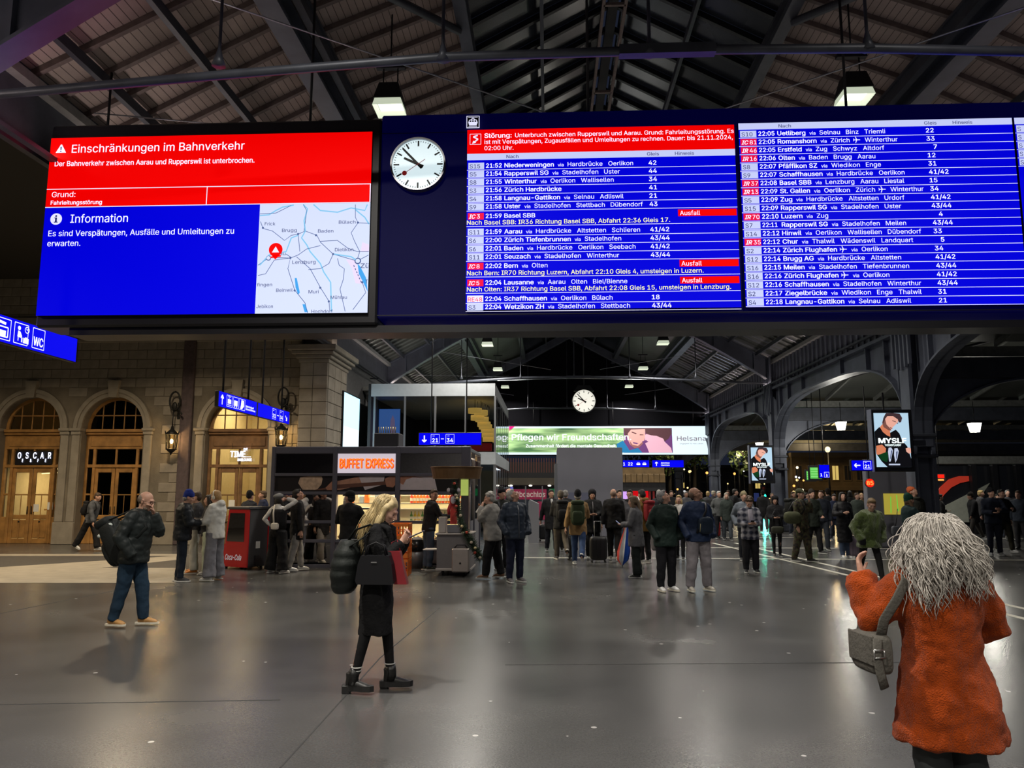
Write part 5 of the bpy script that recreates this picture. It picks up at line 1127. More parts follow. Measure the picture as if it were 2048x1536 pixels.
fr([(536, 775), (690, 745), (720, 800), (560, 838), (536, 838)], .004, m_arm, 'print_arm', f1); fr([(690, 745), (740, 733), (870, 735), (860, 800), (735, 838), (715, 800)], .005, m_shirt, 'print_sleeve', f1); fr([(536, 800), (890, 776), (895, 800), (536, 828)], .006, m_peel, 'print_peel', f1); fr([(870, 760), (905, 735), (946, 733), (946, 800), (930, 820), (885, 815)], .007, m_hand, 'print_hand', f1)
fr([(968, 733), (1150, 730), (1215, 740), (1238, 836), (968, 836)], .004, m_shirt, 'print_apron', f2); fr([(968, 735), (1080, 730), (1145, 755), (1070, 748), (1020, 765), (1000, 800), (968, 790)], .006, m_hand, 'print_hand', f2)
# lit inside with shelves of goods
area((kx(790), KY + 1.7, ZT - .2), 400, (1, .80, .48), 3.2, 2.2)
M_shelf = mat('steel_shelf', (.45, .44, .42), .35, .6)
for y, z in ((KD - .45, 1.25), (KD - .45, 1.60), (KD - .45, 1.95), (1.0, 1.42), (1.0, .98)): MB().box(kx(672), XB - .12, y, y + .34, z - .02, z).build('shelf', M_shelf, kk)
for x in (kx(868),): MB().box(x - .03, x + .03, -.01, .04, hz[3], hz[2] - .07).build('window_bar', M_kfr, kk)
MB().box(kx(800), XB - .12, .05, .06, hz[3], hz[2] - .07).build('counter_pane', M_glass, kk); MB().box(kx(800), XB - .12, .05, .06, hz[4], hz[3] - .06).build('counter_pane', M_glass, kk)
GC = [((.75, .16, .02), 'orange'), ((.70, .06, .03), 'red'), ((.70, .50, .05), 'yellow'), ((.10, .30, .08), 'green'), ((.45, .28, .10), 'caramel')]
def bottle(cname, col, h=.24, r=.034):
    t = thing('drink_bottle', None, 'bottle'); m = mat('bottle_' + cname, col, .25, var=.1)
    MB().tube([(0, 0, 0), (0, 0, .01), (0, 0, h * .62), (0, 0, h * .78), (0, 0, h * .93)], [r * .9, r, r, r * .45, r * .4], 10).build('body', m, t); MB().tube([(0, 0, h * .92), (0, 0, h)], r * .45, 8).build('cap', mat('cap_' + cname, tuple(min(1, c * .6) for c in col), .4), t); MB().tube([(0, 0, h * .22), (0, 0, h * .5)], r * 1.03, 10, cap=False).build('label_band', mat('label_band', (.7, .68, .6), .5), t); return t
protos = {n: bottle(n, c) for c, n in GC}; usedp = set()
def put_bottle(n, loc, label, group):
    o = copy_tree(protos[n]) if n in usedp else protos[n]; usedp.add(n); o.location = loc; o['label'] = label; o['group'] = group; o['category'] = 'bottle'
for k in range(18): put_bottle('orange' if k % 5 else 'red', (kx(806) + .076 * k, KY + 1.12, 1.42), 'orange drink bottle in the row on the middle shelf behind the kiosk glass', 'orange bottles on the middle shelf')
for k in range(15): put_bottle('yellow' if k % 3 else 'green', (kx(806) + .09 * k, KY + 1.12, .98), 'yellow or green drink bottle in the row below the kiosk counter', 'yellow bottles on the lower shelf')
for k in range(14): put_bottle(('red', 'caramel', 'green', 'yellow')[k % 4], (kx(800) + .10 * k, KY + KD - .3, 1.60), 'drink bottle on the upper back shelf of the kiosk', 'bottles on the back shelf')
for n in protos:
    if n not in usedp: put_bottle(n, (kx(810), KY + KD - .3, 1.25), 'caramel drink bottle on the lowest back shelf of the kiosk', 'bottles on the back shelf')
mbx = {}
for k in range(12):
    c = ((.5, .35, .18), (.62, .5, .28), (.3, .12, .1), (.55, .2, .12))[k % 4]; x = kx(798) + .118 * k; h = .10 + .06 * (k % 3)
    o = MB().bbox(-.05, .05, -.08, .08, 0, h, .02).build('snack_box', mat('snack_%d' % (k % 4), c, .6, var=.2, scale=20)); o.location = (x, KY + KD - .28, 1.95); tag(o, 'small snack packet standing on the top back shelf of the kiosk', 'packet', 'packets on the top shelf')
for k in range(9):
    mb = MB(); mb.ell((0, 0, .035), (.085, .05, .04), nu=10, nv=6); o = mb.build('bread_roll', mat('bread_crust', (.50, .27, .09), .7, var=.3, scale=20)); o.location = (kx(676) + .17 * (k % 5), KY + .35 + .2 * (k // 5), hz[4] + .002); tag(o, 'golden bread roll on the kiosk counter', 'bread roll', 'rolls on the counter')
for k, px in enumerate((679, 686)):
    t = thing('water_bottle', 'tall clear water bottle with grey label, %s of the pair in the kiosk window' % ('left' if k == 0 else 'right'), 'bottle', (kx(px), KY + .5, 1.42 - .1)); MB().tube([(0, 0, 0), (0, 0, .2), (0, 0, .27), (0, 0, .31)], [.045, .045, .018, .018], 10).build('body', mat('clear_bottle', (.6, .62, .6), .1), t); MB().tube([(0, 0, .31), (0, 0, .34)], .02, 8).build('cap', M_black, t); MB().tube([(0, 0, .06), (0, 0, .15)], .047, 10, cap=False).build('label_band', mat('grey_label', (.2, .2, .24), .5), t)
MB().box(kx(672), kx(760), .35, .65, 1.28, 1.32).build('window_ledge', M_shelf, kk)
t = thing('price_poster', 'orange poster on the wall inside the left kiosk window', 'poster', (kx(676), KY + 1.4, 1.75)); MB().box(-.14, .14, 0, .02, -.3, .25).build('sheet', mat('orange_poster', (.75, .14, .03), .6), t); MB().box(-.10, .10, -.004, 0, .05, .18).build('poster_band', M_paper, t)
# ================================================================ crates, bin, cart
M_crate = mat('orange_crate_plastic', (.80, .20, .025), .45, var=.08)
gc = ground(801, 1150)
def crate(z, label):
    t = thing('bread_crate', label, 'crate', gc + Vector((0, 0, z)), .05, 'stacked orange crates'); w_, d_, h_ = .19, .28, .34
    MB().bbox(-w_, w_, -d_, d_, 0, .02, .005).build('base', M_crate, t)
    for nm, a in (('front_side', (-w_, w_, -d_, -d_ + .015)), ('back_side', (-w_, w_, d_ - .015, d_)), ('left_side', (-w_, -w_ + .015, -d_, d_)), ('right_side', (w_ - .015, w_, -d_, d_))):
        mb = MB(); mb.box(*a, .02, .10); mb.box(*a, h_ - .06, h_)
        ax = a[1] - a[0] > .1; n = 6 if ax else 8
        for k in range(n + 1):
            if ax: u = a[0] + (a[1] - a[0] - .02) * k / n; mb.box(u, u + .02, a[2], a[3], .10, h_ - .06)
            else: u = a[2] + (a[3] - a[2] - .02) * k / n; mb.box(a[0], a[1], u, u + .02, .10, h_ - .06)
        mb.box(*a, .18, .20); mb.build(nm, M_crate, t)['kind'] = 'stuff'
for k, w_ in enumerate(('bottom', 'middle', 'top')): crate(.355 * k, 'orange slatted plastic crate, %s of the stack beside the blonde woman' % w_)
g = ground(833, 1136); t = thing('waste_bin', 'grey waste bin with black liner between the orange crates and the vendor', 'bin', g)
MB().tube([(0, 0, 0), (0, 0, .42)], .15, 16).build('body', mat('bin_grey', (.16, .16, .17), .4, .4), t); MB().tube([(0, 0, .38), (0, 0, .5), (0, 0, .62)], [.17, .18, .15], 12).build('liner', mat('black_liner', (.01, .01, .01), .3), t); MB().ell((0, 0, .64), (.12, .12, .05), nu=8, nv=5).build('waste_paper', M_paper, t)
gcart = ground(908, 1152); t = thing('food_cart', 'grey wheeled food cart with round brown canopy and evergreen garland', 'cart', gcart)
M_cartp = mat('grey_cart_laminate', (.185, .17, .175), .5, var=.05); M_cartt = mat('pale_cart_trim', (.42, .38, .36), .45); M_alu = mat('champagne_aluminium', (.46, .40, .37), .32, .6, var=.06); M_brz = mat('brown_canopy', (.155, .085, .035), .4, .2, var=.1)
cx0 = atY(873, 1100, gcart.y).x - gcart.x; cx1 = atY(940, 1100, gcart.y).x - gcart.x; cz1 = atY(908, 1070, gcart.y).z
MB().bbox(cx0, cx1, 0, 1.1, .10, cz1, .01).build('body', M_cartp, t); MB().bbox(cx0 - .02, cx1 + .02, -.02, 1.12, .10, .15, .01).build('skirting', M_cartt, t); MB().bbox(cx0 - .03, cx1 + .03, -.03, 1.13, cz1, cz1 + .035, .01).build('worktop', M_cartt, t)
for x in (cx0 + .12, cx1 - .12):
    for y in (.12, .95): MB().tube([(x - .02, y, .05), (x + .02, y, .05)], .05, 10).build('castor', M_black, t)
MB().bbox(cx0 - .30, cx0, .1, .5, .50, .52, .005).build('side_shelf', M_cartt, t)
a_ = atY(907, 1095, gcart.y) - gcart; b_ = atY(940, 1147, gcart.y) - gcart
ab = MB().bbox(a_.x, b_.x, -.28, -.035, .10, a_.z, .02).build('cash_cabinet', M_alu, t); MB().tube([((a_.x + b_.x) / 2, -.285, .28), ((a_.x + b_.x) / 2, -.30, .28)], .02, 10).build('lock', M_black, ab); MB().tube([((a_.x + b_.x) / 2 - .13, -.15, a_.z), ((a_.x + b_.x) / 2 - .08, -.15, a_.z + .06), ((a_.x + b_.x) / 2 + .08, -.15, a_.z + .06), ((a_.x + b_.x) / 2 + .13, -.15, a_.z)], .015, 6).build('carry_handle', M_black, ab)
MB().bbox(cx0 + .02, cx0 + .17, .1, .35, cz1 + .035, cz1 + .36, .01).build('menu_holder', M_cartt, t); MB().bbox(cx0 + .2, cx0 + .5, .1, .14, cz1 + .035, cz1 + .20, .01).build('splash_guard', M_kpan, t); MB().tube([(cx0 + .42, .25, cz1 + .03), (cx0 + .42, .25, 2.12)], .015, 6).build('pole', M_alu, t)
cc_ = atY(912, 947, gcart.y + .4) - gcart; n = 28
mb = MB(); mb.tube([(cc_.x, .5, cc_.z - .11), (cc_.x, .5, cc_.z + .12)], [.50, .55], n, smooth=False); mb.build('canopy', M_brz, t); MB().tube([(cc_.x, .5, cc_.z + .12), (cc_.x, .5, cc_.z + .14)], .56, n).build('canopy_rim', M_brz, t)
p_ = atY(928, 975, gcart.y + .5) - gcart; MB().box(p_.x - .07, p_.x + .09, .5, .53, p_.z - .17, p_.z + .17).build('menu_board', mat('lit_menu', (.4, .5, .2), .5, emit=srgb((178, 196, 96)), estr=.7), t); MB().box(p_.x - .09, p_.x - .07, .5, .53, p_.z - .19, p_.z + .17).build('menu_frame', M_cartt, t); MB().tube([(p_.x + .12, .5, cz1), (p_.x + .12, .5, cc_.z - .1)], .018, 6).build('canopy_post', M_alu, t)
MB().bbox(cx0 + .22, cx0 + .36, .42, .5, cz1 + .2, cz1 + .60, .01).build('red_can_rack', mat('red_rack', (.5, .05, .04), .5), t)
# garland: needles on a winding stem, with baubles
gp = [(908, 963), (911, 985), (914, 1000), (918, 1030), (926, 1055), (938, 1075), (948, 1092), (955, 1105), (962, 1118)]
gpts = [atY(px, py, gcart.y + .02 - .10 * (i > 3)) - gcart for i, (px, py) in enumerate(gp)]
M_fir = mat('fir_green', (.025, .055, .025), .6, var=.4, scale=30)
mb = MB(); rg = random.Random(3)
dense = []
for a, b in zip(gpts, gpts[1:]):
    for k in range(10): dense.append(a.lerp(b, k / 10))
mb.tube(dense, .02, 6)
for i, p in enumerate(dense):
    s = .07 + .05 * min(1, i / 50)
    for k in range(26):
        d = Vector((rg.uniform(-1, 1), rg.uniform(-1, 1), rg.uniform(-1, .8))).normalized(); q = p + d * s * rg.uniform(.7, 1.3); n2 = d.orthogonal().normalized() * .010; mb.add([p + n2, p - n2, q], [(0, 1, 2)])
mb.build('garland', M_fir, t)['kind'] = 'stuff'
for i in range(4, len(dense), 7):
    p = dense[i] + Vector((rg.uniform(-.06, .06), -.08, rg.uniform(-.05, .05))); MB().ell(p, (.032, .032, .032), nu=8, nv=6).build('bauble', mat('bauble_%d' % (i % 3), ((.7, .6, .35), (.5, .08, .05), (.6, .5, .4))[i % 3], .25, .3), t)
# stuffed red figure hung on the pole, head down
f_ = atY(907, 1000, gcart.y + .05); t = thing('hanging_doll', 'red cloth doll with pale oval belly hanging head down from the cart canopy', 'doll', f_); M_red = mat('red_felt', (.42, .03, .035), .8)
MB().ell((0, 0, 0), (.085, .06, .13)).build('body', M_red, t); MB().ell((0, -.05, .0), (.055, .02, .08)).build('belly', mat('pale_felt', (.5, .46, .5), .8), t); MB().ell((0, 0, .19), (.09, .07, .08)).build('hood', M_black, t)
for s in (-1, 1): MB().tube([(s * .06, 0, -.08), (s * .10, 0, -.2), (s * .09, 0, -.30)], .033, 8).build('limb', M_red, t); MB().ell((s * .10, -.02, .2), (.04, .03, .05), nu=8, nv=6).build('cuff', mat('pale_felt', (.5, .46, .5), .8), t)
MB().tube([(0, 0, .25), (0, .05, .34)], .01, 5).build('cord', M_black, t)
# ================================================================ open drinks cooler
gco = ground(487, 1136); t = thing('drinks_cooler', 'tall red open-front drinks cooler with dark glass and white script lettering', 'cooler', gco, math.radians(-116))
M_cred2 = mat('cooler_red', (.45, .012, .016), .35); M_cgrey = mat('cooler_dark_grey', (.055, .055, .06), .5)
def yz(poly_, x0, x1, nm, m, par=t): mb = MB(); mb.prism(poly_, x0, x1, 'yz'); return mb.build(nm, m, par, fix=True)
# local: -y is the open front, +-x the two cheeks
yz([(-.42, .05), (.42, .05), (.42, 1.34), (-.20, 1.34), (-.28, .55), (-.42, .42)], -.30, -.27, 'cheek', M_cred2); yz([(-.42, .05), (.42, .05), (.42, 1.34), (-.20, 1.34), (-.28, .55), (-.42, .42)], .27, .30, 'cheek', M_cred2)
yz([(-.24, .60), (.30, .60), (.30, 1.22), (-.16, 1.22)], -.306, -.30, 'cheek_window', M_kmir); yz([(-.24, .60), (.30, .60), (.30, 1.22), (-.16, 1.22)], .30, .306, 'cheek_window', M_kmir)
MB().bbox(-.27, .27, .34, .42, .05, 1.30, .01).build('back', M_cgrey, t); MB().bbox(-.32, .32, -.26, .44, 1.30, 1.36, .01).build('top', M_cgrey, t); MB().bbox(-.27, .27, -.40, .34, .05, .36, .02).build('base', M_cgrey, t)
for z in (.62, .92): MB().box(-.27, .27, -.18, .34, z, z + .02).build('shelf', M_shelf, t)
MB().box(-.24, .24, -.24, -.22, 1.31, 1.33).build('top_light', led('cooler_light', (150, 130, 255), 1.2), t)
for x in (-.22, .22):
    for y in (-.3, .3): MB().tube([(x, y, 0), (x, y, .05)], .03, 8).build('foot', M_black, t)
mb = MB(); text(mb, 'Coca-Cola', 0, .20, .12, lambda u, v: (.308, u, v), width=.50, bold=.03, shear=.35, align='c'); mb.build('script_lettering', led('cooler_white', (220, 214, 214), .35), t)['kind'] = 'stuff'
mb = MB(); text(mb, 'Coca-Cola', 0, .20, .12, lambda u, v: (u, -.412, v), width=.44, bold=.03, shear=.35, align='c'); mb.build('script_lettering', led('cooler_white', (220, 214, 214), .35), t)['kind'] = 'stuff'
MB().box(-.05, .07, .421, .425, .45, .60).build('rating_plate', M_paper, t); MB().tube([(.1, .44, .3), (.15, .5, .1), (.0, .52, .02)], .012, 5).build('power_cable', M_black, t)
# ================================================================ portrait adverts on the arcade columns
def portrait(loc, label, s):
    t = thing('portrait_advert', label, 'advert', loc, group='portrait advert screens on the arcade columns'); w_, h_ = .885, 1.40
    MB().bbox(-.06, w_ + .10, .01, .22, -.12, h_ + .09, .02).build('casing', M_case, t); MB().box(-.075, -.06, -.03, .24, -.13, h_ + .1).build('side_edge', mat('bluish_edge', (.16, .17, .24), .4, .4), t)
    mb = MB(); rect(mb, 0, w_, 0, h_, onY(0)); mb.build('lit_sheet', led('portrait_bg', (176, 206, 226), 1.0, 'AUTO'), t)
    U = lambda x: (x - 208 - .066 * (y_ - 250)) / 480 * w_
    def pts(L):
        out = []
        for x, y in L: out.append((min(max((x - 208 - .066 * (y - 250)) / 480 * w_, 0), w_), min(max(h_ - (y - 250) / 835 * h_, 0), h_)))
        return out
    k_bl = led('ad_black', (14, 14, 18)); k_sk = led('ad_skin', (226, 166, 148)); k_sk2 = led('ad_skin_shade', (120, 78, 70)); k_hr = led('ad_hair', (62, 44, 48)); k_gr = led('ad_green', (12, 56, 26)); k_bt = led('ad_bottle', (186, 196, 220)); k_bt2 = led('ad_bottle_shade', (60, 72, 110)); k_hd = led('ad_hand', (206, 122, 88))
    L = [('torso', [(215, 540), (290, 470), (345, 500), (440, 560), (520, 510), (570, 570), (610, 680), (680, 770), (745, 960), (745, 1085), (410, 1085), (330, 1000), (255, 880), (225, 780)], k_bl), ('neck', [(300, 470), (345, 410), (440, 520), (445, 620), (400, 600), (340, 545)], k_hd),
         ('face', [(350, 320), (400, 285), (480, 285), (560, 340), (545, 400), (480, 470), (455, 525), (420, 520), (370, 450), (340, 390)], k_sk), ('face_shade', [(350, 320), (372, 350), (390, 430), (450, 500), (455, 525), (420, 520), (350, 470), (330, 400)], k_sk2),
         ('hair', [(335, 430), (345, 330), (380, 252), (480, 250), (570, 262), (606, 330), (590, 395), (560, 400), (545, 350), (480, 300), (400, 300), (372, 340), (350, 400)], k_hr), ('brow', [(470, 365), (520, 385), (518, 394), (468, 374)], k_hr), ('brow', [(530, 400), (552, 412), (548, 420), (528, 410)], k_hr), ('mouth', [(440, 470), (475, 490), (466, 500), (436, 482)], k_sk2),
         ('hand', [(250, 760), (330, 740), (385, 800), (380, 860), (300, 905), (255, 890)], k_hd), ('hand', [(655, 800), (700, 785), (735, 800), (738, 870), (700, 880), (665, 850)], k_sk), ('sleeve', [(280, 900), (400, 850), (420, 930), (400, 1010), (330, 985)], k_gr),
         ('bottle', [(420, 790), (455, 785), (480, 830), (450, 1000), (430, 1005), (412, 850)], k_bt), ('bottle', [(500, 800), (540, 795), (560, 840), (540, 960), (515, 1020), (495, 900)], k_bt), ('bottle_shade', [(455, 830), (470, 830), (450, 960), (440, 960)], k_bt2), ('bottle_shade', [(525, 850), (545, 845), (530, 960), (522, 960)], k_bt2), ('caption_bar', [(425, 1035), (580, 1035), (580, 1058), (425, 1058)], k_bt)]
    for i, (nm, P_, m) in enumerate(L):
        mb = MB(); poly(mb, pts(P_), onY(-.002 - .0012 * i)); mb.build('print_' + nm, m, t)
    (xa, za), (xb, zb2) = pts([(283, 718), (660, 718)]); mb = MB(); e = text(mb, 'MYSLF', xa, za, .125, onY(-.03), width=xb - xa, bold=.06); (xa, za), (xb, _) = pts([(365, 765), (590, 765)]); text(mb, 'YVESSAINTLAURENT', xa, za, .05, onY(-.03), width=xb - xa, bold=.03); mb.build('print_lettering', led('ad_white', (236, 248, 248), 1.1), t)['kind'] = 'stuff'
    MB().bbox(w_ * .5 - .1, w_ + .5, .2, .34, h_ * .4, h_ * .5, .01).build('bracket', M_steel, t)
    return t
portrait(atY(1753.5, 934, 20.4), 'large portrait advert screen with man and bottles, on the nearest arcade column', 1); portrait(atY(1504, 961, 33.4), 'smaller portrait advert screen with man and bottles, on the second arcade column', 1)
# ================================================================ right background
p = atY(1752, 973, 25); t = thing('platform_monitors', 'three-part blue departure monitor hanging below the large portrait advert', 'monitor', p)
MB().bbox(-.08, .95, .03, .25, -.05, .50, .02).build('casing', M_case, t)
for k in range(3):
    mb = MB(); rect(mb, .0 + .26 * k, .22 + .26 * k, 0, .36, onY(0)); mb.build('screen', led('monitor_blue', (36, 84, 160), .7), t); mb = MB(); rect(mb, 0 + .26 * k, .22 + .26 * k, .38, .41, onY(0)); rect(mb, .26 * k, .22 + .26 * k, .30, .325, onY(-.004)); mb.build('header_bar', led('monitor_head_%d' % (k == 0), (170, 90, 110) if k == 0 else (120, 140, 190), .7), t)
MB().tube([(.45, .15, .5), (.45, .15, 3.0)], .03, 6).build('hanger_rod', M_black, t)
g = ground(1790, 1095); t = thing('ticket_machine_wall', 'yellow lit timetable panel on a grey wall behind the woman with the green beanie', 'timetable', (g.x, 24.6, 0)); MB().bbox(-.75, .80, .02, .3, 0, 2.7, .02).build('wall_block', M_gbox, t)
q0 = atY(1769, 1029, 24.6) - t.location; q1 = atY(1808, 987, 24.6) - t.location; mb = MB(); rect(mb, q0.x, q1.x, q0.z, q1.z, onY(0)); mb.build('timetable_sheet', led('timetable_yellow', (176, 160, 62), .8, 'AUTO'), t)
mb = MB(); pline(mb, [(q0.x + .2, q0.z + .05), (q0.x + .22, q1.z - .1)], .02, onY(-.005)); pline(mb, [(q0.x + .42, q0.z + .1), (q0.x + .40, q1.z - .05)], .02, onY(-.005)); mb.build('route_lines', led('timetable_green', (70, 220, 70), .9), t)
p = atY(1740, 966, 23.5); t = thing('led_matrix_sign', 'glowing red round number sign 85 left of the blue monitors', 'sign', p); MB().tube([(0, .01, 0), (0, .08, 0)], .13, 20).build('housing', M_black, t); mb = MB(); circ(mb, 0, 0, .125, onY(0)); mb.build('lit_disc', led('signal_red', (246, 26, 10), 1.4), t); mb = MB(); text(mb, '85', 0, -.06, .12, onY(-.004), align='c', bold=.04); mb.build('digits', led('signal_orange', (255, 150, 70), 1.6), t)['kind'] = 'stuff'; MB().tube([(0, .06, .1), (0, .06, 2.9)], .015, 5).build('hanger_rod', M_black, t)
p = atY(1880, 956, 30); t = thing('led_matrix_sign', 'small red lit sign beside the red arc', 'sign', p); MB().bbox(-.22, .22, .01, .1, -.12, .16, .01).build('housing', M_black, t); mb = MB(); rect(mb, -.16, .16, 0, .13, onY(0)); mb.build('lit_face', led('signal_red', (246, 26, 10), 1.4), t); mb = MB(); rect(mb, -.14, .14, -.1, -.04, onY(0)); mb.build('orange_line', led('signal_orange', (255, 150, 70), 1.6), t); MB().tube([(0, .06, .1), (0, .06, 6.55 - p.z)], .015, 5).build('hanger_rod', M_black, t)
for px, py, Y, s, lab in ((1622, 951, 34, .42, 'tilted small green screen near the second arcade column'), (1631.5, 946, 32, .5, 'green screen beside the small square blue sign')):
    p = atY(px, py, Y); t = thing('green_screen', lab, 'screen', p); MB().bbox(-s * .55, s * .55, .01, .12, -s * .62, s * .62, .01).build('casing', M_case, t); mb = MB(); rect(mb, -s * .45, s * .45, -s * .45, s * .45, onY(0)); mb.build('picture', led('screen_green', (96, 196, 86), .8), t); mb = MB(); [rect(mb, -s * .4, s * .3, s * (.3 - .2 * k), s * (.34 - .2 * k), onY(-.003)) for k in range(4)]; mb.build('text_bars', led('screen_green_light', (150, 226, 140), .9), t); MB().tube([(0, .06, s * .6), (0, .06, 6.2 - p.z)], .015, 5).build('hanger_rod', M_black, t)
# glazed pavilion with red arc and pale wedge
t = thing('glazed_wall', 'dark glazed wall with a bold red arc and pale wedge behind the crowd at right', 'glass wall', (0, 32, 0)); U = lambda px: atY(px, 1000, 31.9).x
V = lambda py: atY(1940, py, 31.9).z
MB().box(U(1874), U(2120), .3, .5, 0, V(930)).build('dark_wall', mat('dark_blue_glass', (.02, .022, .028), .12), t); MB().bbox(U(1874), U(2120), .0, .4, V(928), V(912), .02).build('canopy_beam', M_dirty, t)
mb = MB(); arc = [(1876, 995), (1890, 975), (1910, 958), (1930, 952), (1949, 952)]; arc2 = [(1949, 962), (1930, 966), (1912, 975), (1896, 990), (1876, 1018)]
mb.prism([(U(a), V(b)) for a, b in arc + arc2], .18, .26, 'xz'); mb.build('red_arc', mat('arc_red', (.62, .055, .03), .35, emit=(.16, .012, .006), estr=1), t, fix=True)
mb = MB(); mb.prism([(U(1893), V(1014)), (U(1950), V(986)), (U(1950), V(1045)), (U(1893), V(1045))], .19, .25, 'xz'); mb.prism([(U(1963), V(980)), (U(1991), V(966)), (U(1968), V(996))], .19, .25, 'xz'); mb.build('pale_wedge', mat('wedge_pale', (.42, .44, .38), .5, var=.08), t, fix=True)
for px in (1955, 1998, 2045): MB().box(U(px) - .1, U(px) + .1, -.02, .2, 0, V(928)).build('mullion', M_black, t)
t = thing('bench', 'low grey metal bench at the right edge beyond the crowd', 'bench', (U(2030), 27, 0))
for k in range(3): MB().bbox(-.5, .9, -.02 + .1 * k, .05 + .1 * k, .42, .46, .01).build('seat_slat', M_mul, t); MB().bbox(-.5, .9, .32, .35, .55 + .12 * k, .62 + .12 * k, .01).build('back_slat', M_mul, t)
for x in (-.4, .8): MB().bbox(x - .02, x + .02, 0, .34, 0, .44, .005).build('leg', M_mul, t); MB().bbox(x - .02, x + .02, .31, .35, .42, .9, .005).build('back_post', M_mul, t)
# ================================================================ outside: street front, trees, street lights
def facade(px0, px1, py0, Y, label, m, rows, cols, lit):
    x0, x1 = atY(px0, 980, Y).x, atY(px1, 980, Y).x; h = atY(px0, py0, Y).z
    t = thing('street_building', label, 'building', ((x0 + x1) / 2, Y, 0)); W_ = x1 - x0; MB().box(-W_ / 2, W_ / 2, .2, 4, 0, h).build('wall', m, t); MB().bbox(-W_ / 2 - .2, W_ / 2 + .2, -.1, .3, h * .36, h * .36 + .4, .05).build('cornice', m, t); MB().bbox(-W_ / 2 - .2, W_ / 2 + .2, -.2, .3, h - .4, h, .05).build('eave', m, t)
    for r in range(rows):
        for c in range(cols):
            wx = -W_ / 2 + W_ * (c + .5) / cols; z0 = .8 + (h - 1.2) * r / rows; z1 = z0 + (h - 1.2) / rows * .62; hw_ = W_ / cols * .24
            wn = MB().bbox(wx - hw_ - .12, wx + hw_ + .12, .1, .22, z0 - .12, z1 + .12, .04).build('window', m, t); on = (r, c) in lit
            for s in (-1, 1): MB().box(wx + (0.03 if s > 0 else -hw_), wx + (hw_ if s > 0 else -.03), .07, .1, z0, z1).build('pane', led('lit_window', (226, 196, 110), .8) if on else M_dk2, wn)
    return t
M_fac = mat('ochre_facade', (.22, .15, .07), .8, var=.2, scale=1); M_fac2 = mat('grey_night_facade', (.06, .06, .045), .8, var=.2)
facade(1588, 1760, 905, 64, 'ochre lamp-lit building beyond the arcade with two lit windows', M_fac, 2, 7, {(1, 1), (1, 3)})
facade(1402, 1590, 930, 80, 'dim grey building behind the trees beyond the second column', M_fac2, 3, 9, {(0, 2), (1, 5), (0, 7)}); facade(1285, 1398, 930, 86, 'dim grey building behind the trees left of the third column', M_fac2, 3, 5, {(0, 1), (1, 3)}); facade(1780, 2300, 900, 64, 'dark building far right beyond the aisle', M_fac2, 2, 8, {(0, 1)})
for (px, py, Y, e, c) in ((1660, 985, 58, 300, (1, .72, .35)), (1480, 990, 66, 400, (1, .8, .5)), (1360, 985, 64, 300, (1, .85, .55))):
    p = atY(px, py, Y); tl = thing('street_lamp', 'street lamp with bright round head %s' % ('in front of the ochre building' if px > 1600 else 'between the second and third columns' if px > 1400 else 'left of the third column'), 'street lamp', (p.x, Y, 0)); MB().tube([(0, 0, 0), (0, 0, 4.6)], [.09, .05], 8).build('post', M_black, tl); MB().ell((0, 0, 4.75), (.2, .2, .22), nu=10, nv=8).build('globe', led('street_globe', (255, 236, 190), 1.3), tl)
    L = bpy.data.lights.new('street_light', 'POINT'); L.energy = e; L.color = c; L.shadow_soft_size = .25; o = bpy.data.objects.new('street_light', L); COL.objects.link(o); o.location = (p.x, Y - 1.0, 5.4)
M_leaf = mat('night_leaves', (.055, .085, .022), .6, var=.5, scale=2); M_bark = mat('bark', (.05, .04, .03), .9)
def tree(px, Y, h, r, label, n=900):
    p = atY(px, 980, Y); t = thing('street_tree', label, 'tree', (p.x, Y, 0), group='trees beyond the hall'); rg = random.Random(int(px)); mb = MB(); mb.tube([(0, 0, 0), (.1, 0, h * .4), (0, 0, h * .75)], [.2, .15, .06], 8)
    for k in range(6): a = 2 * PI * k / 6; mb.tube([(0, 0, h * .45), (r * .6 * math.cos(a), r * .6 * math.sin(a), h * .8)], [.08, .02], 5)
    mb.build('trunk', M_bark, t); mb = MB()
    for k in range(n):
        d = Vector((rg.gauss(0, 1), rg.gauss(0, 1), rg.gauss(0, .8))).normalized() * (rg.random() ** .4); c = Vector((d.x * r, d.y * r, h * .72 + d.z * h * .36)); s = .16 + .14 * rg.random()
        a = Vector((rg.uniform(-1, 1), rg.uniform(-1, 1), rg.uniform(-1, 1))).normalized(); b = a.orthogonal().normalized(); mb.add([c - a * s, c + b * s * .5, c + a * s, c - b * s * .5], [(0, 1, 2, 3)])
    mb.build('foliage', M_leaf, t)['kind'] = 'stuff'
for px, Y, h, r, lab in ((1338, 66, 8, 1.9, 'leafy street tree right of the timber shop pavilion'), (1388, 69, 8.5, 1.9, 'leafy street tree just left of the third arcade column'), (1500, 66, 8, 2.1, 'leafy street tree between the third column and the small advert'), (1528, 71, 8, 2.2, 'leafy street tree behind the smaller portrait advert'), (1290, 72, 9, 2.2, 'leafy street tree behind the timber shop pavilion')): tree(px, Y, h, r, lab)
rg = random.Random(5)
gl_ = ['traffic light glow', ]
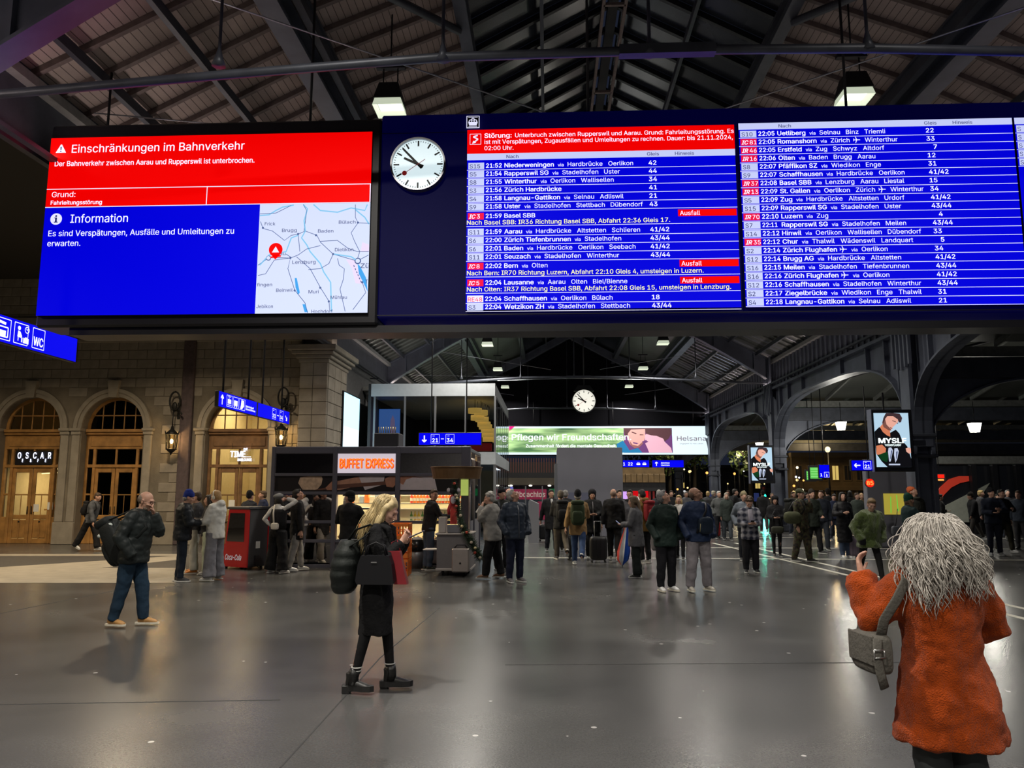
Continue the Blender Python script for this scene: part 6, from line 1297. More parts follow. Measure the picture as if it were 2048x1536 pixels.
for k in range(34):
    px = rg.choice((rg.uniform(1335, 1432), rg.uniform(1450, 1556), rg.uniform(1586, 1610))); py = rg.uniform(935, 1004); c = rg.choice(((255, 240, 200), (255, 214, 140), (240, 245, 255), (255, 180, 90)))
    Y = 57 + 6 * rg.random(); p = atY(px, py, Y); s = .05 + .07 * rg.random() * (1.6 if py > 985 else .8)
    o = thing('city_light', 'tiny distant city light glowing among the dark trees', 'light', (p.x, Y, 0), group='distant city lights'); MB().ell((0, 0, p.z), (s, s, s), nu=8, nv=6).build('globe', led('glow_%d' % sum(c), c, 1.8), o); MB().tube([(0, 0, 0), (0, 0, p.z - s)], .02, 5).build('post', M_black, o)
p = atY(1527, 992, 52); t = thing('traffic_light', 'green traffic light left of the second arcade column', 'traffic light', (p.x, 52, 0)); MB().tube([(0, 0, 0), (0, 0, p.z + .9)], .06, 8).build('post', M_black, t); MB().bbox(-.17, .17, -.12, .12, p.z - .25, p.z + .75, .03).build('housing', M_black, t); MB().ell((0, -.12, p.z), (.15, .05, .15), nu=12, nv=8).build('green_lens', led('traffic_green', (40, 240, 180), 3.0, 'AUTO'), t); MB().ell((0, -.12, p.z + .5), (.11, .05, .11), nu=12, nv=8).build('red_lens', mat('unlit_red_lens', (.25, .03, .02), .3), t)
L = bpy.data.lights.new('traffic_glow', 'SPOT'); L.energy = 220; L.color = (.1, 1, .7); L.spot_size = 1.2; L.shadow_soft_size = .14; o = bpy.data.objects.new('traffic_glow', L); COL.objects.link(o); o.location = (p.x, 51.7, p.z); o.rotation_euler = (math.radians(86), 0, math.radians(190))
for px, lab in ((1422, 'left of the third arcade column'), (1513.5, 'under the smaller portrait advert')):
    p = atY(px, 995, 45); t = thing('blue_info_panel', 'small upright blue information panel ' + lab, 'sign', (p.x, 45, 0)); MB().bbox(-.14, .14, 0, .08, atY(px, 1003, 45).z, atY(px, 986, 45).z, .02).build('panel', mat('panel_blue', (.015, .03, .12), .4, emit=(.004, .008, .05), estr=1), t); MB().tube([(0, .04, 0), (0, .04, 1.2)], .03, 6).build('post', M_black, t)
# more goods in the kiosk: sandwiches under the counter light, cartons behind the left window
for k in range(14):
    mb = MB(); mb.prism([(-.055, 0), (.055, 0), (-.055, .075)], -.05, .05, 'xz'); o = mb.build('sandwich_pack', mat('sandwich_%d' % (k % 3), ((.62, .45, .22), (.55, .30, .12), (.60, .52, .36))[k % 3], .5, var=.25, scale=30), fix=True); o.location = (kx(803) + .10 * (k % 7) + .7 * (k // 7), KY + .28 + .0 * k, hz[4] + .002); tag(o, 'wedge-shaped sandwich pack lying on the lit kiosk counter', 'sandwich', 'sandwiches on the counter')
for k in range(9):
    o = MB().bbox(-.05, .05, -.06, .06, 0, .16 + .05 * (k % 2), .006).build('drink_carton', mat('carton_%d' % (k % 3), ((.70, .20, .04), (.62, .55, .40), (.30, .36, .42))[k % 3], .5)); o.location = (kx(678) + .125 * k, KY + 1.15, 1.42); tag(o, 'drink carton standing behind the left kiosk window', 'carton', 'cartons behind the left window')
t = thing('pastry_display', 'pastry display with orange light painted on its back panel, below the left kiosk window', 'display', (kx(674), KY + .55, hz[4]))
MB().bbox(0, .62, 0, .4, 0, .03, .005).build('tray', M_shelf, t); MB().box(0, .62, .4, .42, 0, .36).build('back_panel', mat('orange_light_panel', (.80, .26, .04), .5), t)  # orange light of the display is put into the back panel's colour
for k in range(8): MB().ell((.07 + .07 * k, .15 + .1 * (k % 2), .06), (.04, .06, .035), nu=10, nv=6).build('pastry', mat('bread_crust', (.50, .27, .09), .7), t)
# ================================================================ people
JOBS = []      # (object, voxel size, smoothing steps, depth of folds)
FOLD = bpy.data.textures.new('cloth_folds', 'CLOUDS'); FOLD.noise_scale = .11; FOLD.noise_depth = 2
def remesh_later(o, vox, it=3, fold=0): JOBS.append((o, vox, it, fold)); return o
def ik(a, b, l1, l2, pole):
    """middle joint of a two-bone limb from a to b, bent towards pole"""
    a, b = Vector(a), Vector(b); d = b - a; L = d.length
    if L > (l1 + l2) * .999: b = a + d * ((l1 + l2) * .999 / L); d = b - a; L = d.length
    x = (L * L + l1 * l1 - l2 * l2) / (2 * L); h = math.sqrt(max(l1 * l1 - x * x, 0)); n = d / L
    p = Vector(pole); p = p - n * p.dot(n)
    if p.length < 1e-6: p = n.orthogonal()
    return a + n * x + p.normalized() * h, b
def curve3(a, m, b, n=4):
    """points along a bent limb with a slightly rounded joint"""
    a, m, b = Vector(a), Vector(m), Vector(b); return [a.lerp(m, k / n) for k in range(n)] + [m] + [m.lerp(b, k / n) for k in range(1, n + 1)]
SK = {'f': (.52, .30, .22), 'm': (.42, .235, .165), 'd': (.20, .11, .075)}
ARMS = {  # wrist position for the right arm (x out, y forward, z up) at 1.75 m, and the pole of the elbow
    'down': ((.25, .03, .80), (.3, -1, 0)), 'pocket': ((.235, .10, .93), (.7, -1, -.2)), 'phone': ((.07, .30, 1.12), (.6, -.3, -1)), 'phone_low': ((.05, .30, 1.02), (.6, -.4, -1)), 'mouth': ((.03, .215, 1.44), (.25, .35, -1)), 'up': ((.10, .12, 1.62), (1, .3, .1)),
    'swing_f': ((.23, .24, .84), (.3, -1, 0)), 'swing_b': ((.25, -.22, .84), (.3, -1, 0)), 'out': ((.16, .42, 1.16), (.5, -.2, -1)), 'hold': ((.10, .26, 1.20), (.8, 0, -1)), 'cross': ((-.05, .20, 1.14), (.8, .2, -1)), 'case': ((.30, -.12, .80), (.4, -1, 0)), 'back': ((.10, -.16, .98), (1, -.6, 0)), 'chest': ((.02, .18, 1.22), (.9, .1, -.6)), 'hip': ((.19, .02, 1.0), (1, -.8, 0))}
def Rx(a): return Matrix.Rotation(a, 3, 'X')
def Rz(a): return Matrix.Rotation(a, 3, 'Z')
def hand(mb, wrist, fore, palm_n, s, curl=.5, side=1, hs=1.0):
    """palm and five bent fingers beyond the wrist; fore = direction of the forearm, palm_n = way the palm faces"""
    f = fore.normalized(); n = (palm_n - f * palm_n.dot(f))
    n = n.normalized() if n.length > 1e-4 else f.orthogonal().normalized(); a = f.cross(n).normalized() * side
    k = hs * s; w = wrist
    mb.tube([w - f * .03 * k, w + f * .015 * k, w + f * .05 * k, w + f * .088 * k], [(.022 * k, .020 * k), (.030 * k, .018 * k), (.040 * k, .016 * k), (.038 * k, .013 * k)], 10, up=n)
    for i, (o, ln) in enumerate(((-.030, .068), (-.010, .078), (.011, .074), (.030, .058))):
        p0 = w + f * .075 * k + a * o * k; c = curl * (1 + .12 * i); d1 = (f * math.cos(c * .8) + n * math.sin(c * .8)); d2 = (f * math.cos(c * 1.9) + n * math.sin(c * 1.9)); d3 = (f * math.cos(c * 2.6) + n * math.sin(c * 2.6)); L = ln * k
        q1 = p0 + d1 * L * .5; q2 = q1 + d2 * L * .32; q3 = q2 + d3 * L * .25
        mb.tube([p0, q1, q2, q3], [.0095 * k, .0092 * k, .0085 * k, .0065 * k], 7)
    p0 = w + f * .02 * k - a * .028 * k; q1 = p0 + (f * .6 - a * .7 + n * .25).normalized() * .038 * k; q2 = q1 + (f * .85 - a * .15 + n * .45).normalized() * .034 * k; q3 = q2 + (f * .8 + n * .6).normalized() * .022 * k
    mb.tube([p0, q1, q2, q3], [.013 * k, .0115 * k, .010 * k, .007 * k], 7)
def cloth_mat(name, rgb, rough=.85, bump=.35, bs=14, var=.18, **k): return mat('cloth_' + name, tuple(rgb), rough, var=var, scale=6, bump=bump, bscale=bs, spec=.2, **k)
def person(px, py, h, face, label, top, legs, shoe=(.02, .02, .02), hair=('short', (.03, .022, .015)), arms=('down', 'down'), feet='stand', lean=0, head=(0, 0), skin='f', bulk=1.0, vox=.02, sex='m', extra=(), foot_at=None, twist=0, at=None, sole=None, handvox=None):
    """face: heading in degrees, 0 = away from the camera, 90 = towards the right of the picture, 180 = towards the camera"""
    g = Vector(at) if at is not None else ground(px, py); s = h / 1.75
    root_loc = g; rz = -math.radians(face)
    W = 1.0 if sex == 'm' else .90
    hipz = .53 * h; lean_r = math.radians(lean)
    def T(p):   # forward lean of everything above the hips
        p = Vector(p); z0, z1 = .50 * h, .60 * h
        if p.z <= z0: return p
        t = min(1, (p.z - z0) / (z1 - z0)); q = Rx(-lean_r * t) @ (p - Vector((0, 0, z0))); return q + Vector((0, 0, z0))
    sh = {e: T((e * .178 * s * W * (1 + .25 * (bulk - 1)), -.01 * s, .808 * h)) for e in (-1, 1)}
    nb = T((0, -.01 * s, .835 * h)); hc = T((0, .012 * s, .922 * h))
    HR = Rx(-lean_r) @ Rz(-math.radians(head[0])) @ Rx(math.radians(head[1]))   # head yaw (right +), pitch (up +)
    piv = T((0, .0, .872 * h)); 
    def Hd(p): return piv + HR @ (Vector(p) * s * 1.05 + Vector((0, .012, .05 * 1.75)) * s)
    # legs
    F = {'stand': ((-.115, .0, 0), (.115, .02, 0)), 'wide': ((-.17, 0, 0), (.17, .03, 0)), 'close': ((-.08, .0, 0), (.08, .03, 0)), 'walk': ((-.09, .30, 0), (.09, -.30, .07)), 'walk2': ((-.09, -.26, .05), (.09, .26, 0)), 'step': ((-.10, .16, 0), (.10, -.14, .0)), 'run': ((-.09, .27, 0), (.09, -.33, .09)), 'kick': ((-.09, .10, 0), (.09, -.40, .16))}[feet]
    lg = {}
    for e, f_ in ((-1, F[0]), (1, F[1])):
        hip = Vector((e * .088 * s, 0, hipz)); ank = Vector((f_[0] * s, f_[1] * s - .03 * s, (.085 + f_[2]) * s)); kn, ank = ik(hip, ank, .245 * h, .232 * h, (e * .08, 1, 0)); lg[e] = (hip, kn, ank, f_)
    ar = {}
    for e, a in ((-1, arms[0]), (1, arms[1])):
        if isinstance(a, str): wr, pole = ARMS[a]
        else: wr, pole = a
        el, w_ = ik(sh[e], Vector((e * wr[0] * W, wr[1], wr[2])) * s, .172 * h, .152 * h, (e * pole[0], pole[1], pole[2])); ar[e] = (sh[e], el, w_, a)
    # ---------------- body: one continuous skin surface
    mb = MB(); ringn = 14
    def torso(tab, off=0.0, mod=None, zs=None):
        R = []
        zs = zs or [t[0] for t in tab]
        for z in zs:
            for (z0, a0, b0, y0), (z1, a1, b1, y1) in zip(tab, tab[1:]):
                if z0 <= z <= z1 + 1e-6:
                    t = (z - z0) / (z1 - z0); t = t * t * (3 - 2 * t) * .5 + t * .5; rx, ry, yo = a0 + (a1 - a0) * t, b0 + (b1 - b0) * t, y0 + (y1 - y0) * t; break
            k = 1 + (mod(z) if mod else 0); rx = (rx * W * bulk + off) * s * k; ry = (ry * bulk + off) * s * k
            R.append([T((rx * math.copysign(abs(math.cos(2 * PI * i / 18)) ** .85, math.cos(2 * PI * i / 18)), ry * math.sin(2 * PI * i / 18) + yo * s, z * h)) for i in range(18)])
        return R
    TB = [(.46, .10, .09, 0), (.52, .145, .095, -.005), (.60, .120, .085, .005), (.70, .140, .10, .0), (.77, .145, .092, -.01), (.815, .11, .066, -.01), (.845, .07, .06, -.01)]
    mb.loft(torso(TB))
    mb.tube([nb - Vector((0, 0, .05 * s)), nb + Vector((0, .005, .02)) * s, Hd((0, -.005, -.09)), Hd((0, -.01, -.02))], [.075 * s, .058 * s, .055 * s, .05 * s], 12)
    for e in (-1, 1):
        hip, kn, ank, f_ = lg[e]; mb.tube(curve3(hip, kn, ank, 3), [.074 * s, .068 * s, .058 * s, .047 * s, .046 * s, .039 * s, .03 * s], 10)
        mb.tube([ank, Vector((ank.x, ank.y + .02 * s, ank.z - .045 * s)), Vector((ank.x, ank.y + .14 * s, ank.z - .06 * s))], [.026 * s, .022 * s, .014 * s], 8)
        a, el, w_, pose = ar[e]; mb.tube([a - Vector((e * .05, 0, -.01)) * s] + curve3(a, el, w_, 3), [.04 * s, .042 * s, .039 * s, .036 * s, .034 * s, .032 * s, .029 * s, .025 * s], 10)
        fd = (w_ - el)
        pn = Vector((-e, .2, 0)) if w_.z < 1.0 * s else (Vector((0, -.6, 1)) if pose in ('phone', 'phone_low') else Vector((-e * .8, -.6, .1)))
        if pose != 'pocket': hand(mb, w_, fd, pn, s, .45 if w_.z > s else .35, side=e, hs=1.08 if sex == 'm' else 1.0)
    # head: skull, face, jaw, nose, brow, ears, lips, chin
    rot = HR
    E = lambda c, r, nu=16, nv=11: mb.ell(Hd(c), tuple(x * s for x in r), nu=nu, nv=nv, rot=rot)
    E((0, -.012, .035), (.074, .092, .082)); E((0, .025, -.025), (.062, .070, .085)); E((0, .038, -.075), (.045, .048, .036)); E((0, .074, -.092), (.020, .018, .018)); E((0, .078, .028), (.050, .018, .016)); E((0, .086, -.055), (.022, .013, .008)); E((0, .084, -.064), (.019, .013, .007))
    for e in (-1, 1): E((e * .074, -.005, -.010), (.010, .020, .032), 8, 6); E((e * .042, .062, -.022), (.022, .022, .018), 10, 7); E((e * .012, .093, -.032), (.009, .012, .008), 8, 6)
    mb.tube([Hd((0, .085, .022)), Hd((0, .098, .0)), Hd((0, .112, -.022)), Hd((0, .104, -.034))], [.009 * s, .010 * s, .0125 * s, .008 * s], 8)
    msk = mat('skin_' + skin, SK[skin], .5, var=.08, scale=25, spec=.35)
    body = mb.build('person', msk); body.location = root_loc; body.rotation_euler = (0, 0, rz); tag(body, label, 'person'); remesh_later(body, handvox or vox * .88, 1)
    def part(mb, name, m, vx=None, it=3, par=body, fold=0):
        o = mb.build(name, m, par)
        if vx: remesh_later(o, vx, it, fold)
        return o
    # eyes
    mb = MB()
    for e in (-1, 1): mb.ell(Hd((e * .030, .079, .004)), (.0115 * s, .006 * s, .006 * s), nu=8, nv=6, rot=rot)
    part(mb, 'eyes', mat('eye_dark', (.03, .022, .018), .2))
    # ---------------- hair
    st, hcol = hair[0], hair[1]; mh = mat('hair_%d_%d_%d' % tuple(int(c * 999) for c in hcol), hcol, .55, var=.3, scale=40, bump=.5, bscale=90, spec=.4)
    HP = lambda c, r, mb_: mb_.ell(Hd(c), tuple(x * s for x in r), nu=16, nv=11, rot=rot)
    if st in ('short', 'long', 'bun', 'bob', 'receding', 'curly'):
        mb = MB()
        if st == 'receding': HP((0, -.045, .010), (.080, .068, .072), mb)
        else: HP((0, -.022, .048), (.081, .094, .084), mb); HP((0, -.045, .0), (.080, .068, .085), mb); HP((0, .035, .092), (.058, .045, .030), mb)
        if st == 'curly':
            rg = random.Random(int(px)); 
            for k in range(26): a = rg.uniform(0, 2 * PI); b_ = rg.uniform(-.1, 1.2); HP((.075 * math.cos(a) * math.cos(b_), -.025 + .085 * math.sin(a) * math.cos(b_) * (1 if math.sin(a) < 0 else .7), .05 + .08 * math.sin(b_)), (.026, .026, .024), mb)
        if st == 'bun': HP((0, -.125, .05), (.04, .04, .04), mb)
        if st == 'bob':
            for e in (-1, 1): HP((e * .066, -.02, -.06), (.03, .055, .085), mb)
            HP((0, -.07, -.05), (.07, .035, .09), mb)
        if st == 'long':
            for e in (-1, 1):
                mb.tube([Hd((e * .05, .03, .10)), Hd((e * .078, .015, .02)), Hd((e * .085, .0, -.08)), Hd((e * .075, -.01, -.20)), Hd((e * .065, -.02, -.32))], [(.02 * s, .03 * s), (.022 * s, .04 * s), (.03 * s, .045 * s), (.032 * s, .045 * s), (.012 * s, .02 * s)], 10)
            mb.tube([Hd((0, -.08, .08)), Hd((0, -.10, -.03)), Hd((0, -.10, -.16)), Hd((0, -.11, -.30)), Hd((0, -.11, -.40))], [(.06 * s, .03 * s), (.08 * s, .035 * s), (.09 * s, .035 * s), (.08 * s, .03 * s), (.03 * s, .012 * s)], 12)
        part(mb, 'hair', mh, .009 if vox < .016 else .013, 1)
    if 'beard' in extra: mb = MB(); HP((0, .035, -.078), (.052, .050, .042), mb); part(mb, 'beard', mh, .009, 1)
    if st in ('beanie', 'cap', 'hood', 'beret'):
        mc = cloth_mat('hat_%d_%d_%d' % tuple(int(c * 99) for c in hcol), hcol, .9)
        mb = MB(); HP((0, -.015, .060), (.090, .105, .082), mb)
        if st == 'beanie': HP((0, -.012, .040), (.093, .108, .030), mb); HP((0, -.03, .09), (.075, .085, .075), mb); HP((0, -.05, .0), (.08, .065, .06), mb)
        if st == 'beret': HP((0, -.03, .075), (.115, .125, .055), mb)
        if st == 'cap': mb.tube([Hd((0, .06, .055)), Hd((0, .12, .045)), Hd((0, .165, .03))], [(.075 * s, .012 * s), (.07 * s, .010 * s), (.04 * s, .008 * s)], 12); HP((0, -.05, .0), (.082, .065, .05), mb)
        if st == 'hood': HP((0, -.03, -.02), (.10, .085, .13), mb); HP((0, -.03, .05), (.105, .108, .095), mb); HP((0, -.02, -.12), (.11, .09, .05), mb)
        part(mb, {'beanie': 'beanie', 'cap': 'cap', 'hood': 'hood', 'beret': 'cap'}[st], mc, .010 if vox < .016 else .014, 1)
        if len(hair) > 2:
            mb = MB(); HP((0, -.05, -.02), (.082, .06, .07), mb)
            if len(hair) > 3: mb.tube([Hd((-.06, -.04, .0)), Hd((-.08, -.0, -.14)), Hd((-.08, .02, -.28))], [.03 * s, .04 * s, .015 * s], 8); mb.tube([Hd((.06, -.04, .0)), Hd((.08, -.0, -.14)), Hd((.08, .02, -.28))], [.03 * s, .04 * s, .015 * s], 8)
            part(mb, 'hair', mat('hair_%d_%d_%d' % tuple(int(c * 999) for c in hair[2]), hair[2], .55, var=.3, scale=40), .012, 1)
    # ---------------- upper garment
    kind = top['kind']; col = top['col']; mt = top.get('mat') or cloth_mat('%s_%d_%d_%d' % (kind, *[int(c * 999) for c in col]), col, top.get('rough', .8), top.get('bump', .35), top.get('bs', 12), sheen=top.get('sheen', 0))
    hem = top.get('hem', .475); off = top.get('off', .028); fl = top.get('flare', 0.0); puff = top.get('puff', 0)
    tab = [(hem, .165 + fl, .118 + fl * .8, top.get('yo', 0)), ] + ([(.50, .166 + fl * .35, .120 + fl * .3, 0)] if hem < .47 else []) + [(.56, .157, .112, 0), (.63, .152, .112, .005), (.71, .166, .124, .002), (.775, .172, .116, -.01), (.818, .128, .084, -.012), (.848, .078, .068, -.012)]
    tab = [t for i, t in enumerate(tab) if i == 0 or t[0] > hem + .02]
    mb = MB(); mod = (lambda z: .045 * abs(math.sin(PI * (z - hem) / puff)) - .02) if puff else None
    zs = [hem + (.848 - hem) * k / 40 for k in range(41)] if puff else [hem + (.848 - hem) * k / 16 for k in range(17)]
    mb.loft(torso(tab, off, mod, zs))
    so = top.get('sleeve', .022)
    for e in (-1, 1):
        a, el, w_, pose = ar[e]; nseg = 9 if puff else 4; pts = [a - Vector((e * .06, 0, -.012)) * s] + curve3(a, el, w_ + (w_ - el).normalized() * (-.01 if pose != 'pocket' else .03) * s, nseg); n_ = len(pts)
        rad = []
        for i in range(n_):
            t = i / (n_ - 1); r = (.054 - .018 * t + so) * (.86 if i < 2 else 1) * s * (bulk * .5 + .5)
            if puff: r *= 1 + .10 * abs(math.sin(PI * i / 1.5))
            rad.append(r)
        mb.tube(pts, rad, 12)
    if top.get('collar', 1): mb.tube([nb - Vector((0, 0, .01)) * s, nb + Vector((0, .006, .045)) * s], [(.088 * s, .088 * s), (.075 * s, .080 * s)], 14)
    if top.get('hoodie'): mb.ell(T((0, -.09 * s, .845 * h)), (.12 * s, .075 * s, .075 * s)); mb.ell(T((0, .0, .842 * h)), (.105 * s, .095 * s, .035 * s))
    gar = part(mb, top.get('name', 'jacket'), mt, top.get('vox', vox), top.get('it', 3), fold=top.get('fold', .032))
    if top.get('zip'): mb = MB(); mb.tube([T((0, (.118 * bulk + off + .012) * s, hem * h + .03)), T((0, (.118 * bulk + off + .016) * s, .66 * h)), T((0, (.118 * bulk + off + .006) * s, .75 * h)), T((0, (.095 + off) * s, .82 * h))], .006 * s, 5); part(mb, 'zip', mat('zip_grey', (.3, .3, .32), .35, .6))
    if top.get('shirt'): mb = MB(); mb.tube([T((0, (.108 * bulk + off) * s, .735 * h)), T((0, (.085 * bulk + off) * s, .80 * h)), nb + Vector((0, .075, .01)) * s], [(.012 * s, .012 * s), (.04 * s, .02 * s), (.045 * s, .03 * s)], 10); part(mb, 'shirt', cloth_mat('shirt_%d' % int(top['shirt'][0] * 99), top['shirt']), .014, 1)
    if top.get('lapel'):
        mb = MB()
        for e in (-1, 1): mb.tube([T((e * .02 * s, (.125 + off) * s * bulk, .62 * h)), T((e * .06 * s, (.115 + off) * s * bulk, .72 * h)), T((e * .085 * s, (.07 + off) * s, .82 * h)), T((e * .07 * s, -.05 * s, .855 * h))], [(.015 * s, .012 * s), (.05 * s, .02 * s), (.055 * s, .028 * s), (.05 * s, .03 * s)], 10)
        part(mb, 'lapels', mt, .015, 1)
    if top.get('scarf'): mb = MB(); mb.tube([T((.11 * s * math.cos(a), .0 + .10 * s * math.sin(a), .838 * h)) for a in [2 * PI * k / 14 for k in range(15)]], .035 * s, 8); part(mb, 'scarf', cloth_mat('scarf_%d_%d' % (int(top['scarf'][0] * 99), int(top['scarf'][2] * 99)), top['scarf']), .014, 2)
    # ---------------- legs
    lc = legs['col']; ml = legs.get('mat') or cloth_mat('trouser_%d_%d_%d' % tuple(int(c * 999) for c in lc), lc, .85, .4, 9); lo = legs.get('off', .016); lw = legs.get('flare', 0.0); top_z = legs.get('top', .565)
    mb = MB(); mb.loft(torso([(.455, .115, .10, -.005), (.49, .168, .122, -.008), (.53, .170, .122, -.005), (top_z, .158, .112, 0)], .008))
    for e in (-1, 1):
        hip, kn, ank, f_ = lg[e]; end = ank - Vector((0, 0, legs.get('len', .02) * s)); pts = curve3(hip - Vector((0, 0, .01)), kn, end, 5); rad = []
        for i in range(len(pts)):
            t = i / (len(pts) - 1); r = (.092 - .046 * t ** .8 + lo + lw * t ** 1.6) * s
            if legs.get('folds', 1) and t > .62: r *= 1 + .045 * math.sin(i * 2.4 + e)
            rad.append(r * (bulk * .5 + .5))
        mb.tube(pts, rad, 12)
    part(mb, legs.get('name', 'trousers'), ml, legs.get('vox', vox * 1.1), 3, fold=legs.get('fold', .026))
    if legs.get('skirt'):
        z0, fl2, c2 = legs['skirt']; mb = MB(); mb.loft(torso([(z0, .15 + fl2, .115 + fl2, 0), (.50, .172, .125, 0), (.58, .15, .11, 0)], .02, None, [z0 + (.58 - z0) * k / 10 for k in range(11)])); part(mb, 'skirt', cloth_mat('skirt_%d' % int(c2[0] * 999), c2), vox, 2)
    # ---------------- shoes
    ms = mat('shoe_%d_%d_%d' % tuple(int(c * 99) for c in shoe), shoe, .5, var=.1, bump=.1); msl = mat('sole_%d' % int((sole or (.5, .5, .48))[0] * 99), sole or (.5, .5, .48), .6)
    for e in (-1, 1):
        hip, kn, ank, f_ = lg[e]; b0 = Vector((ank.x, ank.y, ank.z - .085 * s)); lift = f_[2]; tilt = Rx(-lift * 4.5); yaw = Rz(-e * .16)
        Q = lambda x, y, z: b0 + yaw @ (tilt @ (Vector((x, y, z)) * s - Vector((0, .10, .0)) * s * (1 if lift else 0)) + Vector((0, .10, 0)) * s * (1 if lift else 0))
        mb = MB(); mb.tube([Q(0, -.065, .055), Q(0, -.02, .058), Q(0, .06, .050), Q(0, .135, .036), Q(0, .180, .028)], [(.030 * s, .036 * s), (.038 * s, .045 * s), (.040 * s, .036 * s), (.042 * s, .026 * s), (.026 * s, .016 * s)], 12, up=Vector((0, 0, 1))); mb.tube([Q(0, -.02, .05), Q(0, -.025, legs.get('boot', .10))], [.042 * s, .044 * s], 10)
        so_ = part(mb, 'shoe', ms, .012 if vox < .016 else .018, 1)
        out = [(.030, -.09), (.040, -.05), (.034, .04), (.045, .11), (.034, .175), (0, .20), (-.034, .175), (-.040, .11), (-.032, .04), (-.038, -.05), (-.030, -.09), (0, -.102)]
        mb = MB(); hh = legs.get('sole_h', .024); mb.loft([[Q(x * 1.02, y, 0.001) for x, y in out], [Q(x * 1.04, y, hh) for x, y in out]], smooth=False); part(mb, 'sole', msl, par=so_)
    if 'glasses' in extra:
        mb = MB()
        for e in (-1, 1): mb.tube([Hd((e * .032 + .022 * math.cos(a), .097, .004 + .017 * math.sin(a))) for a in [2 * PI * k / 12 for k in range(13)]], .0028 * s, 5); mb.tube([Hd((e * .054, .094, .006)), Hd((e * .078, .05, .008)), Hd((e * .080, -.01, .004))], .0028 * s, 5)
        mb.tube([Hd((-.011, .099, .006)), Hd((.011, .099, .006))], .0028 * s, 5); part(mb, 'glasses', mat('glasses_frame', (.03, .012, .01), .3))
    if 'headphones' in extra:
        mb = MB(); mb.tube([Hd((.088 * math.sin(a), -.01, .02 + .105 * math.cos(a))) for a in [-1.7 + 3.4 * k / 12 for k in range(13)]], .012 * s, 8)
        for e in (-1, 1): mb.ell(Hd((e * .09, -.005, -.01)), (.022 * s, .036 * s, .042 * s), nu=12, nv=8, rot=rot)
        part(mb, 'headphones', mat('headphone_white', (.6, .57, .48), .4))
    inf = dict(body=body, s=s, h=h, T=T, Hd=Hd, ar=ar, lg=lg, M=Matrix.Translation(root_loc) @ Matrix.Rotation(rz, 4, 'Z'), rz=rz, HR=HR, nb=nb, sh=sh)
    return inf
# ---------------------------------------------------------------- things people carry
def rounded(mb, cx, cy, cz, wx, wy, wz, p=3.5, n=20, m=10, bulge=None):
    """superellipsoid block"""
    sg = lambda v, e: math.copysign(abs(v) ** e, v); e = 2 / p; vs = []
    rings = []
    for j in range(1, m):
        ph = -PI / 2 + PI * j / m; rings.append([(cx + wx * sg(math.cos(ph), e) * sg(math.cos(2 * PI * k / n), e), cy + wy * sg(math.cos(ph), e) * sg(math.sin(2 * PI * k / n), e), cz + wz * sg(math.sin(ph), e)) for k in range(n)])
    mb.loft(rings); return mb
def place(t, inf): t.matrix_world = inf['M']; return t
def backpack(inf, label, col, size=1.0, lean=None, pocket=True, back=.20, z=.69, width=1.0, cat='backpack', patch=False, tilt=0):
    h, s = inf['h'], inf['s']; t = thing('backpack', label, cat); t.location = inf['M'].translation; t.rotation_euler = (0, 0, inf['rz']); m = cloth_mat('pack_%d_%d_%d' % tuple(int(c * 999) for c in col), col, .6, .3, 16); T0 = inf['T']; pv_ = Vector((0, -back * s, .56 * h)); T = lambda p: T0(pv_ + Rx(math.radians(tilt)) @ (Vector(p) - pv_))
    c = Vector((0, -(back + .05 * size) * s, z * h)); mb = MB(); rounded(mb, 0, 0, 0, .15 * size * width * s, .10 * size * s, .25 * size * s); mb.v = [tuple(T(Vector(v) + c)) for v in mb.v]; mb.build('body', m, t)
    if pocket:
        mb = MB(); rounded(mb, 0, -.09 * size * s, -.07 * size * s, .115 * size * width * s, .05 * size * s, .13 * size * s); mb.v = [tuple(T(Vector(v) + c)) for v in mb.v]; mb.build('pocket', m, t)
        mb = MB(); rounded(mb, 0, -.02 * size * s, .23 * size * s, .14 * size * width * s, .09 * size * s, .05 * size * s); mb.v = [tuple(T(Vector(v) + c)) for v in mb.v]; mb.build('lid', m, t)
    for e in (-1, 1):
        mb = MB(); mb.tube([T((e * .09 * s, -.16 * s, .80 * h)), T0((e * .10 * s, -.06 * s, .852 * h)), T0((e * .105 * s, .08 * s, .82 * h)), T0((e * .12 * s, .165 * s, .74 * h)), T0((e * .17 * s, .10 * s, .66 * h)), T0((e * .17 * s, -.12 * s, .62 * h))], [(.024 * s, .010 * s)] * 6, 8); mb.build('strap', m, t)
    if patch:
        mb = MB(); mb.ell(T(c + Vector((.075, -.085, .12)) * size * s), (.05 * s, .05 * s, .03 * s), nu=12, nv=8); mb.build('patch', mat('pale_patch', (.5, .55, .52), .6), t)
    return t
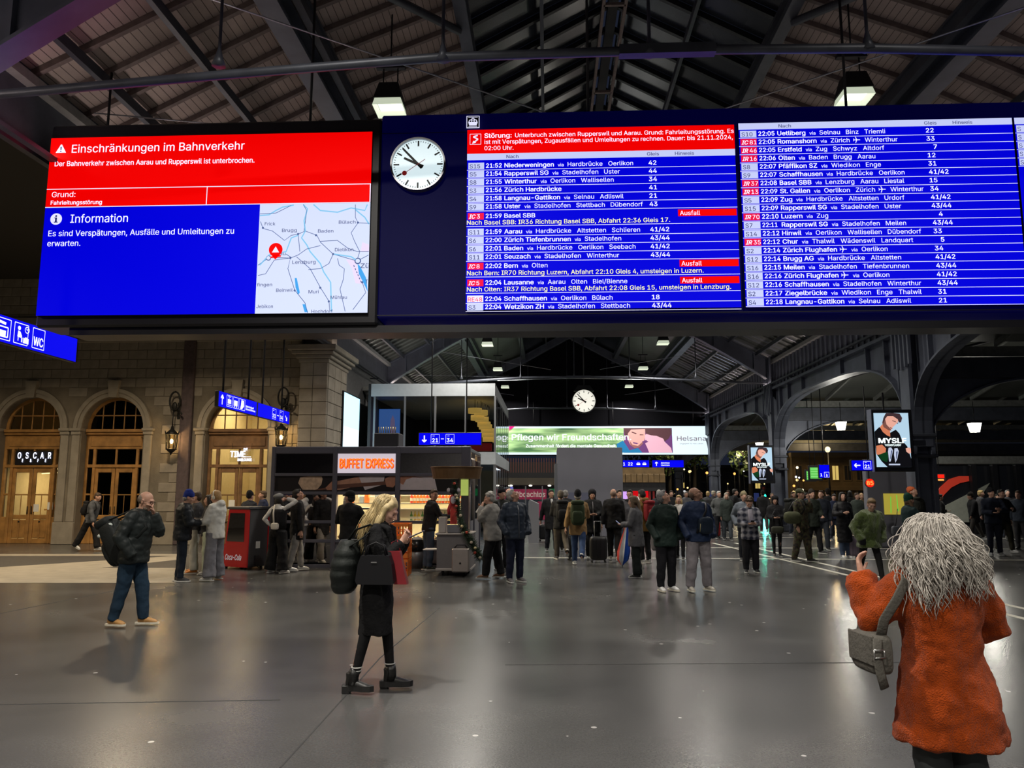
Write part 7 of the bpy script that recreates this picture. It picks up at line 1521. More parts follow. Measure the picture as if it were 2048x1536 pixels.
def suitcase(x, y, label, col, rz=0, h=.55, w=.38, d=.24, handle=.45, rough=.4, cat='suitcase'):
    t = thing('suitcase', label, cat, (x, y, 0), rz); m = mat('case_%d_%d_%d' % tuple(int(c * 999) for c in col), col, rough, var=.05)
    mb = MB(); rounded(mb, 0, 0, .06 + h / 2, w / 2, d / 2, h / 2, 6, 24, 12); mb.build('shell', m, t)
    for k in range(4): mb = MB(); mb.box(-w * .36 + w * .24 * k - .008, -w * .36 + w * .24 * k + .008, -d / 2 - .006, d / 2 + .006, .12, h); mb.build('rib', m, t)
    for sx in (-1, 1):
        for sy in (-1, 1): MB().tube([(sx * w * .38 - .015, sy * d * .32, .032), (sx * w * .38 + .015, sy * d * .32, .032)], .03, 10).build('wheel', M_black, t)
    if handle:
        mb = MB(); mb.tube([(-.08, d * .35, h), (-.08, d * .35, h + handle), (.08, d * .35, h + handle), (.08, d * .35, h)], .009, 6); mb.build('pull_handle', mat('handle_chrome', (.5, .5, .52), .3, .8), t)
    return t
def phone(inf, e, label, lit=True, fwd=.10):
    a, el, w_, _ = inf['ar'][e]; f = (w_ - el).normalized(); p = inf['M'] @ (w_ + f * fwd * inf['s'] + Vector((0, 0, .03))); t = thing('phone', label, 'phone', p, inf['rz'])
    o = MB().bbox(-.037, .037, -.004, .004, -.075, .075, .004).build('phone_body', M_black, t); o.rotation_euler = (math.radians(-50), 0, 0); o2 = MB().box(-.033, .033, -.0065, -.0045, -.07, .07).build('phone_screen', led('phone_glow', (150, 160, 200), .5) if lit else M_black, t); o2.rotation_euler = (math.radians(-50), 0, 0); return t
def apply_jobs():
    for o, vox, it, fold in JOBS:
        r = o.modifiers.new('r', 'REMESH'); r.mode = 'VOXEL'; r.voxel_size = vox; r.use_smooth_shade = True
        if it: m = o.modifiers.new('s', 'SMOOTH'); m.factor = .5; m.iterations = it
        if fold: d = o.modifiers.new('d', 'DISPLACE'); d.texture = FOLD; d.strength = fold; d.mid_level = .5; d.texture_coords = 'LOCAL'
    bpy.context.view_layer.update(); dg = bpy.context.evaluated_depsgraph_get()
    for o, vox, it, fold in JOBS:
        me = bpy.data.meshes.new_from_object(o.evaluated_get(dg)); me.name = o.name
        old = o.data; o.modifiers.clear(); o.data = me
        me.polygons.foreach_set('use_smooth', [True] * len(me.polygons))
        bpy.data.meshes.remove(old)
BLK = (.012, .012, .014); NAVY = (.018, .024, .055); JEAN = (.035, .06, .13); GREY = (.17, .17, .18); DGREY = (.05, .05, .055); WHT = (.62, .62, .60); BROWN = (.10, .065, .04); KHAKI = (.075, .065, .045)
HB, HD, HG, HY = (.055, .032, .018), (.014, .011, .009), (.26, .25, .24), (.42, .29, .12)
def J(kind='jacket', col=BLK, **k): return dict(kind=kind, col=col, **k)
# ---------------------------------------------------------------- near: woman in the orange coat
M_or = mat('orange_teddy_fleece', (.36, .054, .005), .95, var=.3, scale=9, bump=.8, bscale=150, spec=.05, sheen=.12)
pO = atY(1880, 1200, 3.95); pO.z = 0
io = person(0, 0, 1.60, -8, 'woman from behind in long burnt-orange fleece coat with big grey curly hair', dict(kind='coat', col=(.5, .1, .01), mat=M_or, hem=.342, flare=.062, off=.055, sleeve=.042, name='coat', vox=.011, it=4, fold=.05, collar=1), dict(col=(.045, .05, .052), flare=.02, vox=.012), (.02, .02, .02), ('none', HG), (((.33, .24, 1.42), (.2, -.4, -1)), ((.15, .22, 1.12), (.9, -.3, -.6))), 'stand', 3, (-12, 14), 'f', 1.08, .012, 'f', at=pO, handvox=.007)
def strands(inf, mt, n, seed, length, curl, radius, spread, start, drop_out, name='hair', base=None, basevox=.012, nseg=14, fwd=0.0, wave=1.0):
    rg = random.Random(seed); mb = MB(); Hd, s = inf['Hd'], inf['s']
    for k in range(n):
        a = rg.uniform(*start) if not callable(start) else start(rg); el = rg.uniform(.15, 1.35)
        d = Vector((math.cos(a) * math.cos(el), math.sin(a) * math.cos(el), math.sin(el)))
        p = Hd((d.x * .078, -.014 + d.y * .094, .04 + d.z * .082)); pts = [p]; L = rg.uniform(*length) * s
        out = (Hd((d.x, d.y, d.z * .3)) - Hd((0, 0, 0))); out.z = 0
        if out.length > 1e-5: out.normalize()
        ph = rg.uniform(0, 2 * PI); fr = rg.uniform(.8, 1.3) * curl[1]; am = curl[0] * rg.uniform(.6, 1.3) * s
        sp_ = spread * rg.uniform(.5, 1.2)
        for i in range(1, nseg + 1):
            t = i / nseg; c = p + out * (sp_ * s * math.sin(min(1, t * 1.35) * PI / 2)) + Vector((0, -fwd * t * s, 0)) + Vector((0, 0, .045 * s * math.sin(min(1, t * 3) * PI) - L * max(0, t - .02) ** drop_out))
            w_ = min(1, t * 2.5) * am; pts.append(c + Vector((math.cos(ph + fr * t * 2 * PI), math.sin(ph + fr * t * 2 * PI), .4 * math.sin(ph * 2 + fr * t * 2 * PI))) * w_)
        r0 = radius * rg.uniform(.7, 1.3); mb.tube(pts, [r0 * s * (1 if i < nseg - 2 else .6 if i < nseg else .2) for i in range(len(pts))], 3)
    o = mb.build(name, mt, inf['body'])
    if base:
        m2 = MB(); base(m2); b = m2.build('hair_volume', mt, inf['body']); remesh_later(b, basevox, 2, .03)
    o['kind'] = 'stuff'; return o
M_gh = mat('silver_grey_hair', (.50, .465, .42), .55, var=.35, scale=30, bump=.3, bscale=120, spec=.4)
def gbase(m):
    Hd, s = io['Hd'], io['s']; R = io['HR']
    for c, r in (((0, -.02, .05), (.108, .118, .095)), ((0, -.045, -.02), (.130, .105, .11)), ((0, -.06, -.10), (.150, .09, .10)), ((-.07, -.05, -.17), (.085, .07, .09)), ((.07, -.05, -.16), (.085, .07, .09))): m.ell(Hd(c), tuple(x * s for x in r), nu=18, nv=12, rot=R)
strands(io, M_gh, 1300, 11, (.18, .36), (.013, 2.3), .0030, .135, lambda rg: rg.choice((rg.uniform(PI * .92, PI * 2.08), rg.uniform(0, 2 * PI))), 1.15, base=gbase, nseg=24)
strands(io, M_gh, 150, 12, (.34, .46), (.015, 2.6), .0028, .165, (PI * .95, PI * 1.25), 1.2, name='long_curls', nseg=26)
# her shoulder bag with strap
t = thing('shoulder_bag', 'grey canvas shoulder bag with buckled strap at the hip of the orange-coated woman', 'bag', io['M'].translation + Vector((-.035, 0, -.05)), io['rz']); M_cv = cloth_mat('grey_canvas', (.105, .098, .085), .85, .4, 60); s = io['s']
mb = MB(); rounded(mb, -.30, .05, 1.0, .05, .125, .095, 5); mb.build('body', M_cv, t)
mb = MB(); mb.bbox(-.358, -.345, -.06, .16, .95, 1.09, .006); mb.build('flap', M_cv, t)
mb = MB(); mb.tube([(-.30, -.03, 1.06), (-.285, -.05, 1.16), (-.235, -.085, 1.26), (-.175, -.07, 1.345), (-.14, .0, 1.37), (-.16, .10, 1.33), (-.22, .16, 1.2), (-.30, .15, 1.06)], [(.026, .006)] * 8, 8, up=Vector((0, -1, .3))); mb.build('strap', M_cv, t)
mb = MB(); mb.tube([(-.34, -.08, 1.08), (-.355, -.095, 1.0), (-.345, -.10, .92), (-.325, -.09, .86)], [(.024, .005)] * 4, 8); mb.build('loose_strap', M_cv, t)
mb = MB()
for a, b in (((-.375, -.105, 1.035), (-.325, -.105, 1.035)), ((-.325, -.105, 1.035), (-.325, -.105, 1.0)), ((-.325, -.105, 1.0), (-.375, -.105, 1.0)), ((-.375, -.105, 1.0), (-.375, -.105, 1.035))): mb.tube([a, b], .0035, 6)
mb.build('buckle', mat('steel_buckle', (.5, .5, .5), .3, .9), t)
w_ = io['ar'][-1][2]; t = thing('glove', 'dark grey mitten tucked on the raised forearm of the orange-coated woman', 'glove', io['M'] @ (w_ + Vector((.06, -.06, -.10))), io['rz']); mb = MB(); rounded(mb, 0, 0, 0, .075, .035, .06, 2.6); o = mb.build('palm', cloth_mat('dark_wool', (.05, .042, .036), .95), t); MB().tube([(.03, 0, .04), (.07, 0, .09)], [.02, .014], 8).build('thumb', cloth_mat('dark_wool', (.05, .042, .036), .95), t)
# ---------------------------------------------------------------- near: blonde woman with phone
M_bw = cloth_mat('black_wool', (.009, .009, .010), .9, .5, 40)
pB = ground(748, 1382)
ib = person(0, 0, 1.695, 92, 'blonde woman in black coat and ankle boots looking down at her phone', dict(kind='coat', col=BLK, mat=M_bw, hem=.285, flare=.006, off=.030, sleeve=.018, name='coat', vox=.011, fold=.03, lapel=1), dict(col=(.008, .008, .009), off=-.010, folds=0, fold=0, name='tights', boot=.16, sole_h=.05, vox=.010), (.010, .010, .010), ('none', HY), (((.05, .25, 1.33), (.5, -.3, -1)), ((.05, .23, 1.31), (.6, -.5, -1))), 'step', 2, (0, -30), 'f', .96, .012, 'f', at=pB, handvox=.0062, sole=(.012, .012, .012))
M_bh = mat('long_blonde_hair', (.50, .385, .19), .42, var=.3, scale=(22), bump=.3, bscale=140, spec=.5)
def bbase(m):
    Hd, s = ib['Hd'], ib['s']; R = ib['HR']
    for c, r in (((0, -.022, .05), (.084, .098, .084)), ((0, -.055, .0), (.082, .066, .09))): m.ell(Hd(c), tuple(x * s for x in r), nu=18, nv=12, rot=R)
    q = Hd((0, -.085, -.03)); m.tube([Hd((0, -.07, .05)), q, q + Vector((0, -.055, -.13)), q + Vector((0, -.085, -.26)), q + Vector((0, -.10, -.38))], [(.07, .04), (.085, .05), (.10, .042), (.09, .03), (.03, .012)], 12, up=Vector((0, -1, 0)))
    for e in (-1, 1): q = Hd((e * .078, -.015, .02)); m.tube([Hd((e * .045, .02, .10)), q, Vector((e * .09, q.y - .07, q.z - .12)), Vector((e * .10, q.y - .12, q.z - .25)), Vector((e * .08, q.y - .14, q.z - .36))], [(.02, .03), (.022, .04), (.025, .045), (.02, .035), (.008, .01)], 10, up=Vector((0, 1, 0)))
strands(ib, M_bh, 800, 21, (.30, .50), (.007, .6), .0030, .05, (PI * 1.0, PI * 2.0), 1.1, base=bbase, fwd=.17, nseg=12)
strands(ib, M_bh, 120, 22, (.30, .44), (.005, .6), .0028, .035, lambda rg: rg.choice((rg.uniform(-.3, .1), rg.uniform(PI - .1, PI + .3))), 1.1, name='side_locks', fwd=.14, nseg=12)
for e in (-1, 1):
    hip, kn, ank, f_ = ib['lg'][e]
    for dz in (.085, .115):
        mb = MB(); q = ank.lerp(kn, (dz) / .4); mb.tube([q + Vector((.044 * math.cos(2 * PI * k / 14), .044 * math.sin(2 * PI * k / 14), 0)) for k in range(15)], .006, 5); mb.build('sock_stripe', mat('sock_white', (.45, .45, .43), .8), ib['body'])
    mb = MB(); mb.bbox(ank.x - .034, ank.x + .034, ank.y - .09, ank.y - .02, .0, .07, .006); mb.build('boot_heel', mat('boot_sole', (.012, .012, .012), .5), ib['body'])
    mb = MB(); mb.tube([ank + Vector((0, 0, -.03)), ank + Vector((0, .0, .05)), ank.lerp(kn, .24)], [.05, .047, .052], 12); mb.build('boot_shaft', mat('boot_leather', (.012, .012, .012), .35, bump=.2), ib['body'])
t = thing('phone', 'dark phone held in both hands by the blonde woman', 'phone', ib['M'] @ ((ib['ar'][-1][2] + ib['ar'][1][2]) / 2 + Vector((0, .115, .055))), ib['rz']); o = MB().bbox(-.037, .037, -.076, .076, -.004, .004, .003).build('phone_body', M_black, t); o.rotation_euler = (math.radians(24), 0, 0); o = MB().box(-.033, .033, -.07, .07, .0042, .006).build('phone_screen', led('phone_glow2', (190, 170, 200), .5), t); o.rotation_euler = (math.radians(24), 0, 0)
t = thing('puffer_bag', 'bulky black quilted shoulder bag on the back of the blonde woman', 'bag', ib['M'].translation, ib['rz']); M_pf = cloth_mat('black_puffer_nylon', (.016, .019, .018), .55, .25, 30)
mb = MB(); rings = []
for k in range(25):
    z = k / 24; q = .55 + .45 * math.sin(PI * min(1, z * 1.02)) ** .6; qq = 1 + .10 * abs(math.sin(PI * z * 4.5)); rings.append([(.06 + .165 * q * qq * math.cos(2 * PI * i / 20), -.235 - .045 * (1 - z) + .125 * q * qq * math.sin(2 * PI * i / 20), .83 + .46 * z) for i in range(20)])
mb.loft(rings); mb.build('quilted_body', M_pf, t)
mb = MB(); mb.tube([(.10, -.25, 1.26), (.14, -.16, 1.38), (.13, -.03, 1.425), (.16, .02, 1.40), (.2, -.1, 1.3), (.17, -.2, 1.24)], [(.022, .006)] * 6, 8); mb.build('strap', M_pf, t)
t = thing('handbag', 'small black leather handbag hanging from the arm of the blonde woman', 'handbag', ib['M'].translation, ib['rz']); M_lt = mat('black_leather', (.005, .005, .007), .55, spec=.3)
mb = MB(); mb.loft([[(.23 + a * .055, .05 + b * w2, z) for a, b in ((-1, -1), (1, -1), (1, 1), (-1, 1))] for z, w2 in ((.93, .15), (.96, .165), (1.10, .145), (1.17, .12))], smooth=False); o = mb.build('body', M_lt, t)
for dx in (-.03, .03): mb = MB(); mb.tube([(.23 + dx, -.04, 1.16), (.225 + dx, -.02, 1.25), (.215 + dx, .05, 1.28), (.225 + dx, .12, 1.25), (.23 + dx, .14, 1.16)], .008, 6); mb.build('handle', M_lt, t)
MB().box(.286, .29, .02, .07, 1.11, 1.12).build('metal_tag', mat('pale_metal', (.7, .7, .7), .2, .9), t)
t = thing('paper_bag', 'dark red paper carrier bag beside the handbag of the blonde woman', 'bag', ib['M'].translation, ib['rz']); M_rp = mat('dark_red_paper', (.20, .008, .014), .5, var=.1)
mb = MB(); mb.loft([[(.12 + a * .04, .20 + b * .055 + dy, z) for a, b in ((-1, -1), (1, -1), (1, 1), (-1, 1))] for z, dy in ((.92, .05), (1.20, -.02))], smooth=False); mb.build('body', M_rp, t)
mb = MB(); mb.tube([(.11, .14, 1.20), (.10, .15, 1.27), (.10, .2, 1.29), (.11, .23, 1.20)], .005, 5); mb.build('handle', M_rp, t)
# ---------------------------------------------------------------- near: bald man with the large rucksack
im = person(258, 1253, 1.73, 92, 'bald man with glasses walking right, dark puffer jacket, hand at his mouth', J('puffer', (.016, .020, .020), puff=.05, off=.045, sleeve=.03, hem=.46, rough=.5, vox=.013), dict(col=(.012, .028, .05), off=.020, vox=.013), (.42, .22, .07), ('receding', (.16, .12, .09)), ('mouth', 'pocket'), 'step', 7, (0, -12), 'm', 1.06, .014, extra=('glasses', 'beard'), sole=(.62, .58, .48), handvox=.009)
bp = backpack(im, 'huge black hiking rucksack with pale patches on the back of the bald man', (.012, .014, .014), 1.28, back=.12, z=.635, width=.9, patch=True, tilt=38)
for c, r in (((.125, -.34, 1.24), (.02, .055, .03)), ((.11, -.22, .88), (.03, .03, .045))): mb = MB(); mb.ell(im['T'](c), r, nu=12, nv=8); mb.build('pale_label', mat('pale_patch', (.5, .55, .52), .6), bp)
# ---------------------------------------------------------------- left group
P = person
i = P(176, 1103, 1.68, 92, 'person in grey jacket striding right past the dark wooden doors', J(col=(.075, .08, .09)), dict(col=BLK, flare=.03), (.5, .5, .5), ('short', HB), ('swing_b', 'swing_f'), 'run', 12, (0, -8)); backpack(i, 'small dark backpack on the person striding past the doors', BLK, .8)
P(359, 1164, 1.72, 62, 'man in black down jacket and blue beanie beside the white hoodie', J('puffer', (.014, .017, .022), puff=.06, off=.05, sleeve=.035, hem=.45, rough=.5), dict(col=(.016, .022, .035)), (.03, .03, .035), ('beanie', (.015, .03, .20), HG), ('phone', 'phone'), 'close', 4, (10, -12), vox=.016)
P(386, 1147, 1.70, 250, 'person in pale trousers and orange shoes hidden behind the blue beanie', J(col=DGREY), dict(col=(.36, .36, .34), flare=.03), (.60, .20, .03), ('short', HB), ('phone', 'down'), 'wide', 0, (0, -5))
P(412, 1149, 1.64, 255, 'dark-haired girl with pale green trousers half hidden behind the white hoodie', J(col=(.02, .02, .022)), dict(col=(.34, .38, .30), flare=.05), (.45, .44, .42), ('long', HD), ('hold', 'hold'), 'stand', 0, (-10, 0), sex='f')
P(426, 1161, 1.73, 282, 'boy in white hoodie with headphones and grey baggy jeans', J('hoodie', (.60, .60, .57), hoodie=1, off=.04, sleeve=.03, hem=.46, name='hoodie'), dict(col=(.18, .18, .205), flare=.055, off=.03), (.60, .60, .58), ('short', (.40, .24, .10)), ('phone', 'phone'), 'wide', 0, (0, -14), extra=('headphones',), vox=.016)
P(494, 1118, 1.70, 20, 'person with dark knitted hat behind the red cooler', J(col=(.02, .022, .03)), dict(col=BLK), BLK, ('beanie', (.012, .012, .015)), ('down', 'down'))
P(521, 1111, 1.72, 250, 'person in dark jacket with brown hair behind the red cooler', J(col=NAVY), dict(col=BLK), BLK, ('short', (.10, .06, .03)), ('down', 'down'), head=(0, 0))
i = P(553, 1147, 1.66, 20, 'woman in wide black trousers and white top raising her arm to her grey cap', J('jumper', (.58, .57, .55), off=.012, sleeve=.004, hem=.56, name='jumper'), dict(col=(.010, .010, .011), flare=.05, off=.035, top=.60), (.55, .55, .55), ('beret', (.16, .16, .16), HD, 1), ('hip', 'up'), 'wide', 0, (0, 8), sex='f', vox=.016)
mb = MB(); mb.loft(sum([[[i['T']((x * .155 * i['s'] * math.cos(2 * PI * k / 18), x * .125 * i['s'] * math.sin(2 * PI * k / 18), z * i['h'])) for k in range(18)]] for z, x in ((.56, 1.16), (.66, 1.20), (.75, 1.26), (.80, 1.12))], [])); mb.build('vest', cloth_mat('black_vest', BLK), i['body'])
t = thing('sling_bag', 'small white shoulder bag on the back of the woman in black trousers', 'bag', i['M'].translation, i['rz']); mb = MB(); rounded(mb, .06, -.19, .98, .09, .035, .07, 4); mb.build('body', mat('white_leather', (.60, .57, .52), .5), t); mb = MB(); mb.tube([(.02, -.18, 1.05), (-.02, -.155, 1.25), (-.04, -.10, 1.42)], [(.022, .005)] * 3, 8, up=Vector((0, -1, 0))); mb.build('strap', mat('white_leather', (.60, .57, .52), .5), t)
P(591, 1143, 1.76, 60, 'young man in black coat and grey trousers with white trainers by the kiosk mirror', J('coat', (.011, .011, .012), hem=.38, name='coat'), dict(col=(.20, .19, .18)), (.62, .62, .60), ('short', HD), ('down', 'down'), 'step', 0, (15, 12), 'm', vox=.016)
P(695, 1168, 1.72, 12, 'man in black cap and black jacket ordering at the kiosk window', J(col=(.009, .009, .010)), dict(col=(.03, .045, .09)), (.03, .03, .03), ('cap', (.008, .008, .009), HD), ('hold', 'hold'), 'stand', 0, (-70, 0), sole=(.5, .5, .5))
P(856, 1141, 1.76, 62, 'vendor in black jacket and worn jeans turning beside the food cart', J(col=(.013, .013, .014)), dict(col=(.045, .065, .10)), (.025, .035, .028), ('short', HB), ('hold', 'out'), 'close', 8, (70, 0), vox=.016)
i = P(985, 1158, 1.70, 275, 'grey-haired person in pale grey jacket eating from a paper wrapper', J(col=(.26, .25, .235), off=.05, sleeve=.035, hem=.44), dict(col=(.010, .010, .012), off=.03), (.20, .10, .055), ('curly', (.36, .345, .32)), ('mouth', 'hold'), 'step', 4, (0, -4), bulk=1.12, vox=.016)
p = i['M'] @ (i['ar'][-1][2] + Vector((.06, .06, -.02))); t = thing('food_wrapper', 'white paper food wrapper held at the mouth of the grey-jacketed person', 'wrapper', p, i['rz']); o = MB().bbox(-.03, .03, -.02, .02, -.12, .06, .012).build('paper', M_paper, t); o.rotation_euler = (math.radians(35), 0, 0); MB().ell((0, .01, .06), (.028, .022, .025), nu=10, nv=7).build('food', mat('sausage_brown', (.25, .09, .03), .5), t)
i = P(1003, 1140, 1.78, 150, 'person in dark hat partly hidden behind the pale grey jacket', J(col=(.02, .022, .02)), dict(col=BLK), BLK, ('beanie', (.010, .010, .012)), ('down', 'down')); backpack(i, 'dark backpack of the hidden person behind the pale grey jacket', (.02, .022, .03), 1.0)
P(1030, 1165, 1.76, 150, 'man in navy quilted jacket with hands in pockets looking up', J('puffer', (.030, .040, .060), puff=.045, off=.03, zip=1, hem=.46, rough=.45), dict(col=(.014, .018, .040)), (.10, .095, .10), ('short', (.35, .33, .31)), ('pocket', 'pocket'), 'stand', -2, (-50, 30), 'm', 1.05, .015, sole=(.5, .5, .48))
P(1018, 1095, 1.80, 250, 'balding man in black coat behind the man in the quilted jacket', J('coat', BLK, hem=.36, name='coat'), dict(col=BLK), BLK, ('receding', (.2, .18, .16)), ('down', 'down'))
# ---------------------------------------------------------------- middle group
P(1103, 1104, 1.76, 170, 'dark-haired man in black coat facing us left of the grey box', J('coat', BLK, hem=.36, name='coat', shirt=(.5, .5, .5)), dict(col=(.02, .022, .03)), BLK, ('short', HD), ('down', 'case'), 'step', 0, (0, 0), 'm')
i = P(1122, 1120, 1.74, -8, 'man walking away in brown-grey trousers with black backpack', J(col=(.018, .018, .020), hem=.44), dict(col=(.075, .065, .055)), (.10, .10, .10), ('short', (.09, .07, .05)), ('phone', 'swing_b'), 'kick', 0, sole=(.5, .5, .5)); backpack(i, 'black backpack on the man in brown-grey trousers', (.012, .012, .014), 1.05)
P(1132, 1102, 1.75, 10, 'grey-haired person in dark coat behind the brown-grey trousers', J(col=BLK), dict(col=BLK), BLK, ('short', (.22, .21, .2)), ('down', 'down'))
i = P(1157, 1130, 1.73, 4, 'man in tan jacket and blue jeans walking away with green backpack', J(col=(.25, .155, .07), hem=.40, off=.045), dict(col=(.030, .055, .13)), (.45, .45, .45), ('beanie', (.015, .015, .016), (.3, .29, .28)), ('case', 'phone'), 'kick', 0, vox=.017, sole=(.6, .6, .6)); backpack(i, 'olive green backpack on the man in the tan jacket', (.030, .045, .022), 1.12)
P(1186, 1119, 1.76, 178, 'hooded person in dark parka looking down at a phone beside the grey box', J(col=(.016, .017, .018), hem=.38, off=.045, zip=1), dict(col=(.014, .014, .016)), (.5, .5, .48), ('hood', (.016, .017, .018)), ('phone', 'phone'), 'stand', 0, (0, -15), 'm')
i = P(1229, 1121, 1.78, 8, 'man from behind in black jacket pulling a black suitcase', J(col=(.009, .009, .010), off=.045, hem=.44), dict(col=(.010, .010, .011)), (.52, .52, .52), ('receding', (.25, .17, .13)), ('case', 'down'), 'step', 0, (10, 0), 'm', 1.06)
P(1240, 1104, 1.76, 200, 'dark-haired man glimpsed behind the black jacket', J(col=(.02, .022, .03)), dict(col=(.035, .05, .08)), (.45, .45, .45), ('short', HD), ('down', 'down'), head=(-40, 0))
P(1262, 1117, 1.76, 185, 'man in grey coat with glasses looking over the long-haired woman', J('coat', (.085, .085, .10), hem=.34, name='coat', scarf=(.03, .03, .035)), dict(col=DGREY), BLK, ('short', HD), ('pocket', 'down'), 'stand', 0, (10, 0), 'm', extra=('glasses',))
i = P(1274, 1156, 1.63, -72, 'long-haired woman in grey coat with phone and tricolour umbrella', J('coat', (.105, .105, .115), hem=.38, off=.04, name='coat', flare=.02), dict(col=(.014, .018, .018), flare=.04), BLK, ('long', (.12, .08, .045)), ('phone', 'phone'), 'close', 2, (0, -8), sex='f', vox=.016); phone(i, -1, 'lit phone in the hand of the long-haired woman in grey', True)
g = ground(1247, 1135); t = thing('umbrella', 'closed blue, white and red umbrella hanging beside the long-haired woman', 'umbrella', g, 0)
for k, c in enumerate(((.02, .06, .36), (.55, .55, .56), (.02, .05, .30), (.50, .07, .06), (.50, .07, .06), (.55, .55, .56), (.02, .08, .42), (.02, .05, .30))):
    a0, a1 = 2 * PI * k / 8, 2 * PI * (k + 1) / 8; mb = MB(); R_ = ((.02, .02), (.13, .14), (.15, .32), (.11, .55), (.05, .80), (.02, .92)); off_ = lambda z: (.13 * z - .03)
    vs = []
    for r, z in R_: vs += [(r * math.cos(a0) + off_(z), r * math.sin(a0), z + .03), (r * .72 * math.cos((a0 + a1) / 2) + off_(z), r * .72 * math.sin((a0 + a1) / 2), z + .03), (r * math.cos(a1) + off_(z), r * math.sin(a1), z + .03)]
    mb.add(vs, [(3 * j + q, 3 * j + q + 1, 3 * j + q + 4, 3 * j + q + 3) for j in range(5) for q in (0, 1)], 0, True); mb.build('canopy_panel', cloth_mat('umbrella_%d' % k, c, .5), t)
MB().tube([(-.03, 0, 0), (.10, 0, 1.0)], .008, 6).tube([(.10, 0, .98), (.11, 0, 1.06), (.15, 0, 1.08)], .013, 6).build('shaft', M_black, t)
i = P(1290, 1127, 1.76, -35, 'man in mustard-brown jacket with red backpack', J(col=(.155, .085, .022), hoodie=1, off=.04, hem=.43), dict(col=(.012, .012, .014)), (.4, .4, .4), ('short', HD), ('phone', 'pocket'), 'stand', 3, (0, -10), 'm'); backpack(i, 'dark red backpack on the man in the mustard jacket', (.22, .016, .022), .95, back=.17)
suitcase(ground(1197, 1125).x, ground(1197, 1125).y, 'black wheeled suitcase pulled by the man in the black jacket', (.012, .012, .013), .05, .56, .42, .26, .42)
suitcase(ground(1144, 1120).x, ground(1144, 1120).y, 'narrow black suitcase beside the man in the tan jacket', (.010, .010, .011), PI / 2 - .1, .55, .38, .22, .45); suitcase(ground(1089, 1082).x, ground(1089, 1082).y, 'small black suitcase left of the man in the black coat', (.012, .012, .014), .2, .50, .40, .24, .40)
# ---------------------------------------------------------------- the two men looking up
P(1334, 1183, 1.74, 158, 'grey-haired man in dark green jacket and white trainers looking up', J(col=(.014, .026, .022), off=.045, hem=.44, rough=.6), dict(col=(.009, .009, .012), off=.02), (.66, .66, .66), ('short', (.27, .26, .26)), ('pocket', 'pocket'), 'stand', 0, (-62, 22), 'f', 1.04, .015, sole=(.62, .62, .6))
t = thing('messenger_bag', 'grey shoulder bag at the hip of the man in the dark green jacket', 'bag', ground(1316, 1182)); mb = MB(); rounded(mb, -.02, .1, .84, .06, .14, .16, 5); mb.build('body', cloth_mat('bag_grey', (.14, .13, .13)), t); MB().tube([(-.02, .1, .92), (.08, .12, 1.2), (.2, .14, 1.4)], [(.02, .006)] * 3, 6).build('strap', M_black, t)
i = P(1399, 1183, 1.80, 163, 'tall balding man in navy jacket and grey trousers looking up', J(col=(.016, .028, .068), off=.045, hem=.47, rough=.55), dict(col=(.20, .185, .20), off=.03), (.40, .37, .32), ('receding', (.16, .10, .07)), ('pocket', 'pocket'), 'wide', 0, (-58, 20), 'm', 1.04, .015, extra=('glasses',), sole=(.68, .66, .56))
t = thing('chest_bag', 'dark blue crossbody bag across the belly of the tall balding man', 'bag', i['M'].translation, i['rz']); mb = MB(); rounded(mb, -.05, .20, 1.13, .14, .055, .15, 3); mb.build('body', cloth_mat('bag_blue', (.016, .026, .045), .5), t); mb = MB(); mb.tube([(.10, .17, 1.0), (.02, .20, 1.22), (-.08, .185, 1.38), (-.12, .10, 1.51)], [(.022, .006)] * 4, 8, up=Vector((0, 1, 0))); mb.build('strap', M_black, t); mb = MB(); mb.tube([(.085, .248, 1.02), (.075, .255, 1.16)], .004, 5); mb.build('zip', mat('zip_yellow', (.45, .4, .2), .5), t)
P(1361, 1120, 1.62, 200, 'fair-haired woman in white coat half hidden between the two men', J('coat', (.50, .48, .46), hem=.40, name='coat'), dict(col=BLK, off=0), BLK, ('bob', (.38, .27, .12)), ('hold', 'down'), 'step', 0, sex='f')
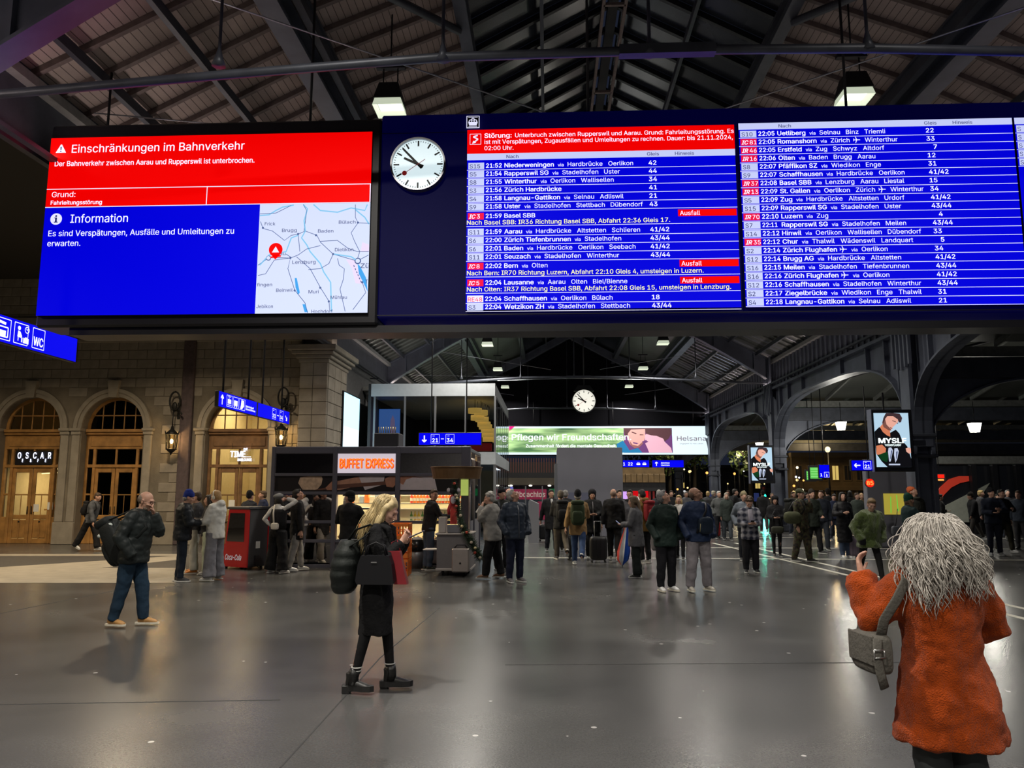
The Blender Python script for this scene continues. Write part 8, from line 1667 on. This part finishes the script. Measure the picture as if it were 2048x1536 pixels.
# ---------------------------------------------------------------- right middle
i = P(1503, 1146, 1.62, 183, 'teenager in plaid overshirt and skate shoes looking at a phone', J('shirt', (.30, .31, .36), off=.035, hem=.43, name='overshirt', mat=None), dict(col=(.016, .016, .02), off=.025), (.03, .03, .035), ('curly', (.075, .045, .025)), ('phone', 'phone'), 'stand', 2, (0, -32), vox=.015, sole=(.65, .65, .62)); phone(i, 1, 'phone held by the teenager in plaid', True)
def plaid():
    m = bpy.data.materials.new('plaid_flannel'); m.use_nodes = True; N = m.node_tree.nodes; L = m.node_tree.links; b = N['Principled BSDF']; b.inputs['Roughness'].default_value = .9; tc = N.new('ShaderNodeTexCoord'); acc = None
    for d in ('X', 'Z'):
        wv = N.new('ShaderNodeTexWave'); wv.bands_direction = d; wv.inputs['Scale'].default_value = 2.6; wv.inputs['Distortion'].default_value = .3; L.new(tc.outputs['Object'], wv.inputs['Vector'])
        if acc is None: acc = wv.outputs['Fac']
        else: ad = N.new('ShaderNodeMath'); ad.operation = 'ADD'; L.new(acc, ad.inputs[0]); L.new(wv.outputs['Fac'], ad.inputs[1]); acc = ad.outputs[0]
    hv = N.new('ShaderNodeMath'); hv.operation = 'MULTIPLY'; hv.inputs[1].default_value = .5; L.new(acc, hv.inputs[0]); r = N.new('ShaderNodeValToRGB'); r.color_ramp.elements[0].color = (.02, .025, .05, 1); r.color_ramp.elements[0].position = .25; r.color_ramp.elements[1].color = (.34, .34, .38, 1); r.color_ramp.elements[1].position = .8; L.new(hv.outputs[0], r.inputs['Fac']); L.new(r.outputs['Color'], b.inputs['Base Color']); return m
for c in i['body'].children:
    if c.name.startswith('overshirt'): c.data.materials[0] = plaid()
mb = MB(); mb.tube([i['T']((0, .15, .60 * i['h'])), i['T']((0, .165, .72 * i['h'])), i['T']((0, .10, .82 * i['h']))], [(.05, .02), (.055, .025), (.05, .03)], 10); mb.build('undershirt', cloth_mat('lilac_shirt', (.40, .38, .44)), i['body'])
P(1493, 1122, 1.70, 185, 'grey-capped man in denim jacket behind the plaid teenager', J(col=(.13, .15, .18)), dict(col=(.02, .022, .03)), BLK, ('beanie', (.20, .17, .10), HG), ('down', 'pocket'), 'stand', 0, (0, 10))
P(1555, 1114, 1.60, 190, 'woman in black hooded parka looking at a phone near the guide line', J('parka', (.010, .010, .012), off=.05, hem=.40, hoodie=1), dict(col=BLK, off=-.004), BLK, ('hood', (.010, .010, .012)), ('phone', 'phone'), 'close', 0, (0, -15), sex='f')
t = thing('handbag', 'olive handbag hanging in front of the woman in the black hooded parka', 'handbag', ground(1555, 1116)); mb = MB(); rounded(mb, 0, -.12, .72, .16, .06, .09, 4); mb.build('body', cloth_mat('olive_bag', (.04, .042, .03), .5), t); mb = MB(); mb.tube([(-.12, -.1, .78), (-.1, -.05, 1.1), (0, .0, 1.25), (.1, -.05, 1.1), (.12, -.1, .78)], .010, 6); mb.build('strap', M_black, t)
def camo():
    m = bpy.data.materials.new('camouflage_cloth'); m.use_nodes = True; N = m.node_tree.nodes; L = m.node_tree.links; b = N['Principled BSDF']; b.inputs['Roughness'].default_value = .9; tc = N.new('ShaderNodeTexCoord'); n = N.new('ShaderNodeTexNoise'); n.inputs['Scale'].default_value = 14; L.new(tc.outputs['Object'], n.inputs['Vector']); r = N.new('ShaderNodeValToRGB'); r.color_ramp.interpolation = 'CONSTANT'; e = r.color_ramp.elements; e[0].color = (.014, .014, .012, 1); e[1].position = .44; e[1].color = (.055, .035, .018, 1); x = e.new(.54); x.color = (.045, .055, .022, 1); x = e.new(.64); x.color = (.10, .085, .045, 1); L.new(n.outputs['Fac'], r.inputs['Fac']); L.new(r.outputs['Color'], b.inputs['Base Color']); return m
CM = camo()
i = P(1606, 1125, 1.78, 130, 'soldier in camouflage uniform with hand raised to the face', J('field', KHAKI, mat=CM, off=.04, hem=.45), dict(col=KHAKI, mat=CM, off=.03), (.015, .014, .012), ('cap', (.05, .055, .03), HD), ('mouth', 'down'), 'step', 0, (10, 0)); backpack(i, 'dark military pack on the back of the soldier', (.012, .013, .012), 1.1, back=.19)
t = thing('duffel_bag', 'olive duffel bag slung at the side of the soldier', 'bag', ground(1589, 1127)); mb = MB(); rounded(mb, 0, 0, 1.08, .20, .13, .15, 3); mb.build('body', cloth_mat('olive_duffel', (.060, .065, .035)), t); MB().tube([(-.12, 0, 1.2), (.05, .05, 1.45), (.2, .05, 1.52)], [(.02, .006)] * 3, 6).build('strap', M_black, t)
P(1630, 1108, 1.76, 155, 'man in dark green jacket striding behind the soldier', J(col=(.022, .028, .022), hem=.42), dict(col=BLK), BLK, ('beanie', (.03, .025, .02)), ('phone_low', 'down'), 'step', 0, (20, 8)); P(1648, 1101, 1.74, 190, 'dark-haired man in navy jacket beside the dark green jacket', J(col=(.018, .022, .032)), dict(col=(.03, .035, .045)), BLK, ('short', HB), ('down', 'down'), 'step', 0, (30, 8))
i = P(1692, 1117, 1.70, 178, 'smiling woman in long black quilted coat pulling a lilac suitcase', J('puffer', (.009, .009, .011), puff=.06, hem=.24, off=.045, name='coat', rough=.5), dict(col=(.06, .085, .14)), (.6, .6, .6), ('long', HD), ('case', 'hold'), 'close', 0, (0, 6), sex='f')
suitcase(ground(1708, 1117).x, ground(1708, 1117).y, 'slim lilac-grey suitcase beside the woman in the long black coat', (.16, .13, .17), .1, .52, .26, .22, .38)
i = P(1744, 1176, 1.62, 172, 'woman in short green fur coat and black leggings walking towards us', J('fur', (.085, .13, .022), off=.062, sleeve=.05, hem=.44, flare=.03, bump=1.0, bs=90, sheen=.6, lapel=1, fold=.06, name='fur_coat'), dict(col=(.010, .010, .010), off=-.004, folds=0, boot=.16, fold=.01), (.02, .018, .018), ('bun', (.20, .13, .06)), ('pocket', 'pocket'), 'walk', 12, (15, -10), sex='f', vox=.015)
t = thing('clutch_bag', 'tiny dark bag hanging in front of the green fur coat', 'handbag', ground(1731, 1178)); mb = MB(); rounded(mb, 0, 0, .82, .055, .03, .06, 4); mb.build('body', M_lt, t); MB().tube([(0, 0, .87), (.06, .04, 1.2)], .006, 5).build('strap', M_black, t)
P(1828, 1152, 1.66, 78, 'long-haired woman in green beanie and dark teal jacket beside the orange coat', J(col=(.012, .028, .030), off=.04, hem=.42), dict(col=(.010, .012, .016)), BLK, ('beanie', (.012, .055, .038), (.12, .07, .035), 1), ('out', 'out'), 'stand', 0, (0, 2), sex='f')
t = thing('shoulder_bag', 'small grey bag hanging behind the woman in the green beanie', 'bag', ground(1798, 1150)); mb = MB(); rounded(mb, 0, 0, .90, .09, .05, .10, 4); mb.build('body', cloth_mat('bag_slate', (.07, .075, .09), .5), t); MB().tube([(0, 0, 1.0), (.08, .05, 1.35)], .008, 5).build('strap', M_black, t)
P(1838, 1122, 1.84, 170, 'laughing man in orange beanie looking upwards behind the green beanie', J(col=(.030, .032, .026), off=.04, scarf=(.05, .05, .04)), dict(col=BLK), BLK, ('beanie', (.55, .12, .04)), ('down', 'down'), 'stand', 0, (-20, 30), 'm')
P(1992, 1112, 1.80, 190, 'man in navy down jacket and dark beanie eating at the right', J('puffer', (.016, .020, .036), puff=.06, off=.045), dict(col=(.02, .022, .035)), (.4, .4, .4), ('beanie', (.014, .013, .014)), ('hold', 'phone'), 'stand', 0, (-20, 5), 'm'); P(2012, 1106, 1.78, 165, 'person in black coat and olive trousers with white shoes at the right', J(col=BLK), dict(col=(.04, .038, .025)), (.6, .6, .6), ('short', HD), ('hold', 'down'), 'step', 0)
P(2046, 1100, 1.74, 230, 'person in slate jacket at the right edge of the picture', J(col=(.04, .05, .07)), dict(col=(.03, .03, .035)), BLK, ('short', (.12, .06, .03)), ('down', 'down'))
# ---------------------------------------------------------------- far crowd
P(1441, 1079, 1.72, 175, 'white-haired man in grey jacket walking arm in arm near the third column', J(col=(.10, .105, .105)), dict(col=(.03, .032, .04)), BLK, ('short', (.5, .48, .45)), ('down', 'pocket'), 'step'); P(1456, 1081, 1.66, 185, 'grey-haired woman in dark green coat beside the white-haired man', J('coat', (.035, .045, .04), hem=.40, name='coat'), dict(col=(.06, .07, .08)), BLK, ('bob', (.4, .36, .3)), ('down', 'down'), 'step', sex='f')
suitcase(ground(1430, 1076).x, ground(1430, 1076).y, 'red suitcase beside the white-haired man', (.22, .012, .014), .1, .55, .40, .24, 0)
P(1473, 1070, 1.80, 100, 'tall man in black walking right behind the couple', J('coat', BLK, hem=.40, name='coat'), dict(col=BLK), (.4, .4, .4), ('short', HD), ('swing_f', 'swing_b'), 'walk')
far = [(1418, 1066, 'in charcoal coat with fair hair beside the third column', DGREY, HY, 20), (1403, 1068, 'in dark green jacket left of the third column', (.03, .04, .03), HB, 160), (1428, 1062, 'in black with pale hat just behind the third column', BLK, (.4, .36, .28), 90), (1459, 1060, 'in slate coat far behind the couple', (.05, .055, .06), HB, 190), (1486, 1064, 'in black jacket far behind the plaid teenager', BLK, HD, 180), (1529, 1066, 'alone in black walking left of the second column', (.014, .014, .016), HD, 10), (1547, 1064, 'in brown jacket just left of the second column', (.07, .05, .035), (.25, .2, .15), 170), (1590, 1072, 'in khaki coat just right of the second column', KHAKI, HB, 175), (1617, 1075, 'in dark blue far behind the soldier', NAVY, HD, 150), (1660, 1078, 'in black with full backpack-like hood behind the long coat', BLK, HD, 5),
       (1672, 1082, 'in dark navy left of the woman in the long black coat', NAVY, HD, 175), (1705, 1076, 'in black cap-less and tall behind the lilac suitcase', (.012, .012, .012), HD, 15), (1719, 1082, 'in grey-green coat behind the green fur coat', (.06, .075, .065), HB, 180), (1728, 1072, 'in camel scarf and brown coat behind the green fur coat', (.12, .09, .05), (.3, .2, .12), 190), (1764, 1084, 'in black in front of the yellow timetable', BLK, HD, 200), (1776, 1088, 'in olive trousers passing the yellow timetable', (.05, .05, .035), HD, 120), (1884, 1085, 'in black against the red arc', BLK, HD, 90), (1952, 1082, 'in black jacket in front of the pale wedge', BLK, HD, 270), (1966, 1080, 'fair-haired in dark coat right of the pale wedge', DGREY, HY, 120), (2000, 1078, 'in black hat far behind the navy down jacket', BLK, HD, 160), (2024, 1082, 'in dark coat with grey cap near the bench', (.03, .03, .035), (.2, .2, .19), 200), (1320, 1086, 'in dark jacket behind the grey-haired man', (.03, .03, .035), (.35, .33, .3), 10), (1345, 1074, 'in black far behind the two men looking up', BLK, HB, 170), (1374, 1070, 'in grey coat far behind the tall balding man', (.09, .09, .1), HG, 165), (1790, 1092, 'in pale scarf and black jacket near the first column', BLK, (.2, .1, .05), 150)]
rg = random.Random(9)
for k, (px, py, d, c, hc_, fc) in enumerate(far):
    nm = 'distant person ' + d; b = person(px, py, rg.uniform(1.62, 1.82), fc, nm, J(('jacket', 'coat')[k % 2], c, hem=(.46, .38)[k % 2], off=.04, name=('jacket', 'coat')[k % 2]), dict(col=((.012, .012, .014), (.03, .035, .05), (.05, .045, .04))[k % 3]), (.04, .04, .04) if k % 3 else (.4, .4, .4), (('short', 'beanie', 'short', 'bob')[k % 4] if hc_ != HG else 'short', hc_), (('down', 'down'), ('phone', 'pocket'), ('swing_f', 'swing_b'))[k % 3], ('stand', 'step', 'walk')[k % 3], rg.uniform(0, 4), (rg.uniform(-25, 25), rg.uniform(-8, 14)), 'fm'[k % 2], vox=.028); b['body']['group'] = 'distant crowd'
apply_jobs()
COL.objects.unlink(_to); bpy.data.objects.remove(_to)
